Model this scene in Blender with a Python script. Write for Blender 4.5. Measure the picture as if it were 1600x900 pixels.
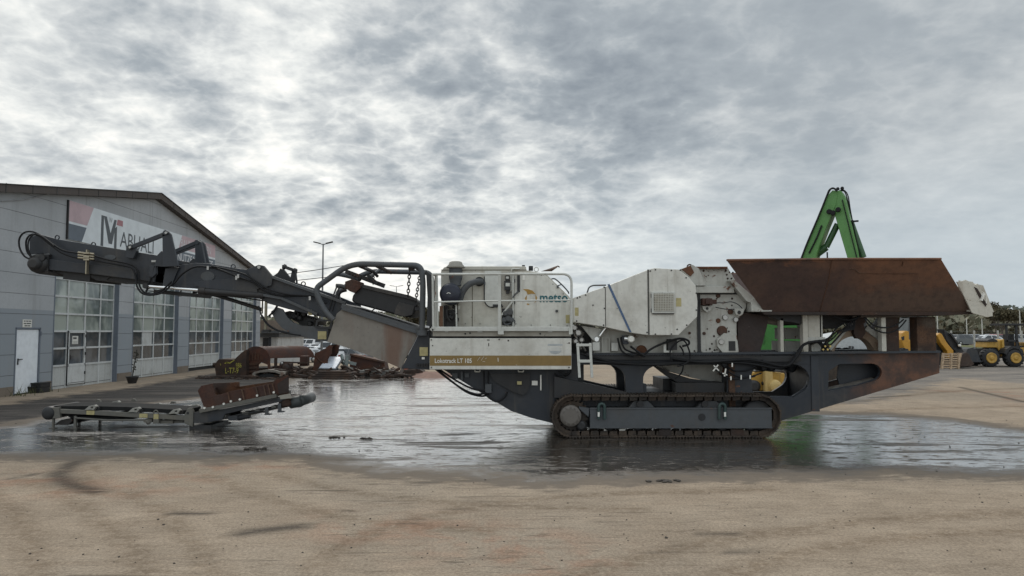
import bpy, bmesh, math, random
import numpy as np
from mathutils import Vector, Matrix
from mathutils.geometry import tessellate_polygon
R = math.radians
random.seed(7)
for o in list(bpy.data.objects): bpy.data.objects.remove(o)
SC = bpy.context.scene
COL = SC.collection
# ------------------------------------------------------------------ camera, sky, sun, exposure
FPX, CAMH = 1150.0, 1.85
TH = math.atan(68 / FPX)
cd = bpy.data.cameras.new('camera'); cam = bpy.data.objects.new('camera', cd); COL.objects.link(cam)
cd.sensor_width = 36.0; cd.lens = 36.0 * FPX / 1600.0; cd.clip_start = 0.1; cd.clip_end = 3000
cam.location = (0, 0, CAMH); cam.rotation_euler = (math.pi / 2 + TH, 0, 0)
SC.camera = cam
SUN_AZ, SUN_EL = R(-16), R(46)          # azimuth from +Y towards +X; the sun stands behind the machine, left
w = bpy.data.worlds.new('World'); SC.world = w; w.use_nodes = True
def build_world():
    nt = w.node_tree; N = nt.nodes; L = nt.links; N.clear()
    def nd(t, **k):
        n = N.new(t)
        for a, b in k.items(): setattr(n, a, b)
        return n
    def mth(op, a, b=None, c=None, clamp=False):
        n = nd('ShaderNodeMath', operation=op, use_clamp=clamp)
        for i, v in enumerate((a, b, c)):
            if v is None: continue
            if isinstance(v, (int, float)): n.inputs[i].default_value = v
            else: L.new(v, n.inputs[i])
        return n.outputs[0]
    def noise(vec, sc, det, rough=.55, dist=0.0):
        n = nd('ShaderNodeTexNoise'); n.inputs['Scale'].default_value = sc; n.inputs['Detail'].default_value = det
        n.inputs['Roughness'].default_value = rough; n.inputs['Distortion'].default_value = dist
        L.new(vec, n.inputs['Vector']); return n.outputs['Fac']
    def mixc(f, a, b):
        n = nd('ShaderNodeMix', data_type='RGBA')
        if isinstance(f, (int, float)): n.inputs[0].default_value = f
        else: L.new(f, n.inputs[0])
        for s, v in ((6, a), (7, b)):
            if isinstance(v, tuple): n.inputs[s].default_value = (*v, 1)
            else: L.new(v, n.inputs[s])
        return n.outputs[2]
    def smooth(v, a, b, lo=0.0, hi=1.0):
        n = nd('ShaderNodeMapRange', interpolation_type='SMOOTHSTEP')
        L.new(v, n.inputs[0])
        for i, q in enumerate((a, b, lo, hi)): n.inputs[i + 1].default_value = q
        return n.outputs[0]
    out = nd('ShaderNodeOutputWorld')
    sky = nd('ShaderNodeTexSky', sky_type='NISHITA'); sky.sun_disc = False
    sky.sun_elevation = SUN_EL; sky.sun_rotation = SUN_AZ
    tc = nd('ShaderNodeTexCoord'); sep = nd('ShaderNodeSeparateXYZ'); L.new(tc.outputs['Generated'], sep.inputs[0])
    X, Y, Z = sep.outputs
    zc = mth('ADD', mth('MAXIMUM', Z, 0.0), 0.26)
    comb = nd('ShaderNodeCombineXYZ'); L.new(mth('DIVIDE', X, zc), comb.inputs[0]); L.new(mth('DIVIDE', Y, zc), comb.inputs[1])
    comb.inputs[2].default_value = 3.7
    P = comb.outputs[0]
    big = noise(P, 1.25, 4, .5, .3); mid = noise(P, 4.4, 6, .54, .25); fine = noise(P, 12.5, 9, .62, .15)
    # broad glow round the hidden sun, low in the left half of the view
    ga, ge = R(-13), R(9)
    dv = nd('ShaderNodeVectorMath', operation='DOT_PRODUCT'); L.new(tc.outputs['Generated'], dv.inputs[0])
    dv.inputs[1].default_value = (math.sin(ga) * math.cos(ge), math.cos(ga) * math.cos(ge), math.sin(ge))
    glow = smooth(dv.outputs['Value'], .80, 1.0)
    front = smooth(Y, -.6, .6)
    lowright = mth('MULTIPLY', smooth(Z, .28, .03), smooth(X, -.25, .35))
    d1 = mth('MULTIPLY', mth('SUBTRACT', big, .5), 1.25)
    d2 = mth('MULTIPLY', mth('SUBTRACT', mid, .5), 1.15)
    d3 = mth('MULTIPLY', mth('SUBTRACT', fine, .5), .62)
    m2 = noise(P, 4.6, 4, .5, .35); m3 = noise(P, 10.0, 4, .5, .3)
    def ridge(v, p): return mth('POWER', mth('SUBTRACT', 1.0, mth('ABSOLUTE', mth('MULTIPLY_ADD', v, 3.0, -1.5)), None, True), p)
    veins = mth('ADD', mth('MULTIPLY', mth('SUBTRACT', ridge(m2, 2.6), .28), .21), mth('MULTIPLY', mth('SUBTRACT', ridge(m3, 2.4), .28), .15))
    tex = mth('ADD', mth('ADD', mth('ADD', d1, d2), d3), veins)
    contrast = mth('MULTIPLY_ADD', glow, .80, .42)
    contrast = mth('MULTIPLY', contrast, mth('MULTIPLY_ADD', lowright, -.55, 1.0))
    top = smooth(Z, .22, .42, 0.0, -.10)
    b = mth('ADD', mth('MULTIPLY', tex, contrast), mth('MULTIPLY_ADD', glow, .165, .385))
    b = mth('ADD', b, top)
    def spot(az, el, a0, a1, amt):
        s = nd('ShaderNodeVectorMath', operation='DOT_PRODUCT'); L.new(tc.outputs['Generated'], s.inputs[0])
        s.inputs[1].default_value = (math.sin(R(az)) * math.cos(R(el)), math.cos(R(az)) * math.cos(R(el)), math.sin(R(el)))
        return smooth(s.outputs['Value'], math.cos(R(a0)), math.cos(R(a1)), 0.0, amt)
    # heavier cloud banks and brighter breaks of this particular sky
    for a in ((4, 20, 13, 2, -.24), (-26, 23, 9, 2, -.20), (-8, 24, 8, 1, -.12), (-4, 17, 5, 1, -.10), (8, 14, 6, 1, -.08), (-30, 16, 12, 2, -.06), (-14, 12, 9, 2, .05), (-6, 6, 15, 3, .09), (-3, 11, 9, 1, .08), (-20, 8, 9, 2, .06), (20, 17, 14, 4, -.05), (-1, 21, 5, 1, .10)):
        b = mth('ADD', b, spot(*a))
    b = mth('ADD', b, mth('MULTIPLY', lowright, .08))
    ramp = nd('ShaderNodeValToRGB'); L.new(b, ramp.inputs[0])
    cr = ramp.color_ramp
    for i, (p, c) in enumerate(((0.0, (.230, .262, .294)), (.30, (.335, .370, .396)), (.55, (.515, .540, .548)), (.80, (.73, .745, .725)), (1.0, (.90, .885, .84)))):
        e = cr.elements[i] if i < 2 else cr.elements.new(p)
        e.position = p; e.color = (*c, 1)
    blue = mixc(mth('MULTIPLY', lowright, .55), ramp.outputs[0], (.42, .50, .555))
    bg1 = nd('ShaderNodeBackground'); L.new(sky.outputs[0], bg1.inputs[0]); bg1.inputs[1].default_value = .05
    # overcast sky: brightest overhead, its unseen half behind the camera raised to light the yard
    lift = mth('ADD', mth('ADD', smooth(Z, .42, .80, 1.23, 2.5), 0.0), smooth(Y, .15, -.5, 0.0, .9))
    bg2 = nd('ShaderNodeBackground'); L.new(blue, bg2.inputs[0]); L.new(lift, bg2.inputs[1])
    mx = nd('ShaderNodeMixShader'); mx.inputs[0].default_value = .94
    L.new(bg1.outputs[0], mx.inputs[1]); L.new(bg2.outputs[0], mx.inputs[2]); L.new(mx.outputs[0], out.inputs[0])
build_world()
sl = bpy.data.lights.new('sun', 'SUN'); sun = bpy.data.objects.new('sun', sl); COL.objects.link(sun)
sl.energy = 1.4; sl.angle = R(25); sl.color = (1, .95, .87)
sv = Vector((math.sin(SUN_AZ) * math.cos(SUN_EL), math.cos(SUN_AZ) * math.cos(SUN_EL), math.sin(SUN_EL)))
sun.rotation_euler = sv.to_track_quat('Z', 'Y').to_euler(); sun.location = sv * 60
vs = SC.view_settings; vs.view_transform = 'Standard'; vs.look = 'None'; vs.exposure = 0.0; vs.gamma = 1; vs.use_curve_mapping = False
SC.cycles.max_bounces = 6; SC.cycles.use_denoising = True

# ------------------------------------------------------------------ projection helpers (photo pixels 1600x900 -> metres)
_s, _c = math.sin(TH), math.cos(TH)
def ray(x, y):
    u = (x - 800) / FPX; v = (450 - y) / FPX
    return Vector((u, _c - v * _s, _s + v * _c))
def P(x, y, Y):
    d = ray(x, y); t = Y / d.y
    return Vector((d.x * t, Y, CAMH + d.z * t))
def G(x, y, z=0.0):
    d = ray(x, y); t = (z - CAMH) / d.z
    return Vector((d.x * t, d.y * t, z))
def XZ(x, y, Y):
    p = P(x, y, Y); return (p.x, p.z)

# ------------------------------------------------------------------ materials
def _nodes(name):
    m = bpy.data.materials.new(name); m.use_nodes = True
    nt = m.node_tree; bs = nt.nodes['Principled BSDF']
    return m, nt, bs
def _mix(nt, f, a, b, blend='MIX'):
    n = nt.nodes.new('ShaderNodeMix'); n.data_type = 'RGBA'; n.blend_type = blend
    if isinstance(f, (int, float)): n.inputs[0].default_value = f
    else: nt.links.new(f, n.inputs[0])
    for s, v in ((6, a), (7, b)):
        if isinstance(v, (tuple, list)): n.inputs[s].default_value = (*v[:3], 1)
        else: nt.links.new(v, n.inputs[s])
    return n.outputs[2]
def _noise(nt, vec, sc, det=4, rough=.55, dist=0.0):
    n = nt.nodes.new('ShaderNodeTexNoise'); n.inputs['Scale'].default_value = sc; n.inputs['Detail'].default_value = det
    n.inputs['Roughness'].default_value = rough; n.inputs['Distortion'].default_value = dist
    nt.links.new(vec, n.inputs['Vector']); return n.outputs['Fac']
def _map(nt, v, a, b, lo=0.0, hi=1.0, smooth=True):
    n = nt.nodes.new('ShaderNodeMapRange')
    if smooth: n.interpolation_type = 'SMOOTHSTEP'
    nt.links.new(v, n.inputs[0])
    for i, q in enumerate((a, b, lo, hi)): n.inputs[i + 1].default_value = q
    return n.outputs[0]
def _math(nt, op, a, b=None, c=None, clamp=False):
    n = nt.nodes.new('ShaderNodeMath'); n.operation = op; n.use_clamp = clamp
    for i, v in enumerate((a, b, c)):
        if v is None: continue
        if isinstance(v, (int, float)): n.inputs[i].default_value = v
        else: nt.links.new(v, n.inputs[i])
    return n.outputs[0]
def _scaled(nt, vec, s):
    n = nt.nodes.new('ShaderNodeVectorMath'); n.operation = 'MULTIPLY'; nt.links.new(vec, n.inputs[0]); n.inputs[1].default_value = s
    return n.outputs[0]
RUST_A, RUST_B = (.075, .032, .018), (.17, .062, .026)
def paint(name, col, rough=.45, dirt=.4, dirtcol=(.10, .085, .065), rust=0.0, streak=.25, scale=1.6, bump=.15, metal=0.0, extra=None):
    """worn paint: broad grime, runs down the sheet, chips showing rust, uneven gloss"""
    m, nt, bs = _nodes(name)
    tc = nt.nodes.new('ShaderNodeTexCoord').outputs['Object']
    n1 = _noise(nt, tc, scale, 7, .62, .2)
    c = _mix(nt, _map(nt, n1, .46, .78, 0, dirt), col, dirtcol)
    nf = _noise(nt, tc, scale * 9, 4, .6)
    c = _mix(nt, _map(nt, nf, .40, .68, 0, .28), c, tuple(v * .66 for v in col))
    st = _noise(nt, _scaled(nt, tc, (7, 7, .55)), 1.0, 5, .6)
    c = _mix(nt, _map(nt, st, .54, .74, 0, streak), c, dirtcol)
    sp = _noise(nt, tc, 21, 3, .5)
    c = _mix(nt, _map(nt, sp, .70, .74, 0, .55 * min(1, dirt * 2)), c, (.05, .04, .032))
    if rust > 0:
        r1 = _noise(nt, tc, 3.3, 9, .68, .3)
        rc = _mix(nt, _map(nt, nf, .35, .65), RUST_A, RUST_B)
        c = _mix(nt, _map(nt, r1, .66 - .22 * rust, .70 - .18 * rust), c, rc)
    if extra: c = extra(nt, tc, c)
    nt.links.new(c, bs.inputs['Base Color'])
    nt.links.new(_map(nt, n1, .3, .75, rough - .08, min(1, rough + .22)), bs.inputs['Roughness'])
    bs.inputs['Metallic'].default_value = metal
    bs.inputs['Specular IOR Level'].default_value = .4
    if bump:
        bp = nt.nodes.new('ShaderNodeBump'); bp.inputs['Strength'].default_value = bump; bp.inputs['Distance'].default_value = .012
        nt.links.new(_noise(nt, tc, scale * 2.2, 5, .6), bp.inputs['Height']); nt.links.new(bp.outputs[0], bs.inputs['Normal'])
    return m
def rusty(name, a=(.050, .030, .023), b=(.135, .058, .028), c3=(.10, .075, .058), scale=1.1, rough=.75, f3=.6):
    m, nt, bs = _nodes(name)
    tc = nt.nodes.new('ShaderNodeTexCoord').outputs['Object']
    n1 = _noise(nt, tc, scale, 8, .62, .35); n2 = _noise(nt, tc, scale * .55, 4, .5, .2); n3 = _noise(nt, tc, scale * 12, 5, .65)
    c = _mix(nt, _map(nt, n1, .36, .66), a, b)
    c = _mix(nt, _map(nt, n2, .50, .72, 0, f3), c, c3)
    c = _mix(nt, _map(nt, n3, .35, .70, 0, .45), c, tuple(v * .45 for v in a))
    st = _noise(nt, _scaled(nt, tc, (5, 5, .4)), 1.0, 5, .6)
    c = _mix(nt, _map(nt, st, .55, .75, 0, .35), c, tuple(v * .55 for v in b))
    sp = _noise(nt, tc, 26, 3, .5)
    c = _mix(nt, _map(nt, sp, .69, .73, 0, .5), c, (.19, .155, .125))
    nt.links.new(c, bs.inputs['Base Color']); nt.links.new(_map(nt, n1, .3, .7, rough - .15, rough + .12), bs.inputs['Roughness'])
    bs.inputs['Specular IOR Level'].default_value = .35
    bp = nt.nodes.new('ShaderNodeBump'); bp.inputs['Strength'].default_value = .35; bp.inputs['Distance'].default_value = .012
    nt.links.new(n3, bp.inputs['Height']); nt.links.new(bp.outputs[0], bs.inputs['Normal'])
    return m
def plain(name, col, rough=.5, metal=0.0, var=.25, spec=.5, scale=6):
    m, nt, bs = _nodes(name)
    tc = nt.nodes.new('ShaderNodeTexCoord').outputs['Object']
    n = _noise(nt, tc, scale, 5, .6)
    c = _mix(nt, _map(nt, n, .35, .7, 0, 1), col, tuple(v * (1 - var) for v in col))
    nt.links.new(c, bs.inputs['Base Color']); bs.inputs['Roughness'].default_value = rough; bs.inputs['Metallic'].default_value = metal
    bs.inputs['Specular IOR Level'].default_value = spec
    return m
def glassy(name, a, b, rough=.06, scale=.8, spec=.7):
    m, nt, bs = _nodes(name)
    tc = nt.nodes.new('ShaderNodeTexCoord').outputs['Object']
    n = _noise(nt, _scaled(nt, tc, (1, 1.4, 1)), scale, 4, .55, .4)
    nt.links.new(_mix(nt, _map(nt, n, .38, .62), a, b), bs.inputs['Base Color'])
    bs.inputs['Roughness'].default_value = rough; bs.inputs['Specular IOR Level'].default_value = spec
    bp = nt.nodes.new('ShaderNodeBump'); bp.inputs['Strength'].default_value = .16; bp.inputs['Distance'].default_value = .03
    nt.links.new(_noise(nt, tc, 2.0, 2), bp.inputs['Height']); nt.links.new(bp.outputs[0], bs.inputs['Normal'])
    return m
def xrust(x0, x1, a=(.045, .028, .022), b=(.105, .047, .026)):
    """paint gone to bare rust along the member beyond x0..x1 (object metres)"""
    def f(nt, tc, c):
        sx = nt.nodes.new('ShaderNodeSeparateXYZ'); nt.links.new(tc, sx.inputs[0])
        k = _math(nt, 'ADD', sx.outputs[0], _math(nt, 'MULTIPLY', _math(nt, 'SUBTRACT', _noise(nt, tc, 2.2, 6), .5), .9))
        rc = _mix(nt, _map(nt, _noise(nt, tc, 3.5, 7, .65), .38, .64), a, b)
        return _mix(nt, _map(nt, k, x0, x1), c, rc)
    return f
M = {}
M['white'] = paint('white_paint', (.60, .585, .53), .42, .55, (.25, .22, .175), .0, .38)
M['white_rusty'] = paint('chipped_white_paint', (.43, .425, .385), .5, .75, (.14, .115, .085), .30, .45)
M['beige'] = paint('beige_paint', (.47, .45, .39), .5, .6, (.24, .19, .12), .0, .4)
M['deck'] = paint('grey_white_paint', (.52, .52, .48), .5, .5, (.24, .21, .17), .0, .3)
M['deck_dark'] = paint('dirty_beige_paint', (.32, .30, .255), .55, .6, (.13, .11, .085), .0, .3)
M['grey'] = paint('dark_blue_grey_paint', (.025, .029, .036), .46, .6, (.085, .075, .062), .0, .4, 1.2)
M['grey_mid'] = paint('grey_paint', (.068, .073, .078), .5, .6, (.075, .064, .054), .06, .45, 1.4)
M['chassis'] = paint('chassis_paint', (.030, .035, .043), .42, .6, (.085, .07, .06), .05, .4, 1.2)
M['black'] = plain('black_rubber', (.014, .014, .015), .55, 0, .3)
M['hose'] = plain('hose_rubber', (.011, .011, .012), .62, 0, .2, .25)
M['black_steel'] = paint('black_greasy_steel', (.022, .022, .023), .5, .6, (.055, .045, .036), .08, .3)
M['drum'] = plain('dark_blue_plastic', (.010, .013, .028), .38, 0, .2)
M['chrome'] = plain('chrome', (.75, .75, .74), .16, 1.0, .1)
M['steel'] = plain('bare_steel', (.42, .41, .39), .35, .9, .3)
M['ochre'] = paint('ochre_stripe', (.225, .145, .048), .48, .35, (.14, .09, .035), .0, .25)
M['teal'] = plain('teal_letters', (.012, .10, .115), .45, 0, .15)
M['ochre_logo'] = plain('ochre_emblem', (.36, .20, .035), .45, 0, .15)
M['letter'] = plain('white_letters', (.72, .70, .64), .5, 0, .1)
M['sticker'] = plain('yellow_sticker', (.42, .36, .17), .5, 0, .25, scale=14)
M['blue'] = plain('blue_tape', (.065, .115, .21), .45, 0, .2)
M['rubber_sheet'] = None
M['rust'] = rusty('rusty_steel')
M['rust_dark'] = rusty('dark_rusty_steel', (.028, .020, .017), (.065, .034, .022), (.05, .042, .036))
M['rust_red'] = rusty('red_brown_rust', (.048, .022, .016), (.098, .038, .022), (.080, .052, .040), 2.2)
M['rust_post'] = rusty('flaking_rust', (.045, .028, .02), (.12, .066, .04), (.17, .135, .105), 4.0, .85)
M['brown_flap'] = rusty('brown_rubber', (.036, .025, .022), (.062, .036, .028), (.045, .036, .032), .9)
M['track'] = rusty('track_steel', (.026, .020, .016), (.085, .060, .042), (.075, .062, .050), 2.4, .65)
def hopper_mat():
    m, nt, bs = _nodes('hopper_rust')
    tc = nt.nodes.new('ShaderNodeTexCoord').outputs['Object']
    sx = nt.nodes.new('ShaderNodeSeparateXYZ'); nt.links.new(tc, sx.inputs[0])
    n1 = _noise(nt, tc, .9, 8, .6, .3); n2 = _noise(nt, tc, 9, 6, .65); n3 = _noise(nt, _scaled(nt, tc, (1, 1, 2.2)), 2.4, 6, .6, .2)
    c = _mix(nt, _map(nt, n1, .4, .62), (.066, .038, .031), (.088, .050, .037))
    # brighter red-brown patch right of centre, near the rim; grey scuffing low on the right
    k = _math(nt, 'ADD', sx.outputs[0], _math(nt, 'MULTIPLY', _math(nt, 'SUBTRACT', n1, .5), 2.2))
    hi = _math(nt, 'ADD', sx.outputs[2], _math(nt, 'MULTIPLY', _math(nt, 'SUBTRACT', n3, .5), .8))
    right = _map(nt, k, 2.1, 3.1)
    c = _mix(nt, _math(nt, 'MULTIPLY', right, _map(nt, hi, 2.35, 2.95, .25, .9)), c, (.158, .072, .038))
    c = _mix(nt, _math(nt, 'MULTIPLY', right, _map(nt, hi, 2.75, 2.35, 0, .75)), c, (.098, .064, .046))
    c = _mix(nt, _map(nt, n2, .42, .7, 0, .4), c, (.028, .017, .014))
    rim = _map(nt, hi, 3.02, 3.10, 0, .55); c = _mix(nt, rim, c, (.21, .09, .045))
    st = _noise(nt, _scaled(nt, tc, (6, 6, .35)), 1.0, 5, .6); c = _mix(nt, _map(nt, st, .54, .74, 0, .4), c, (.035, .022, .018))
    sp = _noise(nt, tc, 30, 3, .5); c = _mix(nt, _map(nt, sp, .70, .74, 0, .45), c, (.23, .15, .10))
    nt.links.new(c, bs.inputs['Base Color']); nt.links.new(_map(nt, n2, .3, .7, .5, .78), bs.inputs['Roughness'])
    bp = nt.nodes.new('ShaderNodeBump'); bp.inputs['Strength'].default_value = .3; bp.inputs['Distance'].default_value = .015
    nt.links.new(n3, bp.inputs['Height']); nt.links.new(bp.outputs[0], bs.inputs['Normal'])
    return m
M['hopper'] = hopper_mat()
def skirt_mat():
    def ex(nt, tc, c):
        st = _noise(nt, _scaled(nt, tc, (2.6, 2.6, .3)), 1.0, 4, .55, .2)
        c = _mix(nt, _map(nt, st, .48, .66, 0, .8), c, (.145, .085, .06))
        return _mix(nt, _map(nt, _noise(nt, tc, 1.3, 5), .5, .7, 0, .6), c, (.26, .235, .195))
    return paint('dusty_rubber_sheet', (.20, .18, .155), .7, .5, (.12, .10, .08), 0, .4, 1.5, .3, 0, ex)
M['rubber_sheet'] = skirt_mat()
M['green'] = paint('green_machine_paint', (.10, .25, .07), .38, .2, (.05, .12, .03), 0, .15)
M['green_lime'] = plain('lime_green_paint', (.38, .60, .25), .4)
M['yellow'] = paint('yellow_machine_paint', (.50, .25, .03), .42, .4, (.20, .12, .04), 0, .2)
M['yellow_dull'] = paint('dull_yellow_paint', (.46, .27, .05), .5, .6, (.12, .09, .05), 0, .3)
M['tyre'] = plain('tyre_rubber', (.020, .020, .021), .75, 0, .4)
M['cabglass'] = glassy('cab_glass', (.025, .04, .045), (.05, .07, .075))
M['wood'] = plain('pale_pallet_wood', (.50, .37, .25), .8, 0, .45, .2, 9)
M['wall'] = None

# ------------------------------------------------------------------ mesh builder
def catmull(pts, sub=6):
    pts = [Vector(p) for p in pts]
    if len(pts) < 3: return pts
    out = []
    for i in range(len(pts) - 1):
        p0 = pts[max(i - 1, 0)]; p1 = pts[i]; p2 = pts[i + 1]; p3 = pts[min(i + 2, len(pts) - 1)]
        for k in range(sub):
            t = k / sub
            out.append(.5 * ((2 * p1) + (p2 - p0) * t + (2 * p0 - 5 * p1 + 4 * p2 - p3) * t * t + (3 * p1 - p0 - 3 * p2 + p3) * t ** 3))
    out.append(pts[-1]); return out
def fillet(pts, r, n=5):
    """round the corners of a polyline"""
    pts = [Vector(p) for p in pts]; out = [pts[0]]
    for i in range(1, len(pts) - 1):
        a, b, c = pts[i - 1], pts[i], pts[i + 1]
        d = min(r, (a - b).length * .48, (c - b).length * .48)
        p = b + (a - b).normalized() * d; q = b + (c - b).normalized() * d
        for k in range(n + 1):
            t = k / n; out.append(p * (1 - t) ** 2 + b * 2 * t * (1 - t) + q * t * t)
    out.append(pts[-1]); return out
class MB:
    def __init__(self): self.v = []; self.f = []; self.s = []; self.m = []; self.cur = 0
    def add(self, vs, fs, smooth=False):
        b = len(self.v); self.v += [tuple(p) for p in vs]
        for f in fs: self.f.append([b + i for i in f]); self.s.append(smooth); self.m.append(self.cur)
        return self
    def hexa(self, p):                                             # 8 corners: bottom 4 (ccw), top 4
        return self.add(p, [(3, 2, 1, 0), (4, 5, 6, 7), (0, 1, 5, 4), (1, 2, 6, 5), (2, 3, 7, 6), (3, 0, 4, 7)])
    def box(self, x0, x1, y0, y1, z0, z1):
        return self.hexa([(x0, y0, z0), (x1, y0, z0), (x1, y1, z0), (x0, y1, z0), (x0, y0, z1), (x1, y0, z1), (x1, y1, z1), (x0, y1, z1)])
    def pbox(self, x0, y0, x1, y1, Y0, Y1):                        # box whose near face covers a photo rectangle at depth Y0
        a = P(x0, y1, Y0); b = P(x1, y0, Y0)
        return self.box(a.x, b.x, Y0, Y1, a.z, b.z)
    def extrude(self, loops, to3, d0, d1):
        """loops: outer outline and holes in 2-D; to3(u, v, d) -> point"""
        flat = [p for l in loops for p in l]
        tris = tessellate_polygon([[Vector((p[0], p[1], 0)) for p in l] for l in loops])
        n = len(flat)
        vs = [to3(p[0], p[1], d0) for p in flat] + [to3(p[0], p[1], d1) for p in flat]
        fs = [tuple(t) for t in tris] + [tuple(n + i for i in reversed(t)) for t in tris]
        b = 0
        for l in loops:
            k = len(l)
            for i in range(k):
                j = (i + 1) % k; fs.append((b + i, b + j, n + b + j, n + b + i))
            b += k
        return self.add(vs, fs)
    def prism(self, px, Y0, Y1, holes=(), Ytrace=None):           # side profile traced at depth Ytrace (default Y0)
        Yt = Ytrace or Y0
        return self.extrude([[XZ(*p, Yt) for p in l] for l in [px, *holes]], lambda u, v, d: (u, d, v), Y0, Y1)
    def profile(self, pts, y0, y1, holes=()):
        return self.extrude([pts, *holes], lambda u, v, d: (u, d, v), y0, y1)
    def bar(self, p, q, a, b=None, up=(0, 0, 1)):
        p, q = Vector(p), Vector(q); b = b or a; d = (q - p).normalized(); u = Vector(up)
        if abs(d.dot(u)) > .95: u = Vector((0, 1, 0))
        s = d.cross(u).normalized() * a / 2; t = s.cross(d).normalized() * b / 2
        return self.hexa([p - s - t, p + s - t, q + s - t, q - s - t, p - s + t, p + s + t, q + s + t, q - s + t])
    def tube(self, pts, r, n=8, closed=False):
        pts = [Vector(p) for p in pts]; k = len(pts); vs = []; ref = None
        for i, p in enumerate(pts):
            if closed: d = pts[(i + 1) % k] - pts[i - 1]
            else: d = pts[min(i + 1, k - 1)] - pts[max(i - 1, 0)]
            d.normalize()
            if ref is None:
                ref = Vector((0, 0, 1)) if abs(d.z) < .9 else Vector((0, 1, 0))
            s = d.cross(ref)
            if s.length < 1e-4: s = d.orthogonal()
            s.normalize(); t = s.cross(d).normalized(); ref = t
            for a in range(n):
                an = 2 * math.pi * a / n; vs.append(p + s * math.cos(an) * r + t * math.sin(an) * r)
        fs = []
        for i in range(k if closed else k - 1):
            for a in range(n):
                b = (a + 1) % n; i2 = (i + 1) % k
                fs.append((i * n + a, i * n + b, i2 * n + b, i2 * n + a))
        self.add(vs, fs, True)
        if not closed: self.add([vs[a] for a in range(n)], [tuple(range(n))]); self.add([vs[(k - 1) * n + a] for a in range(n)], [tuple(reversed(range(n)))])
        return self
    def hose(self, pts, r=.016, n=6, sub=6): return self.tube(catmull(pts, sub), r, n)
    def cyl(self, p, q, r, n=20, r2=None):
        p, q = Vector(p), Vector(q); d = (q - p).normalized(); s = d.orthogonal().normalized(); t = d.cross(s); r2 = r if r2 is None else r2
        a = [p + (s * math.cos(2 * math.pi * i / n) + t * math.sin(2 * math.pi * i / n)) * r for i in range(n)]
        b = [q + (s * math.cos(2 * math.pi * i / n) + t * math.sin(2 * math.pi * i / n)) * r2 for i in range(n)]
        self.add(a + b, [(i, (i + 1) % n, n + (i + 1) % n, n + i) for i in range(n)], True)
        self.add(a, [tuple(reversed(range(n)))]); self.add(b, [tuple(range(n))]); return self
    def lathe(self, base, axis, prof, n=24):                      # prof: (distance along axis, radius)
        base = Vector(base); d = Vector(axis).normalized(); s = d.orthogonal().normalized(); t = d.cross(s); vs = []; fs = []
        for h, r in prof:
            for i in range(n): vs.append(base + d * h + (s * math.cos(2 * math.pi * i / n) + t * math.sin(2 * math.pi * i / n)) * r)
        for k in range(len(prof) - 1):
            for i in range(n): fs.append((k * n + i, k * n + (i + 1) % n, (k + 1) * n + (i + 1) % n, (k + 1) * n + i))
        self.add(vs, fs, True); self.add(vs[:n], [tuple(reversed(range(n)))]); self.add(vs[-n:], [tuple(range(n))]); return self
    def ring(self, c, ax, R_, r, n=14, m=6):
        ax = Vector(ax).normalized(); s = ax.orthogonal().normalized(); t = ax.cross(s); c = Vector(c)
        return self.tube([c + (s * math.cos(2 * math.pi * i / n) + t * math.sin(2 * math.pi * i / n)) * R_ for i in range(n)], r, m, True)
    def plate(self, pts, th):                                     # flat 3-D polygon given thickness
        pts = [Vector(p) for p in pts]; nrm = (pts[1] - pts[0]).cross(pts[2] - pts[0]).normalized() * th; n = len(pts)
        return self.add(pts + [p + nrm for p in pts], [tuple(reversed(range(n))), tuple(range(n, 2 * n))] + [(i, (i + 1) % n, n + (i + 1) % n, n + i) for i in range(n)])
    def blob(self, c, r, n=10, jit=.2, sz=1.0):
        rows = 6; vs = []; fs = []
        for a in range(rows + 1):
            th = math.pi * a / rows
            for b in range(n):
                ph = 2 * math.pi * b / n; k = 1 + random.uniform(-jit, jit)
                vs.append((c[0] + r * k * math.sin(th) * math.cos(ph), c[1] + r * k * math.sin(th) * math.sin(ph), c[2] + r * sz * k * math.cos(th)))
        for a in range(rows):
            for b in range(n): fs.append((a * n + b, a * n + (b + 1) % n, (a + 1) * n + (b + 1) % n, (a + 1) * n + b))
        return self.add(vs, fs, True)
def wloc(o):
    v = Vector((0, 0, 0))
    while o is not None: v += o.location; o = o.parent
    return v
NOSPLIT = set('lettering small_letter emblem monogram bolt_row rust_spot scratch_mark paint_chip panel_groove gate_frame grille_bars lower_panes cable_clip wire weeds stones scrap_litter crawler_track flange frame offcut cable_tray sprocket final_drive vent_louvre roller_guard spray_lettering wheel door_gap frame_edge fascia_joint window gate_reveal boom_hose feeder_hose stalk wicket_door rib railing cab_frame wall drive_drum coolant_unit boards saddle_arch chain pipe_arm fitting headlight tail_light crawler'.split())
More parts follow.
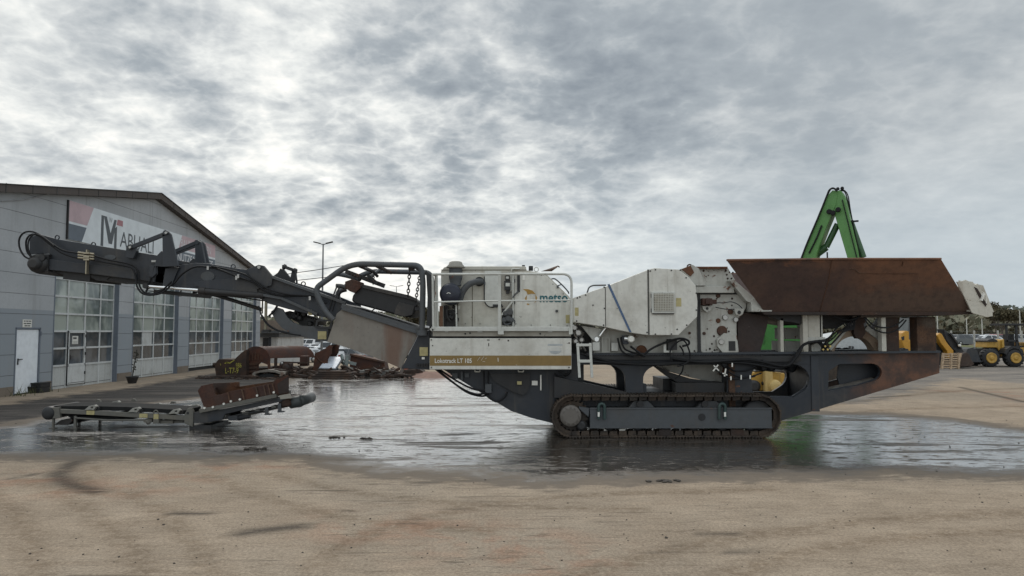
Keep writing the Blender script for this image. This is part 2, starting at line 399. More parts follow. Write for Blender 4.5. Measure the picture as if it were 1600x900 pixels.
def islands(mb, touch):
    par = list(range(len(mb.v)))
    def fd(a):
        while par[a] != a: par[a] = par[par[a]]; a = par[a]
        return a
    for f in mb.f:
        for i in f[1:]: par[fd(i)] = fd(f[0])
    if touch:                                                       # shapes drawn face by face share no vertices: join what touches
        seen = {}
        for i, p in enumerate(mb.v):
            k = tuple(round(c, 4) for c in p)
            if k in seen: par[fd(i)] = fd(seen[k])
            else: seen[k] = i
    g = {}
    for i, f in enumerate(mb.f): g.setdefault(fd(f[0]), []).append(i)
    bx = []
    for fl in g.values():
        vs = [mb.v[i] for k in fl for i in mb.f[k]]
        bx.append([fl, [min(v[a] for v in vs) - .004 for a in range(3)], [max(v[a] for v in vs) + .004 for a in range(3)]])
    if touch:
        ch = True
        while ch:
            ch = False
            for i in range(len(bx)):
                for j in range(i + 1, len(bx)):
                    if all(bx[i][1][a] <= bx[j][2][a] and bx[j][1][a] <= bx[i][2][a] for a in range(3)):
                        bx[i] = [bx[i][0] + bx[j][0], [min(p, q) for p, q in zip(bx[i][1], bx[j][1])], [max(p, q) for p, q in zip(bx[i][2], bx[j][2])]]
                        del bx[j]; ch = True; break
                if ch: break
    bx.sort(key=lambda b: -math.prod(h - l for l, h in zip(b[1], b[2])))
    return [b[0] for b in bx]
def obj(name, mb, mat, parent=None, bevel=0.0, loc=None):
    """pieces of one kind that stand apart become objects of their own, the largest is returned"""
    if parent is not None and name not in NOSPLIT and len(mb.f) < 4000:
        gr = islands(mb, True)
        if 2 <= len(gr) <= 24:
            first = None
            for fl in gr:
                n = MB(); ix = {}
                for k in fl:
                    n.f.append([ix.setdefault(i, len(ix)) for i in mb.f[k]]); n.s.append(mb.s[k]); n.m.append(mb.m[k])
                n.v = [mb.v[i] for i in ix]
                o = obj1(name, n, mat, parent, bevel, loc); first = first or o
            return first
    return obj1(name, mb, mat, parent, bevel, loc)
def obj1(name, mb, mat, parent=None, bevel=0.0, loc=None):
    """link the shapes of mb (world metres) as ONE mesh object; under a parent the coordinates become the thing's own"""
    me = bpy.data.meshes.new(name)
    off = wloc(parent) if parent is not None else Vector(loc or (0, 0, 0))
    me.from_pydata([(x - off.x, y - off.y, z - off.z) for x, y, z in mb.v], [], mb.f)
    me.polygons.foreach_set('use_smooth', mb.s)
    mats = mat if isinstance(mat, (list, tuple)) else [mat]
    for m in mats: me.materials.append(m)
    if len(mats) > 1: me.polygons.foreach_set('material_index', mb.m)
    bm = bmesh.new(); bm.from_mesh(me); bmesh.ops.recalc_face_normals(bm, faces=bm.faces); bm.to_mesh(me); bm.free()
    me.update()
    o = bpy.data.objects.new(name, me); COL.objects.link(o)
    if parent is not None: o.parent = parent
    else: o.location = off
    if bevel:
        b = o.modifiers.new('bevel', 'BEVEL'); b.width = bevel; b.segments = 2; b.limit_method = 'ANGLE'; b.angle_limit = R(38); b.harden_normals = False
    return o
def tag(o, label=None, cat=None, group=None, kind=None):
    if label: o['label'] = label
    if cat: o['category'] = cat
    if group: o['group'] = group
    if kind: o['kind'] = kind
    return o
def thing(name, label, cat, loc, group=None):
    e = bpy.data.objects.new(name, None); COL.objects.link(e); e.location = loc; e.empty_display_size = .3
    return tag(e, label, cat, group)
def copy_thing(r, loc, rz=None, label=None):
    c = r.copy(); COL.objects.link(c); c.location = loc
    if rz is not None: c.rotation_euler = (0, 0, rz)
    if label: c['label'] = label
    def rec(a, b):
        for ch in list(a.children):
            d = ch.copy(); COL.objects.link(d); d.parent = b; rec(ch, d)
    rec(r, c); return c
def text_mb(mb, string, o, ux, uy, width, height, th=.004, bold=0.0, space=1.0):
    """raised lettering fitted to width x height at o (lower left), along ux / uy"""
    cu = bpy.data.curves.new('t', 'FONT'); cu.body = string; cu.size = 1; cu.offset = bold; cu.space_character = space; cu.resolution_u = 3
    t = bpy.data.objects.new('t', cu); COL.objects.link(t); bpy.context.view_layer.update()
    me = bpy.data.meshes.new_from_object(t.evaluated_get(bpy.context.evaluated_depsgraph_get()))
    xs = [v.co.x for v in me.vertices]; ys = [v.co.y for v in me.vertices]
    x0, x1, y0, y1 = min(xs), max(xs), min(ys), max(ys)
    o, ux, uy = Vector(o), Vector(ux), Vector(uy); n = ux.cross(uy).normalized() * th
    vs = [o + ux * ((v.co.x - x0) / (x1 - x0) * width) + uy * ((v.co.y - y0) / (y1 - y0) * height) + n for v in me.vertices]
    mb.add(vs, [tuple(p.vertices) for p in me.polygons])
    bpy.data.objects.remove(t); bpy.data.curves.remove(cu); bpy.data.meshes.remove(me)
    return mb
def px_text(mb, string, x0, y0, x1, y1, Y, bold=0.0, space=1.0):
    a = P(x0, y1, Y); b = P(x1, y0, Y)
    return text_mb(mb, string, a, (1, 0, 0), (0, 0, 1), b.x - a.x, b.z - a.z, .003, bold, space)
def bolts(mb, pxs, Y, r=.018, d=.015):
    for x, y in pxs:
        p = P(x, y, Y); mb.cyl((p.x, Y - d, p.z), (p.x, Y + .01, p.z), r, 6)
    return mb
# ------------------------------------------------------------------ ground: one sheet, wetness / stain fields carried per vertex
def grid_lines(lo, hi, step, far, grow=1.35):
    a = list(np.arange(lo, hi + 1e-6, step)); s = step; x = hi; up = []
    while x < far: s *= grow; x += s; up.append(x)
    s = step; x = lo; dn = []
    while x > -far: s *= grow; x -= s; dn.append(x)
    return np.array(dn[::-1] + a + up)
def sdist(px, py, poly):
    """signed distance to a polygon, positive inside"""
    d = np.full(px.shape, 1e9); ins = np.zeros(px.shape, bool); n = len(poly)
    for i in range(n):
        (ax, ay), (bx, by) = poly[i], poly[(i + 1) % n]
        ex, ey = bx - ax, by - ay; t = np.clip(((px - ax) * ex + (py - ay) * ey) / (ex * ex + ey * ey + 1e-9), 0, 1)
        d = np.minimum(d, np.hypot(px - ax - t * ex, py - ay - t * ey))
        c = ((ay > py) != (by > py)) & (px < (bx - ax) * (py - ay) / (by - ay + 1e-12) + ax); ins ^= c
    return np.where(ins, d, -d)
def ldist(px, py, line):
    d = np.full(px.shape, 1e9)
    for (ax, ay), (bx, by) in zip(line[:-1], line[1:]):
        ex, ey = bx - ax, by - ay; t = np.clip(((px - ax) * ex + (py - ay) * ey) / (ex * ex + ey * ey + 1e-9), 0, 1)
        d = np.minimum(d, np.hypot(px - ax - t * ex, py - ay - t * ey))
    return d
def gp(l): return [tuple(G(*p)[:2]) for p in l]
WET = gp([(-160, 722), (0, 716), (120, 719), (200, 716), (330, 722), (420, 717), (478, 721), (515, 736), (560, 742), (640, 747), (720, 750), (800, 757), (880, 762), (1000, 753), (1150, 750), (1300, 748), (1450, 744), (1600, 749), (1800, 752), (1800, 700), (1600, 668), (1480, 652), (1380, 645), (1230, 643), (1120, 640), (1000, 625), (870, 607), (760, 594), (700, 583), (560, 581), (450, 588), (430, 600), (380, 612), (250, 628), (130, 640), (0, 664), (-160, 676)])
ASPH = gp([(-200, 640), (0, 632), (100, 618), (200, 606), (400, 572), (480, 571), (470, 590), (450, 640), (300, 668), (0, 690), (-200, 700)])
ASPH2 = gp([(1300, 548), (1900, 560), (1900, 606), (1600, 600), (1500, 590), (1460, 600), (1350, 630), (1240, 630), (1200, 560)])
RED = [gp([(560, 822), (700, 832), (800, 858), (880, 892)]), gp([(-40, 742), (60, 750), (130, 765), (230, 760), (330, 735), (420, 727)]), gp([(1400, 700 - 90), (1560, 612), (1640, 640)]), gp([(700, 845), (820, 850), (900, 880)])]
DARK = [(gp([(90, 742), (112, 725), (130, 718)]), .16), (gp([(90, 742), (104, 756), (150, 768)]), .15), (gp([(270, 801), (300, 803), (330, 801)]), .07), (gp([(380, 833), (430, 826), (475, 822)]), .12),
        (gp([(20, 748), (52, 741)]), .06), (gp([(1180, 860), (1142, 862)]), .05), (gp([(640, 755), (790, 749)]), .05), (gp([(1090, 833), (1150, 834)]), .05), (gp([(1010, 753), (1070, 752)]), .10),
        (gp([(1500, 605), (1600, 628)]), .10), (gp([(1360, 621), (1420, 618)]), .10)]
def curve(l, n=5): return [tuple(p[:2]) for p in catmull([(*q, 0) for q in gp(l)], n)]
TRACKS = [(curve(l), wd) for l, wd in (([(-30, 760), (20, 800), (45, 850), (60, 920)], .13), ([(40, 750), (120, 790), (200, 850), (240, 920)], .12), ([(200, 770), (250, 800), (310, 860), (345, 920)], .12), ([(330, 745), (420, 780), (560, 812), (760, 830)], .14), ([(420, 740), (560, 770), (760, 790), (1000, 796)], .14),
    ([(900, 900), (1100, 850), (1350, 815), (1640, 800)], .15), ([(1120, 905), (1260, 862), (1460, 836), (1640, 828)], .15), ([(1250, 640), (1340, 628), (1480, 612), (1650, 605)], .22), ([(1240, 655), (1400, 640), (1640, 634)], .22), ([(150, 730), (135, 745), (120, 760), (150, 772)], .15), ([(480, 905), (540, 850), (700, 800), (900, 775), (1200, 765)], .12))]
def build_ground():
    xs = grid_lines(-16, 16, .11, 900, 1.25); ys = np.concatenate([grid_lines(3.0, 33, .11, 1500, 1.25)])
    ys = ys[ys > -60]
    X, Y = np.meshgrid(xs, ys); nx, ny = len(xs), len(ys)
    def st(v, a, b): t = np.clip((v - a) / (b - a), 0, 1); return t * t * (3 - 2 * t)
    Z = -1.3 * st(Y, 42, 62) * (1 - st(X, 2, 26))                    # the car park on the left lies lower than the yard
    co = np.stack([X, Y, Z], -1).reshape(-1, 3)
    idx = np.arange(nx * ny).reshape(ny, nx)
    f = np.stack([idx[:-1, :-1], idx[:-1, 1:], idx[1:, 1:], idx[1:, :-1]], -1).reshape(-1, 4)
    me = bpy.data.meshes.new('ground'); me.from_pydata(co.tolist(), [], f.tolist()); me.update()
    px, py = co[:, 0], co[:, 1]
    def attr(n, v):
        a = me.attributes.new(n, 'FLOAT', 'POINT'); a.data.foreach_set('value', v.astype(np.float32))
    attr('wet', np.clip(sdist(px, py, WET), -2, 2))
    attr('asphalt', np.clip(np.maximum(sdist(px, py, ASPH), sdist(px, py, ASPH2)), -2, 2))
    red = np.zeros_like(px)
    for l in RED: red = np.maximum(red, np.exp(-(ldist(px, py, l) / .55) ** 2))
    attr('red', red)
    dk = np.zeros_like(px)
    for l, wd in DARK: dk = np.maximum(dk, np.exp(-(ldist(px, py, l) / wd) ** 2))
    attr('dark', dk)
    tk = np.zeros_like(px)
    for l, wd in TRACKS: tk = np.maximum(tk, np.exp(-(ldist(px, py, l) / wd) ** 2))
    attr('track', tk)
    m, nt, bs = _nodes('yard_ground')
    def at(n):
        a = nt.nodes.new('ShaderNodeAttribute'); a.attribute_name = n; return a.outputs['Fac']
    tc = nt.nodes.new('ShaderNodeTexCoord').outputs['Object']
    n_big = _noise(nt, tc, .22, 6, .6, .4); n_mid = _noise(nt, tc, 1.1, 7, .62, .3); n_edge = _noise(nt, tc, 1.7, 8, .66, .4)
    n_str = _noise(nt, _scaled(nt, tc, (.34, 1.7, 1)), 1.0, 8, .66, .5); n_fin = _noise(nt, tc, 34, 4, .7); n_grit = _noise(nt, tc, 120, 2, .5)
    n_scr = _noise(nt, _scaled(nt, tc, (.9, 7.5, 1)), 1.2, 5, .6, .6)
    c = _mix(nt, _map(nt, n_mid, .32, .68), (.280, .224, .167), (.360, .291, .219))
    c = _mix(nt, _map(nt, n_big, .42, .62, 0, .65), c, (.285, .240, .188))
    c = _mix(nt, _map(nt, n_str, .50, .66, 0, .32), c, (.255, .196, .142))
    c = _mix(nt, _math(nt, 'MULTIPLY', at('red'), _map(nt, n_edge, .42, .64, 0, .62)), c, (.31, .175, .115))
    # asphalt apron by the hall and to the right
    asp = _map(nt, _math(nt, 'ADD', at('asphalt'), _math(nt, 'MULTIPLY', _math(nt, 'SUBTRACT', n_edge, .5), 2.6)), -.5, .5)
    sxa = nt.nodes.new('ShaderNodeSeparateXYZ'); nt.links.new(tc, sxa.inputs[0]); rgt = _map(nt, sxa.outputs[0], -2, 4)
    ac = _mix(nt, rgt, _mix(nt, _map(nt, n_str, .40, .62), (.034, .032, .031), (.074, .067, .061)), _mix(nt, _map(nt, n_str, .40, .62), (.15, .138, .126), (.25, .222, .192)))
    c = _mix(nt, asp, c, ac)
    dks = _math(nt, 'MULTIPLY', at('dark'), _map(nt, n_scr, .26, .46, 0, .85))
    c = _mix(nt, dks, c, (.045, .038, .033))
    trd = _noise(nt, tc, 9, 3, .6)
    c = _mix(nt, _math(nt, 'MULTIPLY', at('track'), _map(nt, trd, .36, .60, .25, .85)), c, (.66, .62, .58), 'MULTIPLY')
    n_pat = _noise(nt, _scaled(nt, tc, (1.3, 3.4, 1)), 2.6, 8, .68, .3); n_spk = _noise(nt, tc, 70, 3, .75)
    c = _mix(nt, _map(nt, n_pat, .50, .64, 0, .6), c, (.74, .72, .70), 'MULTIPLY')
    c = _mix(nt, _map(nt, n_pat, .46, .34, 0, .7), c, (1.16, 1.15, 1.13), 'MULTIPLY')
    c = _mix(nt, _map(nt, n_spk, .52, .66, 0, .8), c, (.72, .70, .68), 'MULTIPLY')
    c = _mix(nt, _map(nt, n_spk, .44, .34, 0, .8), c, (1.25, 1.25, 1.24), 'MULTIPLY')
    rot = nt.nodes.new('ShaderNodeMapping'); rot.inputs['Rotation'].default_value = (0, 0, -.22); rot.inputs['Scale'].default_value = (1.6, 15, 1); nt.links.new(tc, rot.inputs[0])
    crk = _noise(nt, rot.outputs[0], 1.0, 4, .6, .3)
    c = _mix(nt, _math(nt, 'MULTIPLY', _map(nt, crk, .63, .70, 0, .75), _map(nt, n_big, .47, .57)), c, (.10, .078, .058))
    scr = _math(nt, 'MULTIPLY', _map(nt, n_scr, .57, .67, 0, .65), _map(nt, n_big, .43, .56))
    c = _mix(nt, scr, c, (.085, .067, .052))
    c = _mix(nt, _map(nt, n_fin, .42, .64, 0, .8), c, (.70, .68, .67), 'MULTIPLY')
    c = _mix(nt, _map(nt, n_fin, .46, .34, 0, .7), c, (1.22, 1.21, 1.2), 'MULTIPLY')
    c = _mix(nt, _map(nt, n_grit, .58, .70, 0, .6), c, (1.25, 1.25, 1.24), 'MULTIPLY')
    c = _mix(nt, _map(nt, n_grit, .40, .30, 0, .6), c, (.7, .68, .66), 'MULTIPLY')
    # scattered grit and pebbles as darker specks
    vo = nt.nodes.new('ShaderNodeTexVoronoi'); vo.inputs['Scale'].default_value = 5.5; nt.links.new(tc, vo.inputs['Vector'])
    c = _mix(nt, _map(nt, vo.outputs['Distance'], .045, .025, 0, .5), c, (.075, .062, .05))
    # wet patch
    wv = _math(nt, 'ADD', at('wet'), _math(nt, 'ADD', _math(nt, 'MULTIPLY', _math(nt, 'SUBTRACT', n_edge, .5), 1.5), _math(nt, 'MULTIPLY', _math(nt, 'SUBTRACT', n_pat, .5), 1.1)))
    damp = _map(nt, wv, -.30, .06); wet = _map(nt, wv, .12, .95)
    c = _mix(nt, _math(nt, 'MULTIPLY', damp, .88), c, _mix(nt, _map(nt, wv, .05, .95), _mix(nt, n_str, (.120, .098, .078), (.165, .138, .112)), _mix(nt, n_str, (.012, .010, .008), (.028, .022, .018))))
    dry = _math(nt, 'MAXIMUM', _map(nt, n_pat, .55, .70), _map(nt, n_str, .55, .66, 0, 1.25))                               # half-dried streaks inside the wet patch
    film = _math(nt, 'MULTIPLY', wet, _math(nt, 'MULTIPLY_ADD', dry, -.58, 1.0))
    sxyz = nt.nodes.new('ShaderNodeSeparateXYZ'); nt.links.new(tc, sxyz.inputs[0])
    film = _math(nt, 'MULTIPLY', film, _map(nt, sxyz.outputs[0], 5.0, 8.5, 1.0, .92))
    rg = _mix(nt, film, (.92, .92, .92), (.11, .11, .11))
    rgh = _math(nt, 'ADD', rg, _math(nt, 'MULTIPLY', _map(nt, n_mid, .35, .7, 0, .14), film))
    nt.links.new(c, bs.inputs['Base Color']); nt.links.new(rgh, bs.inputs['Roughness'])
    bs.inputs['Coat IOR'].default_value = 1.55; bs.inputs['Coat Roughness'].default_value = .07; nt.links.new(_math(nt, 'MULTIPLY', film, _map(nt, n_mid, .30, .50, .7, 1.0)), bs.inputs['Coat Weight'])
    nt.links.new(_math(nt, 'MULTIPLY_ADD', film, .75, .12), bs.inputs['Specular IOR Level'])
    h = _math(nt, 'ADD', _math(nt, 'MULTIPLY', n_fin, 1.0), _math(nt, 'MULTIPLY', n_grit, .6))
    h = _math(nt, 'ADD', _math(nt, 'MULTIPLY', h, _math(nt, 'MULTIPLY_ADD', film, -.96, 1.0)), _math(nt, 'ADD', _math(nt, 'MULTIPLY', n_mid, .45), _math(nt, 'MULTIPLY', n_pat, _math(nt, 'MULTIPLY_ADD', film, -.85, 1.2))))
    bp = nt.nodes.new('ShaderNodeBump'); bp.inputs['Strength'].default_value = .6; bp.inputs['Distance'].default_value = .016
    nt.links.new(h, bp.inputs['Height']); nt.links.new(bp.outputs[0], bs.inputs['Normal']); nt.links.new(bp.outputs[0], bs.inputs['Coat Normal'])
    me.materials.append(m)
    o = bpy.data.objects.new('ground', me); COL.objects.link(o); tag(o, kind='structure')
build_ground()

# ------------------------------------------------------------------ the tracked jaw crusher
T = thing('mobile_crusher', 'white and dark grey tracked jaw crusher with long folded conveyor boom and rusty feed hopper', 'crusher', (3.0, 14.2, 0))
YT = 12.9                                                            # outer face of the near track
# --- chassis: two side plates with the same cut-outs
ch_out = [(692, 577), (893, 577), (893, 553), (1468, 549), (1468, 583), (1222, 657), (1190, 668), (890, 668), (862, 661), (830, 653), (798, 642), (760, 619)]
def arc(cx, cy, rx, ry, a0, a1, n=7): return [(cx + rx * math.cos(R(a0 + (a1 - a0) * i / n)), cy + ry * math.sin(R(a0 + (a1 - a0) * i / n))) for i in range(n + 1)]
H1 = [(903, 597), (903, 570), (946, 570)] + arc(952, 592, 25, 21, -80, 5) + [(978, 614)]
H2 = [(1006, 615), (1005, 598)] + arc(1034, 592, 29, 22, 175, 270) + [(1126, 570), (1136, 579), (1136, 615)]
H3 = arc(1194, 590, 20, 21, 180, 270, 5) + [(1236, 569)] + arc(1238, 593, 27, 24, -80, 60, 8) + [(1240, 621), (1190, 621), (1176, 612)]
H4 = [(1294, 611), (1295, 580)] + [(1312, 569), (1360, 568)] + arc(1362, 582, 16, 14, -80, 80, 6) + [(1340, 603)]
mb = MB()
for y0, y1 in ((13.3, 13.36), (14.45, 14.51)): mb.prism(ch_out, y0, y1, [H1, H2, H3, H4], 13.3)
chassis = obj('chassis_frame', mb, None or [paint('chassis_plate_paint', (.025, .029, .036), .45, .7, (.088, .076, .063), .05, .6, 1.1, .2, 0, xrust(2.95, 3.55, (.055, .032, .024), (.135, .060, .033)))], T, .006)
mb = MB()                                                           # flanges, lips round the cut-outs and cross members
for y0 in (13.2, 14.39): mb.prism([(918, 552), (1470, 548.2), (1470, 551.5), (918, 555.5)], y0, y0 + .22, (), 13.2)
for hole in (H1, H3, H4):
    for y0 in (13.361, 14.39):
        pts = [Vector((XZ(*p, 13.3)[0], 0, XZ(*p, 13.3)[1])) for p in hole]; n = len(pts)
        for i in range(n):
            a, b = pts[i], pts[(i + 1) % n]
            if (b - a).length < .02: continue
            mb.hexa([(a.x, y0, a.z), (b.x, y0, b.z), (b.x, y0 + .06, b.z), (a.x, y0 + .06, a.z), (a.x * 1.0, y0, a.z + .016), (b.x, y0, b.z + .016), (b.x, y0 + .06, b.z + .016), (a.x, y0 + .06, a.z + .016)])
obj('flange', mb, M['chassis'], chassis)
mb = MB()
for x0, y0, x1, y1 in ((1266, 566, 1278, 640), (840, 590, 856, 645), (1006, 600, 1010, 640), (1140, 585, 1146, 640), (1404, 555, 1412, 596), (704, 582, 716, 586)): mb.pbox(x0, y0, x1, y1, 13.37, 14.44)
mb.prism([(1312, 560), (1390, 560), (1390, 582), (1350, 592), (1312, 601), (1308, 590)], 13.62, 13.66)
for x, y, r_ in ((1200, 572, .1), (1216, 571, .08), (1232, 574, .09), (1188, 574, .07)): q = P(x, y, 14.0); mb.lathe((q.x, 13.8, q.z), (0, 1, 0), [(0, r_ * .6), (.03, r_), (.4, r_)], 12)
mb.pbox(1178, 566, 1262, 573, 13.7, 13.8)
obj('cross_member', mb, M['grey'], chassis)
mb = MB(); a, b = P(1296, 611.5, 13.3), P(1374, 594, 13.3); mb.hexa([(a.x, 13.362, a.z - .02), (b.x, 13.362, b.z - .02), (b.x, 13.60, b.z - .02), (a.x, 13.60, a.z - .02), (a.x, 13.362, a.z), (b.x, 13.362, b.z), (b.x, 13.60, b.z + .03), (a.x, 13.60, a.z + .03)]); obj('inner_ledge', mb, plain('lit_ledge', (.22, .20, .175), .5, 0, .5), chassis)  # flange ledge; its pale colour stands for light caught from the sky
mb = MB()
mb.pbox(1269, 556, 1279, 643, 13.28, 13.299); obj('stiffener', mb, M['chassis'], chassis, .004)
mb = MB()                                                           # toothed cable tray along the beam
mb.pbox(920, 556, 1192, 562, 13.16, 13.29); mb.pbox(1192, 556, 1252, 565, 13.2, 13.29)
for i in range(68): mb.pbox(921 + i * 4, 554.6, 923 + i * 4, 557, 13.15, 13.2)
obj('cable_tray', mb, M['black_steel'], chassis)
mb = MB()
def H(pts, Y, r=.017, sub=6): mb.hose([P(*p, Y) if len(p) == 2 else P(p[0], p[1], p[2]) for p in pts], r, 7, sub)
H([(925, 565), (1000, 569), (1080, 566), (1160, 567), (1215, 575), (1236, 566), (1250, 545), (1262, 536), (1290, 532)], 13.14, .026)
H([(1050, 560), (1100, 566), (1170, 562), (1225, 572), (1244, 558), (1254, 540)], 13.12, .026)
H([(905, 552), (960, 566), (1030, 570), (1120, 563), (1190, 566)], 13.13, .02)
H([(970, 527), (976, 545), (996, 553), (1004, 556)], 13.1); H([(965, 528), (972, 549), (990, 557)], 13.1); H([(985, 541), (1000, 552), (1008, 557)], 13.0, .02)
H([(1003, 557), (1018, 545), (1040, 535), (1062, 529), (1075, 532), (1076, 538), (1066, 541)], 13.05, .02)
H([(1050, 565), (1047, 550), (1055, 537), (1068, 532), (1076, 545), (1078, 560), (1070, 569), (1058, 572)], 13.04, .015)
H([(1062, 540), (1068, 552), (1066, 580), (1054, 592)], 13.2, .014)
H([(1118, 577), (1135, 590), (1150, 592), (1168, 590), (1190, 583)], 13.2, .014); H([(1125, 566), (1140, 582), (1160, 590), (1180, 588)], 13.2, .014)
H([(1135, 572), (1150, 580), (1172, 578), (1186, 570)], 13.22, .013)
obj('hose', mb, M['hose'], chassis)
mb = MB()
for a, b in (((1114, 580), (1122, 570)), ((1115, 571), (1123, 579)), ((1129, 583), (1136, 586)), ((1134, 576), (1132, 588)), ((1144, 567), (1144, 573)), ((1158, 586), (1158, 593)), ((1172, 586), (1172, 592)), ((1142, 588), (1142, 594))):
    mb.bar(P(*a, 13.12), P(*b, 13.12), .02, .02)
obj('cable_clip', mb, M['letter'], chassis)
mb = MB()                                                           # hoses slung below the cabinet
H([(676, 573), (700, 592), (725, 609), (745, 616), (760, 614)], 13.2, .018); H([(680, 575), (706, 596), (730, 613), (752, 619), (764, 616)], 13.25, .018); H([(685, 576), (715, 596), (740, 608), (760, 611)], 13.22, .018)
H([(760, 618), (768, 624), (777, 627.5), (788, 621), (793, 612)], 13.22, .018); H([(756, 580), (757, 605), (764, 612)], 13.22, .014); H([(763, 580), (763, 600), (768, 610)], 13.22, .014)
H([(866, 584), (878, 589), (889, 584), (893, 575)], 13.15, .016); H([(872, 580), (884, 585), (892, 580)], 13.1, .016)
obj('hose', mb, M['hose'], chassis)
mb = MB()
mb.prism([(765, 583), (828, 583), (828, 600), (824, 612), (817, 617), (800, 611), (772, 595)], 13.24, 13.3, (), 13.3)
mb.pbox(866, 579, 893, 666, 13.37, 14.9)
obj('recess_cover', mb, M['black_steel'], chassis)
mb = MB(); mb.pbox(831, 595, 840, 602, 13.27, 13.299); mb.pbox(844, 586, 846, 610, 13.25, 13.29); obj('plate_label', mb, M['letter'], chassis)
mb = MB(); mb.pbox(706, 583, 715, 592, 13.25, 13.3); mb.pbox(726, 583, 733, 590, 13.25, 13.3); mb.pbox(720, 581, 723, 594, 13.22, 13.3); mb.pbox(758, 600, 768, 614, 13.2, 13.3); obj('fitting_block', mb, M['grey_mid'], chassis, .005)
mb = MB(); mb.pbox(808, 596, 815, 601, 13.2, 13.24); obj('warning_plate', mb, M['sticker'], chassis)
for x in (746, 814):
    mb = MB(); mb.tube(fillet([P(x - 4, 578, 13.05), P(x - 4, 581, 13.05), P(x + 4, 581, 13.05), P(x + 4, 578, 13.05)], .02), .012, 6); obj('tie_loop', mb, M['deck_dark'], chassis)
# --- sloping sill between cabinet and track, black ramp in the middle opening
mb = MB(); mb.prism([(866, 588), (980, 613), (980, 622), (866, 622)], 13.1, 13.3, (), 13.1); mb.prism([(1005, 612), (1140, 617), (1140, 622), (1005, 622)], 13.4, 14.9, (), 13.4)
mb.prism([(1014, 566), (1048, 582), (1080, 592), (1130, 598), (1130, 602), (1062, 600), (1040, 586)], 13.6, 13.75, (), 13.6)
mb.pbox(1056, 598, 1132, 616, 13.38, 13.9); mb.pbox(1036, 592, 1058, 615, 13.9, 14.9)
obj('discharge_chute', mb, M['black_steel'], chassis, .005)
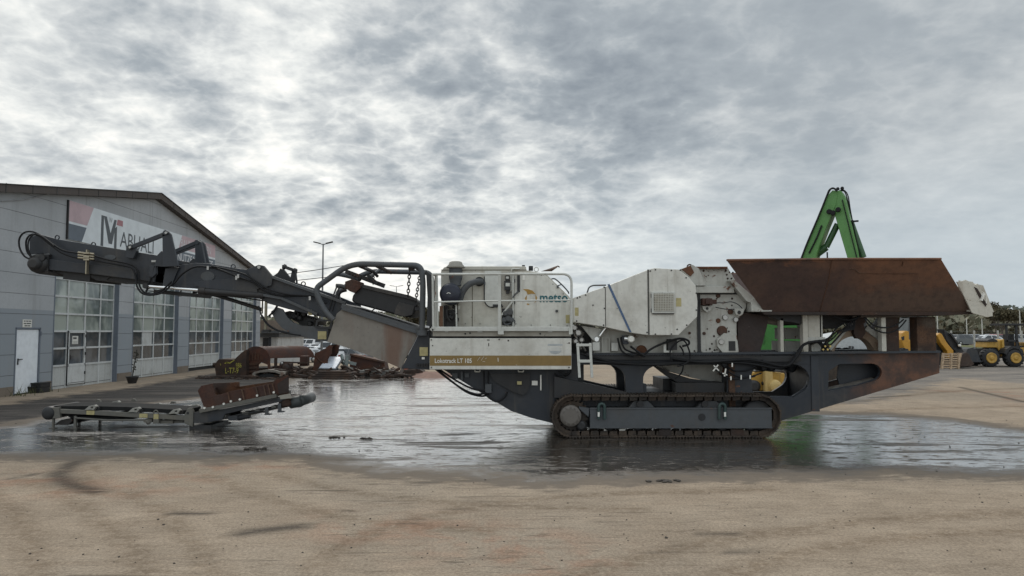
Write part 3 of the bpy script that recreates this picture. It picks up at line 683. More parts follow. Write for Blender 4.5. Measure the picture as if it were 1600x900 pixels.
# --- crawler tracks
xl, xr, rT = P(862, 652, YT).x, P(1222, 652, YT).x, .375
def track(y0, near):
    cl, cr, zc = xl + rT, xr - rT, rT + .004
    per = 2 * (cr - cl) + 2 * math.pi * rT; n = 54
    def at(s):
        s %= per; L_ = cr - cl
        if s < L_: return Vector((cl + s, 0, zc + rT)), Vector((1, 0, 0))
        s -= L_
        if s < math.pi * rT: a = math.pi / 2 - s / rT; return Vector((cr + math.cos(a) * rT, 0, zc + math.sin(a) * rT)), Vector((math.sin(a), 0, -math.cos(a)))
        s -= math.pi * rT
        if s < L_: return Vector((cr - s, 0, zc - rT)), Vector((-1, 0, 0))
        s -= L_; a = -math.pi / 2 - s / rT; return Vector((cl + math.cos(a) * rT, 0, zc + math.sin(a) * rT)), Vector((math.sin(a), 0, -math.cos(a)))
    mb = MB()
    for i in range(n):
        p, t = at((i + .5) * per / n); nr = Vector((-t.z, 0, t.x)); h = per / n * .47
        jz = random.uniform(-.004, .004)
        def q(a, b, y): v = p + t * a + nr * (b + jz); return (v.x, y, v.z)
        mb.hexa([q(-h, -.035, y0), q(h, -.035, y0), q(h, -.035, y0 + .5), q(-h, -.035, y0 + .5), q(-h, -.012, y0), q(h, -.012, y0), q(h, -.012, y0 + .5), q(-h, -.012, y0 + .5)])
        for c in (-.055, .0, .055):                                 # three low grousers a shoe
            g = .010; mb.hexa([q(c - g, -.013, y0 + .004), q(c + g, -.013, y0 + .004), q(c + g, -.013, y0 + .496), q(c - g, -.013, y0 + .496), q(c - g * .6, .006, y0 + .004), q(c + g * .6, .006, y0 + .004), q(c + g * .6, .006, y0 + .496), q(c - g * .6, .006, y0 + .496)])
        for yy in (y0 + .10, y0 + .36):                             # chain link under the shoe
            mb.hexa([q(-h * .8, -.115, yy), q(h * .8, -.105, yy), q(h * .8, -.105, yy + .05), q(-h * .8, -.115, yy + .05), q(-h * .95, -.036, yy), q(h * .95, -.036, yy), q(h * .95, -.036, yy + .05), q(-h * .95, -.036, yy + .05)])
    tr = obj('crawler_track', mb, M['track'], T)
    mb = MB(); a = P(922, 668, YT + .06); b = P(1206, 638, YT + .06); y1 = y0 + .06
    mb.box(a.x, b.x, y1, y1 + .36, a.z, b.z); c = P(912, 640, YT + .06)
    mb.profile([(a.x, b.z), (P(905, 633, YT).x, b.z + .03), (P(905, 633, YT).x, b.z - .01), (a.x - .02, b.z - .16)], y1 + .02, y1 + .3)
    for px in (1004, 1112): s_ = P(px, 638, YT).x; mb.profile([(s_ - .22, b.z), (s_ + .24, b.z), (s_ + .13, b.z + .12), (s_ - .12, b.z + .12)], y1 + .1, y1 + .3)
    fr = obj('track_frame', mb, M['grey_mid'], tr, .012)
    if near:
        mb = MB(); q = P(1098, 661.5 - 9, YT); mb.cyl((q.x, y1 - .004, q.z), (q.x, y1 + .02, q.z), .065, 16); obj('access_hole', mb, M['black'], tr)
        mb = MB()
        for i, z in ((0, b.z), (1, a.z)): mb.box(a.x, b.x, y1 - .012, y1 - .002, z - .012, z + .012)
        obj('frame_edge', mb, M['grey_mid'], tr)
    mb = MB(); q = P(892, 652, YT); mb.lathe((q.x, y0 + .03, zc), (0, 1, 0), [(0, .13), (.02, .185), (.06, .19), (.2, .19)], 28)
    for k in range(12): an = k * math.pi / 6; mb.cyl((q.x + .15 * math.cos(an), y0 + .02, zc + .15 * math.sin(an)), (q.x + .15 * math.cos(an), y0 + .05, zc + .15 * math.sin(an)), .014, 6)
    obj('final_drive', mb, paint('drive_hub_paint', (.13, .115, .10), .5, .6, (.09, .06, .045), .12, .2), tr, .004)
    mb = MB(); prof = []
    for k in range(22 * 4):
        an = 2 * math.pi * k / 88; rr = .29 if k % 4 in (0, 1) else .245; prof.append((cl + rr * math.cos(an), zc + rr * math.sin(an)))
    mb.profile(prof, y0 + .16, y0 + .24); obj('sprocket', mb, M['track'], tr)
    mb = MB(); mb.lathe((cr, y0 + .12, zc), (0, 1, 0), [(0, .1), (.01, .25), (.05, .27), (.2, .27), (.24, .1)], 26); obj('idler_wheel', mb, M['black_steel'], tr)
    for i in range(7):
        x = cl + .15 + i * (cr - cl - .3) / 6
        mb = MB(); mb.lathe((x, y0 + .09, .20), (0, 1, 0), [(0, .05), (.01, .09), (.30, .09), (.31, .05)], 14); mb.box(x - .09, x + .09, y0 + .12, y0 + .2, .18, .24); obj('track_roller', mb, M['black_steel'], tr)
    for px in (1002, 1104):
        x = P(px, 630, YT).x
        mb = MB(); mb.cyl((x, y0 + .1, .58), (x, y0 + .4, .58), .06, 14); mb.box(x - .05, x + .05, y0 + .2, y0 + .3, .45, .55); obj('carrier_roller', mb, M['black_steel'], tr)
    if near:
        for px in (940, 1128.5):
            pts = [P(px - 4.6, 655, YT + .03), P(px - 4.6, 640, YT + .03)] + [P(px + 4.6 * math.cos(R(180 - 20 * k)), 636 - 5 * math.sin(R(20 * k)), YT + .03) for k in range(1, 9)] + [P(px + 4.6, 640, YT + .03), P(px + 4.6, 655, YT + .03)]
            mb = MB(); mb.tube(pts, .028, 8); obj('lifting_shackle', mb, paint('dark_teal_paint', (.028, .052, .048), .45, .5), tr)
            mb = MB(); mb.pbox(px - 6 if px < 1000 else px + 3, 644, px - 3 if px < 1000 else px + 6, 651, YT + .0, YT + .012); obj('reflector', mb, M['letter'], tr)
        mb = MB(); mb.pbox(944, 670, 952, 673, YT + .12, YT + .2); mb.pbox(968, 670, 977, 673, YT + .12, YT + .2); obj('guide_shim', mb, M['letter'], tr)
        mb = MB(); mb.pbox(1030, 671, 1048, 681, YT + .08, YT + .15); mb.pbox(1142, 671, 1162, 681, YT + .08, YT + .15); obj('roller_guard', mb, M['rust_dark'], tr, .004)
track(YT, True); track(15.0, False)
# --- service cabinet with the ochre band
YC = 13.0
mb = MB(); mb.pbox(671, 528.5, 893, 577.5, YC, 15.3); cab = obj('service_cabinet', mb, M['white'], T, .012)
mb = MB(); mb.pbox(671.5, 555.5, 892.5, 571.5, YC - .003, YC); obj('stripe', mb, M['ochre'], cab)
mb = MB(); px_text(mb, 'Lokotrack LT 105', 679.5, 560, 737, 567.2, YC - .004, .012); obj('lettering', mb, M['letter'], cab)
mb = MB(); px_text(mb, 'NORDBERG', 857, 542.2, 877.5, 546.8, YC, .02); obj('lettering', mb, plain('faded_letters', (.66, .66, .63), .5), cab)
mb = MB(); mb.pbox(856, 537.4, 879, 540.2, YC - .003, YC); mb.prism([(857, 548), (878, 548), (874, 552), (868, 553.5), (861, 552)], YC - .003, YC); obj('emblem', mb, plain('faded_grey_emblem', (.40, .42, .42), .5), cab)
mb = MB()
for x0, y0, x1, y1 in ((793, 531, 795.5, 533.4), (888, 535, 890.5, 537), (761, 530.6, 765, 532), (763, 536, 764.2, 541)): mb.pbox(x0, y0, x1, y1, YC - .003, YC)
for x, y in ((674, 531), (674, 574), (889, 574), (780, 530.4), (676, 540)): q = P(x, y, YC); mb.cyl((q.x, YC - .008, q.z), (q.x, YC, q.z), .013, 6)
obj('paint_chip', mb, M['rust_dark'], cab)
mb = MB()
for a, b in (((746, 564), (750, 558)), ((752, 563), (756, 557)), ((754, 565), (758, 565)), ((758, 561), (760, 559)), ((778, 559), (778.5, 565)), ((806, 570), (808, 570.6))): mb.bar(P(*a, YC - .005), P(*b, YC - .005), .01, .004)
obj('scratch_mark', mb, M['letter'], cab)
mb = MB(); mb.pbox(675, 524.5, 893, 529.5, YC + .12, 15.2); obj('cabinet_gap', mb, M['black'], cab)
mb = MB(); mb.pbox(893, 552, 912, 600, 13.5, 15.0); mb.pbox(893, 508, 930, 552, 13.75, 15.0); obj('bulkhead', mb, M['black_steel'], cab)
# --- walkway and railing
mb = MB(); mb.pbox(674, 510.5, 893, 517.5, 12.96, 13.62); mb.prism([(671, 514), (678, 510.5), (678, 517.5), (674, 517.5)], 12.96, 13.6); wk = obj('walkway', mb, M['deck'], T, .008)
mb = MB(); mb.pbox(676, 517.5, 892, 525.5, 13.02, 13.6); obj('deck_edge', mb, M['deck_dark'], wk, .004)
mb = MB()
for x, y in ((727, 521.5), (734.5, 520.5), (844, 521.5)): q = P(x, y, 13.02); mb.cyl((q.x, 13.01, q.z), (q.x, 13.03, q.z), .016, 8)
obj('bolt_head', mb, M['black'], wk)
mb = MB()
for x0, x1 in ((746, 754), (856, 863), (695, 700)): mb.pbox(x0, 517.6, x1, 519.2, 12.99, 13.01)
mb.pbox(778, 515, 787, 522.5, 12.93, 12.96); mb.pbox(889, 512, 894, 522.5, 12.93, 12.96); obj('toe_bracket', mb, M['deck'], wk)
YR = 12.94
mb = MB()
mb.tube(fillet([P(675, 428.5, YR), P(893, 428, YR), P(893, 522, YR)], .17, 8), .022, 8); mb.tube([P(676, 472, YR), P(740, 470.5, YR), P(893, 469, YR)], .014, 8)
mb.tube([P(676, 428.5, YR), P(677, 514, YR)], .02, 8); mb.tube([P(681.5, 430, YR + .25), P(683, 512, YR + .25)], .03, 8); mb.tube([P(676, 428.5, YR), P(682, 431, YR + .3)], .02, 8)
mb.bar(P(780.5, 427, YR), P(780.5, 516, YR), .05, .03)
obj('railing', mb, M['deck'], wk)
mb = MB(); mb.pbox(678.5, 432, 681.5, 512, 13.1, 13.16); obj('gate_post', mb, M['white_rusty'], wk, .004)
# --- engine housing
YE = 13.62
mb = MB(); mb.prism([(689, 513), (689, 423.5), (694, 417.5), (700, 416), (821, 416), (823, 422.5), (853, 427.5), (889, 463), (893, 469), (893, 513)], YE, 15.2)
eng = obj('engine_housing', mb, M['beige'], T, .012)
mb = MB(); mb.prism([(803.5, 513), (803.5, 424.2), (851, 428.4), (887.5, 464.5), (891.5, 470), (891.5, 513)], YE - .03, YE - .001, (), YE - .03); dp = obj('door_panel', mb, M['white'], eng, .006)
mb = MB(); mb.pbox(714, 424, 716, 512, YE - .006, YE - .0005); mb.pbox(737.4, 447, 738.6, 512, YE - .006, YE - .0005); mb.pbox(689, 421.3, 822, 422.3, YE - .006, YE - .0005); obj('panel_seam', mb, plain('seam_shadow_gap', (.10, .085, .06), .8), eng)
mb = MB(); mb.prism([(757.5, 423.5), (783, 423.5), (783, 479), (763, 479), (757.5, 472)], YE - .03, YE - .001, (), YE - .03); obj('access_door', mb, M['deck'], eng, .006)
mb = MB(); mb.tube(fillet([P(757, 432, YE - .02), P(757, 472, YE - .02), P(764, 480, YE - .02), P(786, 479, YE - .02)], .08), .012, 6); mb.pbox(770, 475.6, 785, 479.6, YE - .05, YE - .031); obj('door_seal', mb, M['black'], eng)
# recessed bay with filters and valves
mb = MB(); mb.pbox(784, 425, 803, 508, YE - .012, YE - .001); obj('bay_panel', mb, M['deck_dark'], eng)
mb = MB(); mb.pbox(784, 482, 803, 508, YE - .02, YE - .012); mb.pbox(789.5, 430, 796, 438, YE - .06, YE - .012); mb.pbox(788, 439, 797.5, 453, YE - .08, YE - .012); mb.pbox(791, 453, 796, 459, YE - .05, YE - .012); mb.pbox(808, 428, 812.5, 456, YE - .06, YE - .031); obj('control_box', mb, M['black'], eng, .003)
mb = MB(); mb.pbox(790.6, 432, 795, 435.4, YE - .066, YE - .06); mb.pbox(790, 442, 796.5, 447.4, YE - .088, YE - .08); mb.bar(P(784, 492, YE - .1), P(803, 468, YE - .1), .035, .03); mb.tube([P(801.5, 512, YE - .06), P(801.5, 426, YE - .06)], .02, 6)
mb.tube(fillet([P(798.5, 455, YE - .05), P(798.5, 424, YE - .05), P(800, 420, YE - .05), P(812, 420, YE - .05)], .03), .012, 6)
obj('fitting', mb, M['deck'], eng)
mb = MB()
for x, y, r in ((790, 490, .05), (796, 488, .07), (794, 498, .06), (788, 500, .05), (799, 500, .05)): q = P(x, y, YE - .03); mb.lathe((q.x, YE - .14, q.z), (0, 1, 0), [(0, r * .6), (.02, r), (.1, r)], 12)
mb.hose([P(810, 456, YE - .06), P(806, 459, YE - .09), P(801, 465, YE - .1)], .014); mb.hose([P(786, 500, YE - .1), P(790, 507, YE - .12), P(798, 505, YE - .1)], .016)
obj('filter_element', mb, M['grey_mid'], eng)
# air cleaner
YA = 13.42
q = P(712, 420, YA)
def zz(y, Y=YA): return P(800, y, Y).z
mb = MB(); mb.lathe((q.x, YA, zz(447)), (0, 0, 1), [(0, .10), (0.02, .11), (zz(443.5) - zz(447), .095), (zz(436) - zz(447), .118), (zz(433) - zz(447), .124), (zz(418.5) - zz(447), .118)], 24)
ac = obj('air_intake', mb, M['grey_mid'], eng)
mb = MB(); mb.lathe((q.x, YA, zz(419.5)), (0, 0, 1), [(0, .10), (.01, .175), (.03, .172), (.07, .13), (.115, .115), (.13, .08)], 24); obj('rain_cap', mb, paint('dusty_cap', (.25, .235, .20), .6, .6), ac)
c = P(703.5, 459, 13.2)
mb = MB(); mb.lathe((c.x, 13.2, c.z), (0, 1, 0), [(.03, .18), (.03, .195), (.42, .195), (.44, .15)], 28); mb.cyl((c.x + .02, YA, c.z + .1), (q.x, YA, zz(447)), .11, 16); flt = obj('filter_housing', mb, M['grey'], eng)
mb = MB(); mb.lathe((c.x, 13.2, c.z), (0, 1, 0), [(-.012, .06), (0, .15), (.02, .185), (.05, .185)], 28); obj('filter_cover', mb, M['drum'], flt)
mb = MB(); mb.bar(P(698, 458.6, 13.186), P(701, 457.2, 13.186), .014, .012); mb.bar(P(701, 457.2, 13.186), P(704, 458.8, 13.186), .014, .012); obj('cover_mark', mb, M['letter'], flt)
mb = MB(); mb.tube(catmull([P(718, 470, 13.4), P(723, 456, 13.38), P(732, 445, 13.38), P(742, 440.5, 13.42), P(752, 440, 13.6)], 6), .058, 12); obj('intake_pipe', mb, M['grey_mid'], eng)
mb = MB(); e = P(749, 440, YE); mb.cyl((e.x, YE - .02, e.z), (e.x, YE - .0006, e.z), .088, 20); obj('pipe_port', mb, M['black'], eng)
mb = MB(); mb.pbox(693, 477, 698, 512, 13.5, 13.6); mb.pbox(698, 484, 712, 512, 13.45, 13.58)
for i in range(9): x, y = random.uniform(697, 715), random.uniform(478, 508); e = P(x, y, 13.42); mb.lathe((e.x, 13.4, e.z), (0, 1, 0), [(0, .02), (.01, .035), (.1, .035)], 8)
mb.hose([P(700, 478, 13.4), P(698, 492, 13.38), P(704, 503, 13.4)], .02); mb.hose([P(709, 479, 13.4), P(713, 490, 13.36), P(709, 508, 13.4)], .018)
obj('coolant_unit', mb, M['black_steel'], eng)
mb = MB(); mb.tube([P(712.5, 477, 13.36), P(713.5, 511, 13.36)], .018, 6); mb.pbox(716, 478, 718.4, 483, 13.4, 13.45); obj('support_rod', mb, M['deck'], eng)
mb = MB(); mb.pbox(686.5, 478, 692, 512, 13.3, 13.34); obj('wooden_board', mb, plain('brown_board', (.16, .085, .05), .8), eng)
# roof fittings
mb = MB(); mb.lathe(P(818, 422.5, 13.9), (0, 0, 1), [(0, .05), (.06, .05), (.07, .03), (.10, .03)], 12); mb.pbox(812, 418, 822, 422, 13.85, 14.0); mb.lathe(P(829.5, 423, 13.9), (0, 0, 1), [(0, .045), (.015, .04), (.02, .042), (.085, .042), (.09, .035)], 14); obj('filler_cap', mb, M['black'], eng)
mb = MB(); mb.ring(P(838, 421, 13.8), (0, 1, 0), .04, .009); mb.tube([P(777, 424, 13.7), P(778, 420, 13.7), P(788, 420.5, 13.7)], .012, 6); mb.tube([P(783, 420, 13.7), P(784.5, 417, 13.7)], .012, 6); obj('lifting_eye', mb, M['deck'], eng)
mb = MB(); mb.plate([P(845, 424, 13.75), P(862, 424, 13.75), P(870.5, 418, 13.75), P(872, 414.8, 13.75), P(872, 415, 14.5), P(846, 424, 14.5)], .02); mb.tube([P(871, 415.5, 13.8), P(874.5, 417.5, 13.8)], .012, 5); obj('roof_flap', mb, M['rust_post'], eng)
mb = MB(); mb.tube(catmull([P(860, 437, 13.8), P(864, 435.5, 13.8), P(869, 437, 13.8), P(880, 447, 13.8), P(887, 455, 13.8), P(889, 459, 13.8)], 4), .014, 6); mb.tube(catmull([P(860, 437, 14.7), P(864, 435.5, 14.7), P(869, 437, 14.7), P(880, 447, 14.7), P(889, 457, 14.7)], 4), .014, 6); mb.tube([P(870, 447, 13.8), P(876, 445, 13.8)], .012, 6); obj('handrail', mb, M['grey_mid'], eng)
# emblem and word on the door
YD = YE - .031
mb = MB()
for y in (436, 470, 500): mb.pbox(802.5, y, 805, y + 5, YE - .055, YE - .031)
mb.pbox(868, 484, 872, 488, YE - .05, YE - .031); mb.pbox(870, 446, 873, 450, YE - .05, YE - .031); mb.pbox(779, 440, 782, 443, YE - .05, YE - .031); mb.pbox(756, 440, 758.4, 445, YE - .05, YE - .031); obj('hinge', mb, M['grey_mid'], dp)
mb = MB(); bolts(mb, [(724, 428), (740, 428), (692, 430), (692, 470), (727, 506), (750, 506), (806, 506), (830, 508), (860, 508), (886, 509), (824, 428), (846, 430), (864, 444), (880, 459)], YE - .03, .010, .008); obj('bolt_head', mb, M['grey_mid'], eng)
mb = MB(); px_text(mb, 'metso', 843.5, 459.5, 887, 472.5, YD, .022); obj('lettering', mb, M['teal'], dp)
mb = MB()
mb.prism([(817, 451.5), (825, 451.8), (832, 454), (837, 459.5), (830, 459), (824.5, 460.4), (822.5, 455.5)], YD - .004, YD)
mb.prism([(836.8, 460), (839.4, 465), (838.6, 470), (835, 473.5), (836.8, 469), (836.6, 464.5)], YD - .004, YD); mb.prism([(823.6, 461), (820.4, 465), (820, 470), (824, 470), (823, 466)], YD - .004, YD)
mb.prism([(824, 474), (828, 475), (825, 477), (822.6, 475)], YD - .004, YD)
obj('emblem', mb, M['ochre_logo'], dp)
mb = MB(); mb.pbox(884, 492, 890, 505, YD - .003, YD); obj('sticker', mb, M['sticker'], dp)
mb = MB(); mb.pbox(816.5, 429, 820, 437.5, YD - .003, YD); obj('notice', mb, M['letter'], dp)
# --- flap beside the magnet frame
mb = MB(); mb.prism([(665.5, 423), (673.5, 430), (673, 510), (666.5, 509), (668, 465)], 13.05, 13.08); obj('rubber_flap', mb, M['black'], T)
# --- big flywheel guard
YG = 12.95
gout = [(896.5, 503.5), (896.5, 465), (946, 447.5), (955, 444), (1013, 421), (1023, 418.6), (1061, 421), (1076, 433), (1087, 446), (1090, 470), (1089.5, 495), (1060, 524), (1012, 523.8), (985, 520), (945, 511)]
mb = MB(); mb.prism(gout, YG, 13.5); gd = obj('flywheel_guard', mb, M['white'], T, .012)
mb = MB(); mb.pbox(945.7, 448, 946.5, 510, YG - .004, YG); mb.pbox(1012.6, 421, 1014, 523, YG - .007, YG); obj('panel_seam', mb, plain('panel_gap', (.09, .085, .075), .8), gd)
mb = MB(); mb.prism([(949, 444.5), (952.5, 443.6), (987, 519.4), (983.2, 518.8)], YG - .005, YG); obj('stripe', mb, M['blue'], gd)
mb = MB(); mb.pbox(1018.5, 456, 1054.5, 489.5, YG - .05, YG); vg = obj('vent_grille', mb, M['deck'], gd, .008)
mb = MB(); mb.pbox(1022, 458.5, 1053, 486, YG - .054, YG - .0501); obj('grille_recess', mb, plain('grille_dark', (.13, .12, .085), .7), vg)
mb = MB()
for i in range(12): x = 1023.4 + i * 2.6; mb.pbox(x, 458.5, x + 1.2, 486, YG - .060, YG - .0541)
for i in range(10): y = 460 + i * 2.7; mb.pbox(1022, y, 1053, y + 1.1, YG - .066, YG - .0601)
obj('grille_bars', mb, M['beige'], vg)
mb = MB(); mb.pbox(1017.4, 459, 1019, 465, YG - .03, YG); mb.pbox(1017.4, 482, 1019, 488, YG - .03, YG); mb.pbox(1020, 489.5, 1053, 491, YG - .03, YG); obj('hinge', mb, M['black'], gd)
mb = MB(); mb.pbox(898.3, 480.5, 904, 493.5, YG - .003, YG); mb.pbox(1056.5, 465.5, 1064.5, 479, YG - .003, YG); obj('sticker', mb, M['sticker'], gd)
mb = MB(); bolts(mb, [(1016, 423.5), (1024, 421.5), (1049, 422.5), (1072, 434), (1088, 458), (1088, 484.5), (1073, 508), (1049, 522), (1024, 522), (1011, 519.5), (901, 501.5), (943, 508), (944.4, 481.8), (926.5, 476.8), (902, 465.5), (906, 464), (915, 461), (944, 448.6), (1063, 421.8), (1058, 514.5)], YG, .014, .008); obj('bolt_head', mb, M['black'], gd)
mb = MB()
for Y in (13.1, 13.45): mb.tube(fillet([P(917.5, 458, Y), P(920, 449, Y), P(926, 446, Y), P(947, 445.6, Y)], .06), .014, 7)
obj('handle', mb, M['grey_mid'], gd)
# --- crusher body behind it
YJ = 13.3
mb = MB()
mb.prism([(928, 552.3), (928, 512), (1000, 512), (1058, 470), (1074, 446), (1082, 418.5), (1138, 419), (1150, 440), (1166, 468), (1166, 480), (1160, 492), (1151, 500), (1151, 520), (1155, 552.3)], YJ, 15.0)
jb = obj('jaw_crusher_body', mb, M['white_rusty'], T, .01)
mb = MB(); mb.pbox(1078, 447.5, 1147, 457.5, YJ - .1, YJ - .001); mb.prism([(1062, 421), (1080, 414.5), (1090, 421), (1100, 447), (1084, 447), (1074, 436)], YJ - .12, YJ - .001, (), YJ); mb.prism([(1140, 438), (1146, 436), (1180, 466), (1184, 478), (1166, 470)], YJ - .2, YJ - .001, (), YJ - .2); mb.pbox(1174, 467, 1206, 487, YJ - .22, 14.8); obj('ledge', mb, M['white_rusty'], jb, .006)
mb = MB(); mb.pbox(1080, 416.5, 1137, 420, YJ - .06, 15.0); mb.prism([(1064, 421), (1078, 415), (1084, 426), (1078, 432)], YJ - .14, YJ - .121, (), YJ - .1); obj('rim_plate', mb, M['rust'], jb, .004)
mb = MB(); mb.ring(P(1077.5, 417, YJ - .06), (0, 1, 0), .042, .014); obj('lifting_eye', mb, M['rust_dark'], jb)
def disc(mb, x, y, r, d=.05, Y=YJ): e = P(x, y, Y); mb.lathe((e.x, Y - d, e.z), (0, 1, 0), [(0, r * .85), (.008, r), (d + .003, r)], 18)
mb = MB(); disc(mb, 1127.8, 517, .093, .03); disc(mb, 1122, 501, .042, .02); disc(mb, 1100, 521, .03, .02); disc(mb, 1077.4, 520.4, .024, .02); disc(mb, 1122, 462, .04, .02); disc(mb, 1141, 487, .05, .03); disc(mb, 1002, 548, .10, .03); obj('rusty_boss', mb, M['rust'], jb)
mb = MB(); disc(mb, 1132.5, 496, .05, .04); disc(mb, 1148.5, 499.5, .045, .06); disc(mb, 1124.5, 534, .05, .12); obj('pin_end', mb, M['steel'], jb)
mb = MB(); mb.prism([(1120, 531), (1132, 520.5), (1150, 523), (1154, 552), (1130, 552), (1121, 541)], YJ - .09, YJ - .001, (), YJ - .09); mb.prism([(1146, 482), (1163, 482), (1161, 490), (1156, 494), (1150, 492)], YJ - .11, YJ - .06, (), YJ - .1); mb.prism([(1097, 478), (1112, 478), (1111, 484), (1104.5, 488), (1099, 484)], YJ - .11, YJ - .001, (), YJ - .1); obj('bracket', mb, M['white_rusty'], jb, .006)
mb = MB(); disc(mb, 1155, 488, .032, .012, YJ - .11); disc(mb, 1105, 482, .025, .012, YJ - .11); mb.pbox(1139, 533, 1149, 548, YJ - .1, YJ - .0901); mb.pbox(1090.5, 459, 1094, 551, YJ - .03, YJ - .001); mb.pbox(1092, 457.6, 1160, 460, YJ - .02, YJ - .001); obj('dark_plate', mb, M['black_steel'], jb)  # dark discs on the brackets, dark strips below the ledge and beside the guard
mb = MB(); mb.pbox(1098, 466, 1113, 477, YJ - .16, YJ - .001); mb.pbox(1103, 468, 1120, 475, YJ - .2, YJ - .16); disc(mb, 1101, 469, .03, .18); disc(mb, 1106, 475, .03, .22); obj('rusty_valve_block', mb, M['rust_red'], jb, .006)
mb = MB(); mb.hose([P(1120, 473, 13.1), P(1132, 473, 13.1), P(1142, 471.5, 13.1), P(1152, 475, 13.1), P(1160, 482, 13.1)], .009); mb.hose([P(1118, 480, 13.15), P(1134, 483, 13.1), P(1148, 483, 13.1)], .009); obj('pipe_line', mb, M['black_steel'], jb)
mb = MB()
rs = random.Random(4)
for i in range(46):
    x, y = rs.choice([(rs.uniform(1082, 1150), rs.uniform(419, 436)), (rs.uniform(1082, 1150), rs.uniform(544, 551)), (rs.uniform(1096, 1150), rs.uniform(460, 545))]); e = P(x, y, YJ); mb.cyl((e.x, YJ - .006, e.z), (e.x, YJ, e.z), rs.uniform(.007, .022), 7)
obj('rust_spot', mb, M['rust_dark'], jb)
# equipment under the guard
mb = MB(); mb.prism([(908, 509), (945, 514), (936, 530), (930, 533), (926, 531)], 13.2, 13.24); mb.pbox(926, 535, 937, 548, 13.1, 13.25); mb.pbox(955.5, 535.5, 966, 548.5, 13.2, 13.29); mb.pbox(1037, 538, 1041, 551, 13.1, 13.15); mb.pbox(1041, 548, 1050, 551, 13.1, 13.15); obj('mount_plate', mb, M['deck'], jb, .006)
mb = MB(); e = P(932, 530, 13.18); mb.cyl((e.x, 13.14, e.z), (e.x, 13.22, e.z), .04, 14); mb.cyl(P(946, 512, 13.15), P(937, 525, 13.15), .03, 10); mb.cyl(P(976, 529, 13.12), P(990, 530, 13.08), .05, 14); obj('chrome_pin', mb, M['chrome'], jb)
mb = MB(); e = P(986.5, 530, 13.0); mb.lathe((e.x, 13.0, e.z), (0, 1, 0), [(0, .04), (.01, .06), (.16, .06)], 18); obj('grease_pot', mb, M['letter'], jb)
mb = MB(); mb.pbox(1044, 530, 1058, 547, 13.1, 13.25); mb.pbox(972, 524, 982, 538, 13.1, 13.2); obj('sensor_box', mb, M['grey'], jb, .006)
mb = MB(); mb.prism([(940, 527), (953, 527), (953, 551), (940, 551)], 13.26, 13.3, [[(942, 529), (951, 529), (951, 549), (942, 549)]]); obj('inspection_frame', mb, M['white_rusty'], jb)
mb = MB()
for x, y, r in ((897, 512, .06), (903, 520, .07), (899, 533, .05), (908, 531, .05)): e = P(x, y, 13.2); mb.lathe((e.x, 13.1, e.z), (0, 1, 0), [(0, r * .6), (.02, r), (.2, r)], 14)
mb.hose([P(902, 505, 13.3), P(896, 518, 13.2), P(902, 530, 13.2), P(908, 545, 13.25)], .02); mb.hose([P(912, 520, 13.3), P(907, 532, 13.2), P(915, 548, 13.25)], .02); obj('hydraulic_motor', mb, M['steel'], jb)
mb = MB(); mb.prism([(1018, 563), (1134, 563), (1134, 598), (1112, 597), (1080, 590), (1048, 581)], 13.85, 14.6); obj('lower_hopper', mb, M['white_rusty'], jb, .01)
mb = MB(); mb.pbox(1140, 562, 1148, 640, 13.25, 13.299); obj('stained_post', mb, M['rust_post'], jb)
# --- ladder
mb = MB()
YL = 12.93
mb.bar(P(902.5, 536, YL), P(905.5, 590, YL), .045, .03); mb.bar(P(922, 536, YL), P(925, 590, YL), .045, .03)
a = P(900.5, 541, YL); b = P(924.5, 537, YL); mb.box(a.x, b.x, YL - .02, YL + .03, a.z, b.z); a = P(904, 566.5, YL); b = P(923.5, 562, YL); mb.box(a.x, b.x, YL - .02, YL + .03, a.z, b.z)
obj('access_ladder', mb, M['deck'], T, .004)
# --- brown curtain
mb = MB(); mb.prism([(1152, 498), (1163, 488), (1201, 494), (1199, 508), (1187.5, 552), (1151, 552), (1153, 524)], 13.35, 14.9); obj('rubber_curtain', mb, M['brown_flap'], T, .006)
# --- feed hopper
mb = MB(); Yt, Yb, Yt2, Yb2 = 12.62, 13.1, 15.7, 15.2
A1, B1, C1, D1 = P(1135, 406.5, Yt), P(1470, 404.5, Yt), P(1521, 488, Yb), P(1195, 488, Yb)
def far(p, Y): return Vector((p.x, Y, p.z))
mb.plate([A1, D1, C1, B1], -.025); A2, B2, C2, D2 = far(A1, Yt2), far(B1, Yt2), far(C1, Yb2), far(D1, Yb2); mb.plate([A2, B2, C2, D2], -.025)
hop = obj('feed_hopper', mb, M['hopper'], T)
mb = MB(); mb.bar(A1 + Vector((0, -.01, .0)), P(1300, 405.5, Yt) + Vector((0, -.01, .01)), .05, .035); mb.bar(P(1300, 405.5, Yt) + Vector((0, -.01, .01)), B1 + Vector((0, -.01, 0)), .05, .035); mb.bar(A2, B2, .05, .04); obj('rim_bar', mb, M['hopper'], hop, .01)
mb = MB(); mb.prism([(1190, 487.5), (1521, 487.5), (1521, 490.5), (1480, 493), (1195, 492)], 13.06, 15.2, (), 13.06); obj('hopper_floor', mb, M['rust_dark'], hop, .006)
mb = MB()
mb.prism([(1495, 440), (1503, 439.5), (1509, 437), (1514, 439.5), (1520, 440), (1527, 450), (1540, 472), (1551, 486), (1551.5, 494), (1541, 495.5), (1519, 489)], 12.95, 12.98)
mb.plate([P(1497, 438, 15.2), P(1521, 489.5, 15.2), P(1552, 488, 15.2), P(1535, 446, 15.2)], .03)
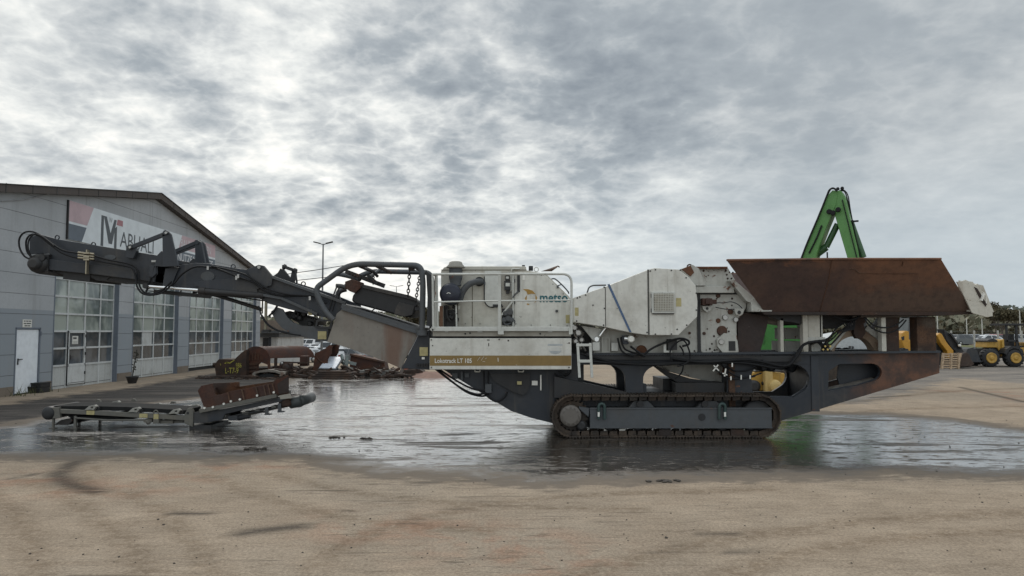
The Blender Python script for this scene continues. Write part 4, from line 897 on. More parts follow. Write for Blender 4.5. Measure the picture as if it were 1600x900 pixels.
mb.hexa([P(1515, 487, 13.0), P(1550, 490, 13.0), P(1550, 490, 13.0) + Vector((0, 2.2, 0)), P(1515, 487, 13.0) + Vector((0, 2.2, 0)), P(1515, 484, 13.0), P(1550, 486, 13.0), P(1550, 486, 13.0) + Vector((0, 2.2, 0)), P(1515, 484, 13.0) + Vector((0, 2.2, 0))])
mb.hexa([P(1547, 490, 13.0), P(1552, 486, 13.0), P(1552, 486, 13.0) + Vector((0, 2.2, 0)), P(1547, 490, 13.0) + Vector((0, 2.2, 0)), P(1524, 445, 13.0), P(1528, 443, 13.0), P(1528, 443, 13.0) + Vector((0, 2.2, 0)), P(1524, 445, 13.0) + Vector((0, 2.2, 0))])
tp = obj('tail_plate', mb, paint('scuffed_cream_paint', (.52, .49, .42), .55, .7, (.20, .15, .10), .18, .35, 2.2), hop, .006)
mb = MB(); mb.bar(P(1532.5, 470, 12.93), P(1536.5, 459, 12.93), .06, .03); mb.tube(fillet([P(1541, 474, 12.93), P(1541, 462, 12.93), P(1535, 456, 12.93)], .06), .010, 6); obj('tail_bracket', mb, M['letter'], tp)
mb = MB(); mb.prism([(1522, 448), (1527, 450.5), (1542, 475), (1540.5, 479), (1533, 470), (1527, 458)], 12.94, 12.949); obj('rust_gouge', mb, M['rust_dark'], tp)
mb = MB()
for l in ([(1330, 420), (1340, 421), (1347, 426.5), (1380, 427), (1440, 427.5)], [(1412, 409), (1412.5, 416)], [(1300, 407), (1302, 440), (1299, 487)]):
    for p_, q_ in zip(l[:-1], l[1:]):
        a, b = (Vector((P(x, y, Yt).x, Yt + (Yb - Yt) * (y - 405.5) / 82.5 - .006, P(x, y, Yt + (Yb - Yt) * (y - 405.5) / 82.5).z)) for x, y in (p_, q_)); mb.tube([a, b], .007, 5)
obj('weld_bead', mb, rusty('weld_rust', (.09, .045, .028), (.16, .075, .04)), hop)
# --- posts and saddle under the hopper
def post(x0, y0, x1, y1, Ya, Yb_, m): 
    mb = MB(); mb.pbox(x0, y0, x1, y1, Ya, Yb_); return obj('hopper_post', mb, m, T, .006)
post(1263, 491, 1283, 527, 13.3, 13.55, M['beige']); post(1255.5, 491, 1262, 552, 13.25, 13.4, M['beige']); post(1220, 497, 1224, 552, 13.3, 13.45, M['beige'])
post(1281, 491, 1285, 528, 13.3, 13.5, M['white_rusty']); post(1384, 496, 1404, 551, 13.25, 13.5, M['rust_dark']); post(1378.5, 496, 1384, 550, 13.2, 13.35, M['beige'])
post(1434, 495, 1461, 550, 13.3, 13.55, M['rust_post']); post(1429, 498, 1434, 550, 13.45, 13.55, M['deck_dark']); post(1440, 495, 1462, 549, 14.75, 15.0, M['rust_dark']); post(1266, 491, 1284, 552, 14.7, 14.95, M['rust_dark'])
mb = MB(); mb.pbox(1226, 533, 1256, 550, 13.9, 14.6); mb.pbox(1228, 512, 1255, 530, 14.0, 14.6); mb.pbox(1262, 527, 1290, 533, 13.28, 13.6); obj('feeder_support', mb, M['white_rusty'], T, .006)
mb = MB(); mb.prism([(1195, 492), (1260, 492), (1262, 508), (1215, 500)], 13.3, 14.8); mb.prism([(1284, 492), (1334, 492), (1331, 499), (1308, 513), (1290, 514), (1284, 510)], 13.6, 14.8); obj('vibrating_feeder', mb, M['black_steel'], T, .008)
mb = MB()
ao = [(1337 + 45 * math.cos(R(a)), 555 - 43 * math.sin(R(a))) for a in range(8, 173, 12)]; ai = [(1335 + 32 * math.cos(R(a)), 556 - 30.5 * math.sin(R(a))) for a in range(172, 7, -12)]
mb.prism(ao + ai, 13.5, 13.75); sad = obj('saddle_arch', mb, paint('rusty_cream_paint', (.27, .20, .14), .6, .8, (.14, .085, .055), .45, .4, 2.0), T, .008)
mb = MB(); mb.prism([(1336, 504), (1349, 504), (1353, 520), (1347, 529), (1338, 529), (1334, 520)], 13.4, 13.5); mb.pbox(1334, 496, 1352, 505, 13.4, 13.8); obj('arch_clamp', mb, M['rust_dark'], sad, .005)
mb = MB(); mb.bar(P(1352, 512, 13.5), P(1382, 534, 13.5), .09, .1); mb.bar(P(1322, 514, 13.5), P(1296, 546, 13.5), .04, .06); mb.prism([(1268, 552), (1268, 540), (1276, 536), (1290, 540), (1296, 552)], 13.4, 13.5); obj('arch_strut', mb, M['white_rusty'], sad, .005)
mb = MB(); mb.bar(P(1294.5, 537, 13.4), P(1308, 521, 13.4), .055, .05); obj('green_strut', mb, M['green_lime'], T, .006)
mb = MB()
H([(1282, 533), (1296, 527), (1306, 514), (1318, 505), (1332, 498), (1345, 494)], 13.3, .014); H([(1284, 540), (1300, 530), (1312, 518), (1326, 508), (1340, 497)], 13.28, .014); H([(1290, 545), (1304, 533), (1320, 515), (1330, 505)], 13.26, .014)
H([(1352, 496), (1365, 508), (1383, 512), (1400, 508), (1412, 499)], 13.15, .013); H([(1350, 497), (1362, 512), (1383, 520), (1402, 515), (1416, 500)], 13.15, .013); H([(1300, 494), (1312, 498), (1330, 500), (1344, 493)], 13.2, .014)
for i in range(7): H([(1318 + i * 3, 506 - i), (1322 + i * 2, 514), (1316 + i * 2, 520 - i)], 13.25, .012)
for i in range(5): H([(1278 + i * 3, 535), (1284 + i * 2, 543), (1282 + i * 3, 550)], 13.25, .012)
obj('feeder_hose', mb, M['hose'], T)
mb = MB()
for x, y in ((1288, 541), (1285, 546), (1292, 546), (1296, 541)): e = P(x, y, 13.22); mb.cyl((e.x, 13.18, e.z), (e.x, 13.26, e.z), .018, 8)
obj('brass_fitting', mb, plain('brass', (.55, .42, .16), .35, .9), T)

# ------------------------------------------------------------------ its discharge conveyor, magnet and guard frame
YB, YB2 = 13.55, 14.85                                               # near and far side plates of the boom
def frame_pair(px, Ya=YB, th=.05, holes=()):
    mb.prism(px, Ya, Ya + th, holes); mb.prism(px, YB2, YB2 + th, holes, Ya)
mb = MB()
frame_pair([(46, 371), (62, 366), (91, 374), (200, 391.5), (246, 399), (241, 441), (213, 436), (150, 428), (80, 421), (77, 396), (46, 397)])
bm_ = obj('discharge_conveyor', mb, M['grey'], T, .008)
mb = MB(); frame_pair([(64, 403), (150, 414), (213, 420), (213, 437), (150, 429), (70, 421)], YB - .06, .06); obj('side_beam', mb, M['grey'], bm_, .008)
mb = MB(); mb.prism([(80, 381), (240, 404), (240, 412), (80, 392)], 13.6, 14.85); mb.prism([(70, 417), (240, 440), (240, 446), (100, 430)], 13.62, 14.84); mb.prism([(100, 424), (141, 428), (140, 439.5), (98, 436)], 13.6, 14.7); mb.prism([(140, 430), (172, 433), (165, 438), (150, 438)], 13.6, 14.7)
obj('conveyor_belt', mb, M['black'], bm_)
mb = MB(); e = P(58, 411.5, 13.42); mb.lathe((e.x, 13.40, e.z), (0, 1, 0), [(0, .12), (.02, .17), (.1, .185), (.16, .19), (1.5, .19)], 26); mb.lathe((e.x - .02, 13.32, e.z - .01), (0, 1, 0), [(0, .07), (.02, .11), (.12, .13)], 18); mb.cyl((e.x + .1, 13.38, e.z + .1), (e.x + .1, 13.5, e.z + .1), .06, 8); mb.cyl((e.x - .07, 13.36, e.z + .1), (e.x - .07, 13.5, e.z + .1), .04, 8); mb.pbox(64, 397, 76, 424, 13.46, 13.6); obj('drive_drum', mb, M['black_steel'], bm_)
mb = MB()
H([(47, 405), (38, 400), (31, 388), (30, 374), (37, 364), (50, 362), (64, 368), (80, 380), (98, 391), (118, 395), (140, 398), (170, 406), (200, 412), (212, 418), (217, 430), (218, 446), (226, 457), (240, 459), (254, 453), (268, 440)], 13.4, .017)
H([(49, 402), (42, 392), (41, 376), (48, 367), (60, 368), (76, 380), (95, 394), (116, 402), (140, 405), (165, 410), (198, 416), (207, 420), (212, 432), (214, 447), (222, 458), (236, 461), (254, 457), (270, 443)], 13.38, .017)
H([(50, 404), (44, 388), (46, 373), (56, 366), (68, 371), (84, 384)], 13.36, .014)
H([(272, 443), (285, 428), (305, 417), (330, 418), (350, 424), (372, 433), (395, 441), (415, 455), (440, 462), (470, 462), (490, 463), (510, 474)], 13.42, .018); H([(330, 416), (352, 420), (380, 428), (398, 438), (420, 452), (450, 460), (486, 462)], 13.4, .016)
obj('hose', mb, M['hose'], bm_)
mb = MB(); mb.pbox(133, 390, 136, 428, 13.4, 13.48)
for y in (395, 399, 403): mb.cyl(P(122, y - .5, 13.36), P(147, y + 2, 13.36), .018, 8)
for y in (394, 400, 404): mb.pbox(130, y, 139, y + 2.6, 13.33, 13.4)
obj('valve_block', mb, plain('brass_steel', (.34, .30, .22), .4, .6), bm_)
for x, y in ((89.5, 371), (146, 382), (364.5, 416.5), (474, 443.5)):
    mb = MB(); q = P(x, y, 13.6); mb.ring(q, (0, 1, 0), .038, .011); mb.bar(q - Vector((0, 0, .04)), q - Vector((0, 0, .075)), .03, .03); obj('lifting_eye', mb, M['grey'], bm_)
mb = MB(); mb.prism([(196, 402), (197, 385), (204, 381), (209, 383), (213, 392), (208, 404)], 13.45, 13.55); mb.prism([(196, 402), (197, 385), (204, 381), (209, 383), (213, 392), (208, 404)], 14.9, 15.0, (), 13.45)
obj('link_bracket', mb, M['grey'], bm_, .005)
for Y in (13.46, 14.95):
    mb = MB(); mb.bar(P(203, 387.5, 13.46) + Vector((0, Y - 13.46, 0)), P(260, 365, 13.46) + Vector((0, Y - 13.46, 0)), .06, .075)
    for x, y in ((204, 386.5), (260, 364)): q = P(x, y, 13.46); mb.cyl((q.x, Y - .05, q.z), (q.x, Y + .05, q.z), .045, 14)
    obj('link_arm', mb, M['grey'], bm_, .004)
    mb = MB(); mb.prism([(254, 366), (257, 362.5), (263, 361.5), (267, 366), (278.5, 416), (254.5, 417)], Y - .03, Y + .03, (), 13.44); obj('hinge_lever', mb, M['grey'], bm_, .006)
mb = MB(); q = P(204, 386.5, 13.4); mb.cyl((q.x, 13.37, q.z), (q.x, 13.42, q.z), .022, 10); q = P(260, 364, 13.4); mb.cyl((q.x, 13.37, q.z), (q.x, 13.42, q.z), .022, 10); mb.pbox(236.5, 406.5, 244, 409.5, 13.5, 13.55); obj('pin_end', mb, M['steel'], bm_)
# hinge block and middle boom
mb = MB(); frame_pair([(226, 458), (236, 432), (245, 399), (252, 392), (258, 394), (258, 414), (280, 418), (275, 428), (268, 446), (250, 452)], 13.5, .08, [[(233, 415), (243, 415), (244, 428), (237, 434), (232, 431)]])
frame_pair([(258, 420), (266, 418), (283, 414), (304, 410.8), (325, 411.5), (352, 416), (370, 419), (403, 424), (403, 446), (400, 462), (352, 456), (300, 450), (268, 448), (252, 455)], 13.55, .06)
mb.pbox(255, 430, 400, 446, 13.62, 14.85)
obj('middle_boom', mb, M['grey'], bm_, .008)
mb = MB(); mb.prism([(302, 441), (318, 438), (402, 433), (402, 458), (318, 450), (304, 446)], 13.47, 13.55); mb.prism([(385, 421), (398, 416), (404, 413.5), (411, 415), (426, 433), (424, 446), (401, 452)], 13.45, 13.55); obj('gusset_plate', mb, M['grey'], bm_, .006)
mb = MB(); q = P(405, 417.5, 13.44); mb.cyl((q.x, 13.42, q.z), (q.x, 13.46, q.z), .03, 14); obj('hinge_pin', mb, M['steel'], bm_)
for x, y, w_, h_ in ((324.5, 431.5, 11, 7.5), (456, 459, 10, 4.5), (172, 402, 9, 4)):
    mb = MB(); a, b = P(x - w_, y + h_, 13.54), P(x + w_, y - h_, 13.54); cx, cz, rx, rz = (a.x + b.x) / 2, (a.z + b.z) / 2, (b.x - a.x) / 2, (b.z - a.z) / 2
    mb.profile([(cx + rx * math.cos(R(i * 20)), cz + rz * math.sin(R(i * 20))) for i in range(18)], 13.535, 13.549); obj('worn_emblem', mb, M['grey_mid'], bm_)
# folding lever pair two (on the far side) and hydraulic ram
Y = 14.2
mb = MB(); mb.prism([(304.5, 378), (309, 375.5), (314, 378), (321, 414), (305, 413)], Y - .04, Y + .04); obj('hinge_lever', mb, M['grey'], bm_, .006)
mb = MB(); mb.bar(P(274, 393, Y), P(309, 378.5, Y), .06, .07); q = P(309, 379, Y); mb.cyl((q.x, Y - .06, q.z), (q.x, Y + .06, q.z), .045, 14); obj('link_arm', mb, M['grey'], bm_, .004)
mb = MB(); mb.cyl(P(232, 447.5, 13.48), P(312, 453.5, 13.48), .03, 12); obj('ram_rod', mb, M['chrome'], bm_)
mb = MB(); mb.cyl(P(312, 454.5, 13.48), P(412, 462, 13.48), .058, 14); mb.cyl(P(311, 454, 13.48), P(321, 455, 13.48), .068, 14); q = P(229, 447, 13.48); mb.cyl((q.x, 13.42, q.z), (q.x, 13.56, q.z), .05, 12); obj('ram_barrel', mb, M['black_steel'], bm_)
mb = MB(); mb.tube([P(330, 459, 13.8), P(366, 470, 13.8), P(410, 484, 13.8)], .035, 8); mb.prism([(240, 452), (300, 458), (296, 463), (240, 458)], 13.65, 14.6); mb.hose([P(320, 460, 13.6), P(350, 462, 13.6), P(385, 466, 13.6), P(412, 470, 13.6)], .014); obj('support_tube', mb, M['black_steel'], bm_)
for x, y in ((324.5, 418.5), (372, 431.5), (369, 434), (484, 466)):
    mb = MB(); mb.pbox(x - 1.6, y - 3, x + 1.6, y + 3, 13.36, 13.42); obj('hose_clip', mb, M['steel'], bm_)
# main boom down to the machine
mb = MB(); frame_pair([(400, 426), (426, 433), (491, 453), (540, 473), (536, 500), (496, 494), (450, 483), (418, 474), (398, 462)], 13.5, .06)
mb.prism([(405, 432), (540, 478), (535, 492), (405, 456)], 13.57, 14.85)
obj('main_boom', mb, M['grey'], bm_, .008)
mb = MB(); mb.bar(P(426, 433, 13.47), P(540, 474, 13.47), .06, .05); mb.bar(P(405, 460, 13.46), P(440, 466, 13.46), .05, .05); mb.bar(P(440, 466, 13.46), P(496, 491, 13.46), .05, .05); obj('boom_flange', mb, M['grey_mid'], bm_, .005)
mb = MB(); frame_pair([(423, 487), (432, 480), (441, 483), (449, 496), (458, 504), (472, 509), (490, 510), (513, 511), (511, 534), (490, 530), (458, 523), (440, 512), (430, 500)], 13.5, .07)
obj('swing_arm', mb, M['grey_mid'], bm_, .006)
mb = MB(); frame_pair([(494, 500), (506, 499), (520, 500), (518, 514), (492, 512)], 13.45, .05, [[(497, 502), (517, 502), (514, 511), (495, 510)]]); mb.prism([(446, 487), (470, 493), (492, 500), (490, 508), (470, 507), (455, 498)], 13.8, 14.7); obj('swing_frame', mb, M['black_steel'], bm_)
mb = MB()
for i in range(12): x, y = random.uniform(448, 490), random.uniform(488, 506); q = P(x, y, 13.7); mb.lathe((q.x, 13.7, q.z), (0, 1, 0), [(0, .03), (.01, .05), (.12, .05)], 9)
obj('idler_roller', mb, M['black_steel'], bm_)
mb = MB(); mb.pbox(412.5, 470, 417, 518, 13.5, 13.54); mb.pbox(408.5, 470, 410, 490, 13.55, 13.6); stp = obj('hanging_leg', mb, plain('dull_olive_steel', (.22, .20, .14), .6), bm_)
mb = MB(); mb.pbox(410, 515, 420, 519, 13.45, 13.6); obj('leg_foot', mb, M['black'], stp)
mb = MB(); H([(404, 478), (410, 496), (420, 509), (435, 517), (455, 522), (470, 524)], 13.4, .014); H([(409, 492), (418, 506), (434, 516), (452, 520)], 13.42, .014); H([(420, 494), (428, 486), (433, 478)], 13.45, .02); obj('hose', mb, M['hose'], bm_)
mb = MB(); mb.pbox(481.5, 484, 487.5, 492.5, 13.49, 13.499); mb.pbox(496.5, 517.5, 510, 530, 13.485, 13.499); obj('sticker', mb, M['sticker'], bm_)
mb = MB(); mb.prism([(425, 433), (434, 426), (438, 419.5), (443, 421), (458, 440), (452, 442)], 14.7, 14.78); mb.bar(P(456.5, 441, 14.0), P(460.5, 423, 14.0), .09, .06); mb.bar(P(461, 423, 14.0), P(447, 418, 14.0), .06, .06); mb.bar(P(461.5, 424, 13.9), P(464, 442, 13.9), .03, .03); mb.blob(P(444.5, 417, 14.0), .05, 8); mb.blob(P(461, 423, 13.95), .045, 8); obj('camera_mast', mb, M['black_steel'], bm_)
mb = MB(); mb.tube([P(447, 428.5, 14.1), P(500, 421, 13.8), P(552, 412.5, 13.3)], .007, 5); mb.tube([P(465, 438, 14.1), P(520, 432, 14.5), P(600, 425, 14.9)], .007, 5); obj('control_cable', mb, M['hose'], bm_)
# --- rubber skirt under the belt, belt frame above it
mb = MB(); mb.prism([(535, 483), (655, 519), (649, 532), (634, 560), (627, 576), (600, 564), (573, 554), (545, 544), (511, 534), (518, 514), (526, 490)], 13.28, 13.31)
sk = obj('skirt_sheet', mb, M['rubber_sheet'], T, .005)
mb = MB(); mb.bar(P(534, 478, 13.3), P(656, 516, 13.3), .09, .07); mb.bar(P(534, 482, 13.25), P(656, 521, 13.25), .03, .05); obj('skirt_rail', mb, M['grey_mid'], sk, .005)
mb = MB(); mb.prism([(534, 474), (656, 512), (656, 520), (534, 484)], 13.4, 14.9); mb.prism([(530, 500), (640, 535), (636, 560), (560, 540)], 14.6, 14.66); obj('loading_belt', mb, M['black'], sk)
mb = MB(); mb.prism([(637, 576), (627, 576), (650, 531), (656, 517), (671, 516), (672, 548), (671, 578)], 13.2, 15.1); obj('tail_housing', mb, M['grey'], T, .008)
mb = MB(); mb.pbox(655.5, 542.5, 668.5, 556, 13.18, 13.197); obj('sticker', mb, M['sticker'], T)
mb = MB(); mb.pbox(659, 558, 663.5, 561.5, 13.18, 13.197); obj('plate_label', mb, M['letter'], T)
mb = MB()
for i in range(10): mb.pbox(650 + (i % 5) * 4, 568 + (i // 5) * 3, 653 + (i % 5) * 4, 570 + (i // 5) * 3, 13.15, 13.2)
obj('bolt_row', mb, M['black_steel'], T)
# --- tubular guard frames
for Y in (13.15, 14.75):
    mb = MB(); dy = Vector((0, Y - 13.15, 0))
    path = [P(521, 500, 13.15), P(509, 488, 13.15), P(497, 466, 13.15), P(493.5, 450, 13.15), P(546, 412, 13.15), P(658, 414.5, 13.15), P(661, 440, 13.15), P(659.5, 518, 13.15)]
    mb.tube(fillet([p + dy for p in path], .26, 7), .052, 12)
    for p in (P(659.5, 518, 13.15) + dy,): mb.cyl(p - Vector((0, 0, .07)), p + Vector((0, 0, .02)), .10, 16)
    gf = obj('guard_frame', mb, M['grey_mid'], T)
mb = MB()
for x, y in ((646, 415), (560, 414.5), (588, 415)): p = P(x, y, 13.15); mb.tube([p, p + Vector((0, 1.6, 0))], .035, 10)
mb.pbox(638, 415, 646, 422, 13.3, 13.5); obj('frame_crossbar', mb, M['rust_dark'], gf)
# --- overband magnet
mb = MB(); Ym, Ym2 = 13.55, 14.6
mb.prism([(549, 470), (551, 462), (560, 449), (566, 446), (640, 463), (652, 470), (652.5, 478), (648, 489), (640, 496), (628, 494.5), (556, 475)], Ym, Ym2)
mg = obj('magnet_separator', mb, M['black'], T, .03)
mb = MB(); mb.prism([(568, 444.5), (640, 461.5), (652, 467), (651, 471), (638, 467), (566, 450)], Ym - .05, Ym - .001, (), Ym - .05); mb.prism([(619, 479), (624, 472), (648, 478), (644, 492), (632, 495), (616, 490)], Ym - .03, Ym - .001, (), Ym - .03); obj('magnet_frame', mb, paint('black_dusty_steel', (.032, .030, .029), .5, .8, (.13, .11, .09), .1, .4), mg, .005)
mb = MB(); mb.prism([(539, 440), (550, 436), (562, 440), (563, 450), (554, 458), (546, 455), (539, 450)], Ym - .1, Ym + .3); obj('motor_bracket', mb, M['rust_red'], mg, .008)
mb = MB()
mb.tube(catmull([P(525, 446.5, 13.7), P(533, 447, 13.7), P(540, 449, 13.7)]), .04, 8); mb.tube(catmull([P(527, 472, 13.9), P(527, 462, 13.9), P(532, 455, 13.9), P(541, 452, 13.9)]), .045, 10); mb.tube(catmull([P(530, 428, 14.2), P(545, 431, 13.9), P(562, 436, 13.7)]), .05, 10)
mb.tube(catmull([P(570, 436, 13.8), P(582, 430, 14.1), P(594, 421, 14.3)]), .035, 8)
obj('pipe_arm', mb, M['grey_mid'], mg)
mb = MB(); mb.bar(P(540, 424, 13.7), P(601, 447, 13.7), .05, .08); mb.bar(P(575, 430, 13.6), P(590, 443, 13.6), .05, .05); mb.hose([P(570, 420, 13.5), P(582, 424, 13.5), P(590, 432, 13.6)], .03); mb.hose([P(527, 446, 13.6), P(521, 462, 13.5), P(514, 485, 13.5)], .016); mb.hose([P(530, 448, 13.6), P(525, 464, 13.5), P(519, 486, 13.5)], .016)
for i in range(5): q = P(546 + i * 4.2, 427.5 + i * 1.6, 13.66); mb.cyl((q.x, 13.64, q.z), (q.x, 13.68, q.z), .012, 6)
mb.hose([P(575, 492, 13.5), P(580, 487, 13.5), P(588, 480, 13.55)], .012)
mb.pbox(650, 473, 655, 476, 13.5, 13.56); mb.pbox(648, 480, 656, 485, 13.5, 13.56); obj('suspension_arm', mb, M['black_steel'], mg)
def chain(p, q, parent):
    mb = MB(); d = q - p; n = max(3, int(d.length / .062)); dn = d.normalized(); a = dn.cross(Vector((0, 1, 0))).normalized(); b = Vector((0, 1, 0))
    for i in range(n):
        c = p + d * ((i + .5) / n); s = a if i % 2 else b; hl, hw = d.length / n * .62, .024
        pts = [c + dn * (hl * math.cos(R(30 * k))) + s * (hw * math.sin(R(30 * k))) for k in range(12)]; mb.tube(pts, .011, 5, True)
    obj('chain', mb, M['black_steel'], parent)
chain(P(640, 424, 13.4), P(637.5, 463, 13.5), mg); chain(P(656, 428, 14.3), P(650, 468, 14.0), mg); chain(P(583, 424, 14.3), P(583, 444, 13.9), mg)

# ------------------------------------------------------------------ side conveyor lying on the wet ground
S = thing('side_conveyor', 'detached belt conveyor with rusty trough lying on the wet ground before the hall', 'conveyor', (-7.2, 14.6, 0))
Y1, Y2 = 14.2, 15.05
M['belt'] = plain('worn_belt', (.018, .018, .018), .85, 0, .3, .15)
M['olive'] = paint('muddy_grey_paint', (.115, .110, .095), .55, .7, (.16, .14, .11), .08, .4, 2.2)
mb = MB()
for Y in (Y1, Y2): mb.prism([(86, 639), (155, 642), (289, 649.5), (289, 657), (155, 649), (93, 646)], Y, Y + .07, (), Y1)
for x, y in ((110, 643), (180, 647), (250, 651)): a = P(x, y, Y1); mb.box(a.x - .03, a.x + .03, Y1 + .07, Y2, a.z - .03, a.z + .02)
obj('side_rail', mb, M['olive'], S, .006)
mb = MB(); mb.prism([(82, 637), (92, 636), (94, 653), (82, 654)], Y1 - .02, Y1 + .05); mb.prism([(288, 648), (293, 638), (299, 637.5), (302, 643), (301, 667), (288, 662)], Y1 - .03, Y1 + .04); mb.prism([(288, 648), (293, 638), (299, 637.5), (302, 643), (301, 667), (288, 662)], Y2, Y2 + .05, (), Y1); obj('end_plate', mb, M['olive'], S, .005)
mb = MB(); q = P(293.5, 645.5, Y1 - .03); mb.cyl((q.x, Y1 - .034, q.z), (q.x, Y1 - .02, q.z), .025, 12); obj('pin_hole', mb, M['black'], S)
mb = MB(); q = P(76, 645.5, Y1); mb.lathe((q.x, Y1 - .06, q.z), (0, 1, 0), [(0, .03), (.0, .07), (.02, .11), (.05, .128), (.98, .128), (1.0, .06)], 20); obj('end_drum', mb, M['black_steel'], S)
mb = MB(); mb.prism([(84, 634.5), (140, 634.5), (200, 636), (289, 641), (289, 647), (200, 642), (140, 641), (92, 639)], Y1 + .08, Y2 - .05); mb.prism([(104, 649), (150, 651), (175, 651), (205, 655.5), (150, 655), (110, 653)], Y1 + .1, Y2 - .05); obj('belt', mb, M['belt'], S)
mb = MB(); mb.tube([P(118, 653, Y1), P(170, 656.5, Y1), P(224, 656, Y1)], .018, 6); mb.tube([P(118, 653, Y2), P(170, 656.5, Y2), P(224, 656, Y2)], .018, 6); obj('tie_rod', mb, M['olive'], S)
for x, y in ((144, 635), (212, 638.5), (275, 641)):
    for Y in (Y1, Y2 - .02):
        mb = MB(); mb.prism([(x - 12, y + 6), (x - 4, y - 1), (x + 4, y - 2.5), (x + 7, y), (x + 3, y + 6), (x - 2, y + 5)], Y - .02, Y + .07, [[(x - 1, y + .5), (x + 2.5, y), (x + 2, y + 2.6), (x - 1.4, y + 2.8)]], Y1); br = obj('roller_bracket', mb, plain('dusty_bracket', (.26, .25, .22), .6), S, .003)
    mb = MB(); a = P(x + 6, y + 4, Y1); mb.cyl((a.x, Y1 + .05, a.z), (a.x, Y2, a.z), .04, 10); obj('carry_roller', mb, M['black_steel'], S)
for x, y in ((113, 630.5), (172, 629.5), (237, 633.5)):
    mb = MB(); mb.prism([(x - 4, y + 4), (x - 1, y), (x + 3, y + .5), (x + 5, y + 4)], Y2, Y2 + .06, (), Y1); obj('roller_bracket', mb, M['olive'], S)
mb = MB(); mb.pbox(135, 641.5, 147.5, 648, Y1 - .006, Y1 - .0005); mb.pbox(217.5, 646.5, 230.5, 652.5, Y1 - .006, Y1 - .0005); mb.pbox(239.8, 647, 247.5, 655, Y1 - .012, Y1 - .0005); obj('sticker', mb, M['sticker'], S)
mb = MB(); q = P(243.5, 646, Y1 - .02); mb.tube([q + Vector((.045 * math.cos(R(20 * k - 10)), 0, .06 * math.sin(R(20 * k - 10)))) for k in range(11)], .012, 6); obj('lifting_eye', mb, M['olive'], S)
for x0, x1, yt in ((81, 84, 652), (115, 119, 650)):
    mb = MB(); a, b = P(x0, 660, Y1), P(x1, yt, Y1); mb.box(a.x, b.x, Y1, Y1 + .05, 0.0, b.z); mb.box(a.x - .04, b.x + .04, Y1 - .03, Y1 + .08, 0.0, .012); mb.box(a.x, b.x, Y2, Y2 + .05, 0.0, b.z); obj('foot', mb, M['olive'], S, .004)
mb = MB(); mb.prism([(84, 664), (96, 656), (112, 654), (113, 658), (106, 664)], Y1 + .1, Y2); obj('scraper', mb, M['black_steel'], S)
mb = MB(); mb.pbox(224, 655.5, 237, 660, Y1, Y1 + .2); mb.pbox(239, 655, 248, 662, Y1 - .02, Y1 + .15); mb.pbox(250, 657, 270, 662, Y1 + .05, Y1 + .3); mb.pbox(272, 657, 287, 661, Y1 + .1, Y1 + .3); mb.blob(P(232, 659, Y1), .05); obj('tension_gear', mb, M['olive'], S, .006)
mb = MB()
for Y in (Y1, Y2): mb.prism([(300, 645), (318, 642), (350, 639), (440, 621), (440, 627.5), (400, 636), (352, 647), (347, 656), (318, 661), (301, 661)], Y - .01, Y + .06, (), Y1 - .01)
obj('side_rail', mb, M['grey'], S, .006)
mb = MB(); a, b = P(325, 660, Y1), P(319, 664, Y1); mb.box(P(296, 665, Y1).x, P(330, 665, Y1).x, Y1, Y2, 0.0, .06); mb.pbox(349, 660, 358, 663, Y1, Y1 + .1); obj('hinge_foot', mb, M['black_steel'], S)
mb = MB(); mb.bar(P(313, 642, Y1 - .03), P(433, 618, Y1 - .03), .1, .075); mb.bar(P(313, 642, Y1 - .03) + Vector((0, Y2 - Y1, 0)), P(433, 618, Y1 - .03) + Vector((0, Y2 - Y1, 0)), .1, .075); obj('skirt_rail', mb, M['olive'], S, .006)
mb = MB(); bolts(mb, [(320, 637.5), (333, 636), (350, 631), (361, 627), (375, 624), (402, 618), (428, 613)], Y1 - .08, .022, .02); obj('bolt_head', mb, M['letter'], S)
mb = MB(); mb.bar(P(313, 645, Y1 + .4), P(455, 621, Y1 + .4), .8, .03); mb.bar(P(345, 652, Y1 + .4), P(440, 634, Y1 + .4), .8, .02); obj('belt', mb, M['black'], S)
mb = MB(); mb.pbox(356, 650, 371, 657, Y1, Y1 + .4); mb.cyl(P(372, 652, Y1 + .1), P(390, 648, Y1 + .1), .07, 12); mb.bar(P(392, 645, Y1 + .05), P(415, 644, Y1 + .05), .02, .02); obj('drive_motor', mb, M['grey'], S, .006)
mb = MB()
for x, y, w_, h_ in ((336, 651, 9, 5), (346, 648, 7, 6), (378, 644, 10, 4), (398, 640, 8, 4), (424, 634, 7, 5), (322, 656, 8, 5)): mb.pbox(x, y, x + w_, y + h_, Y1 + .02, Y1 + .25)
mb.tube([P(345, 655, Y1 + .1), P(400, 646, Y1 + .1), P(445, 635, Y1 + .1)], .015, 6); obj('idler_bracket', mb, M['olive'], S, .004)
for x, yt, yb in ((417, 636, 648), (437, 630, 644)):
    mb = MB(); mb.bar(P(x, yt, Y1), P(x, yb, Y1), .06, .05); mb.pbox(x - 4, yb - .8, x + 5, yb + .5, Y1 - .06, Y1 + .08); obj('stub_leg', mb, M['grey_mid'], S)
mb = MB(); mb.cyl(P(438, 632, Y1 + .1), P(456, 628, Y1 + .1), .08, 14); mb.prism([(434, 616), (450, 614), (455, 620), (440, 624)], Y1 - .02, Y1 + .06); mb.pbox(440, 622, 452, 634, Y1 + .02, Y2); obj('drum_bearing', mb, M['rust_dark'], S, .004)
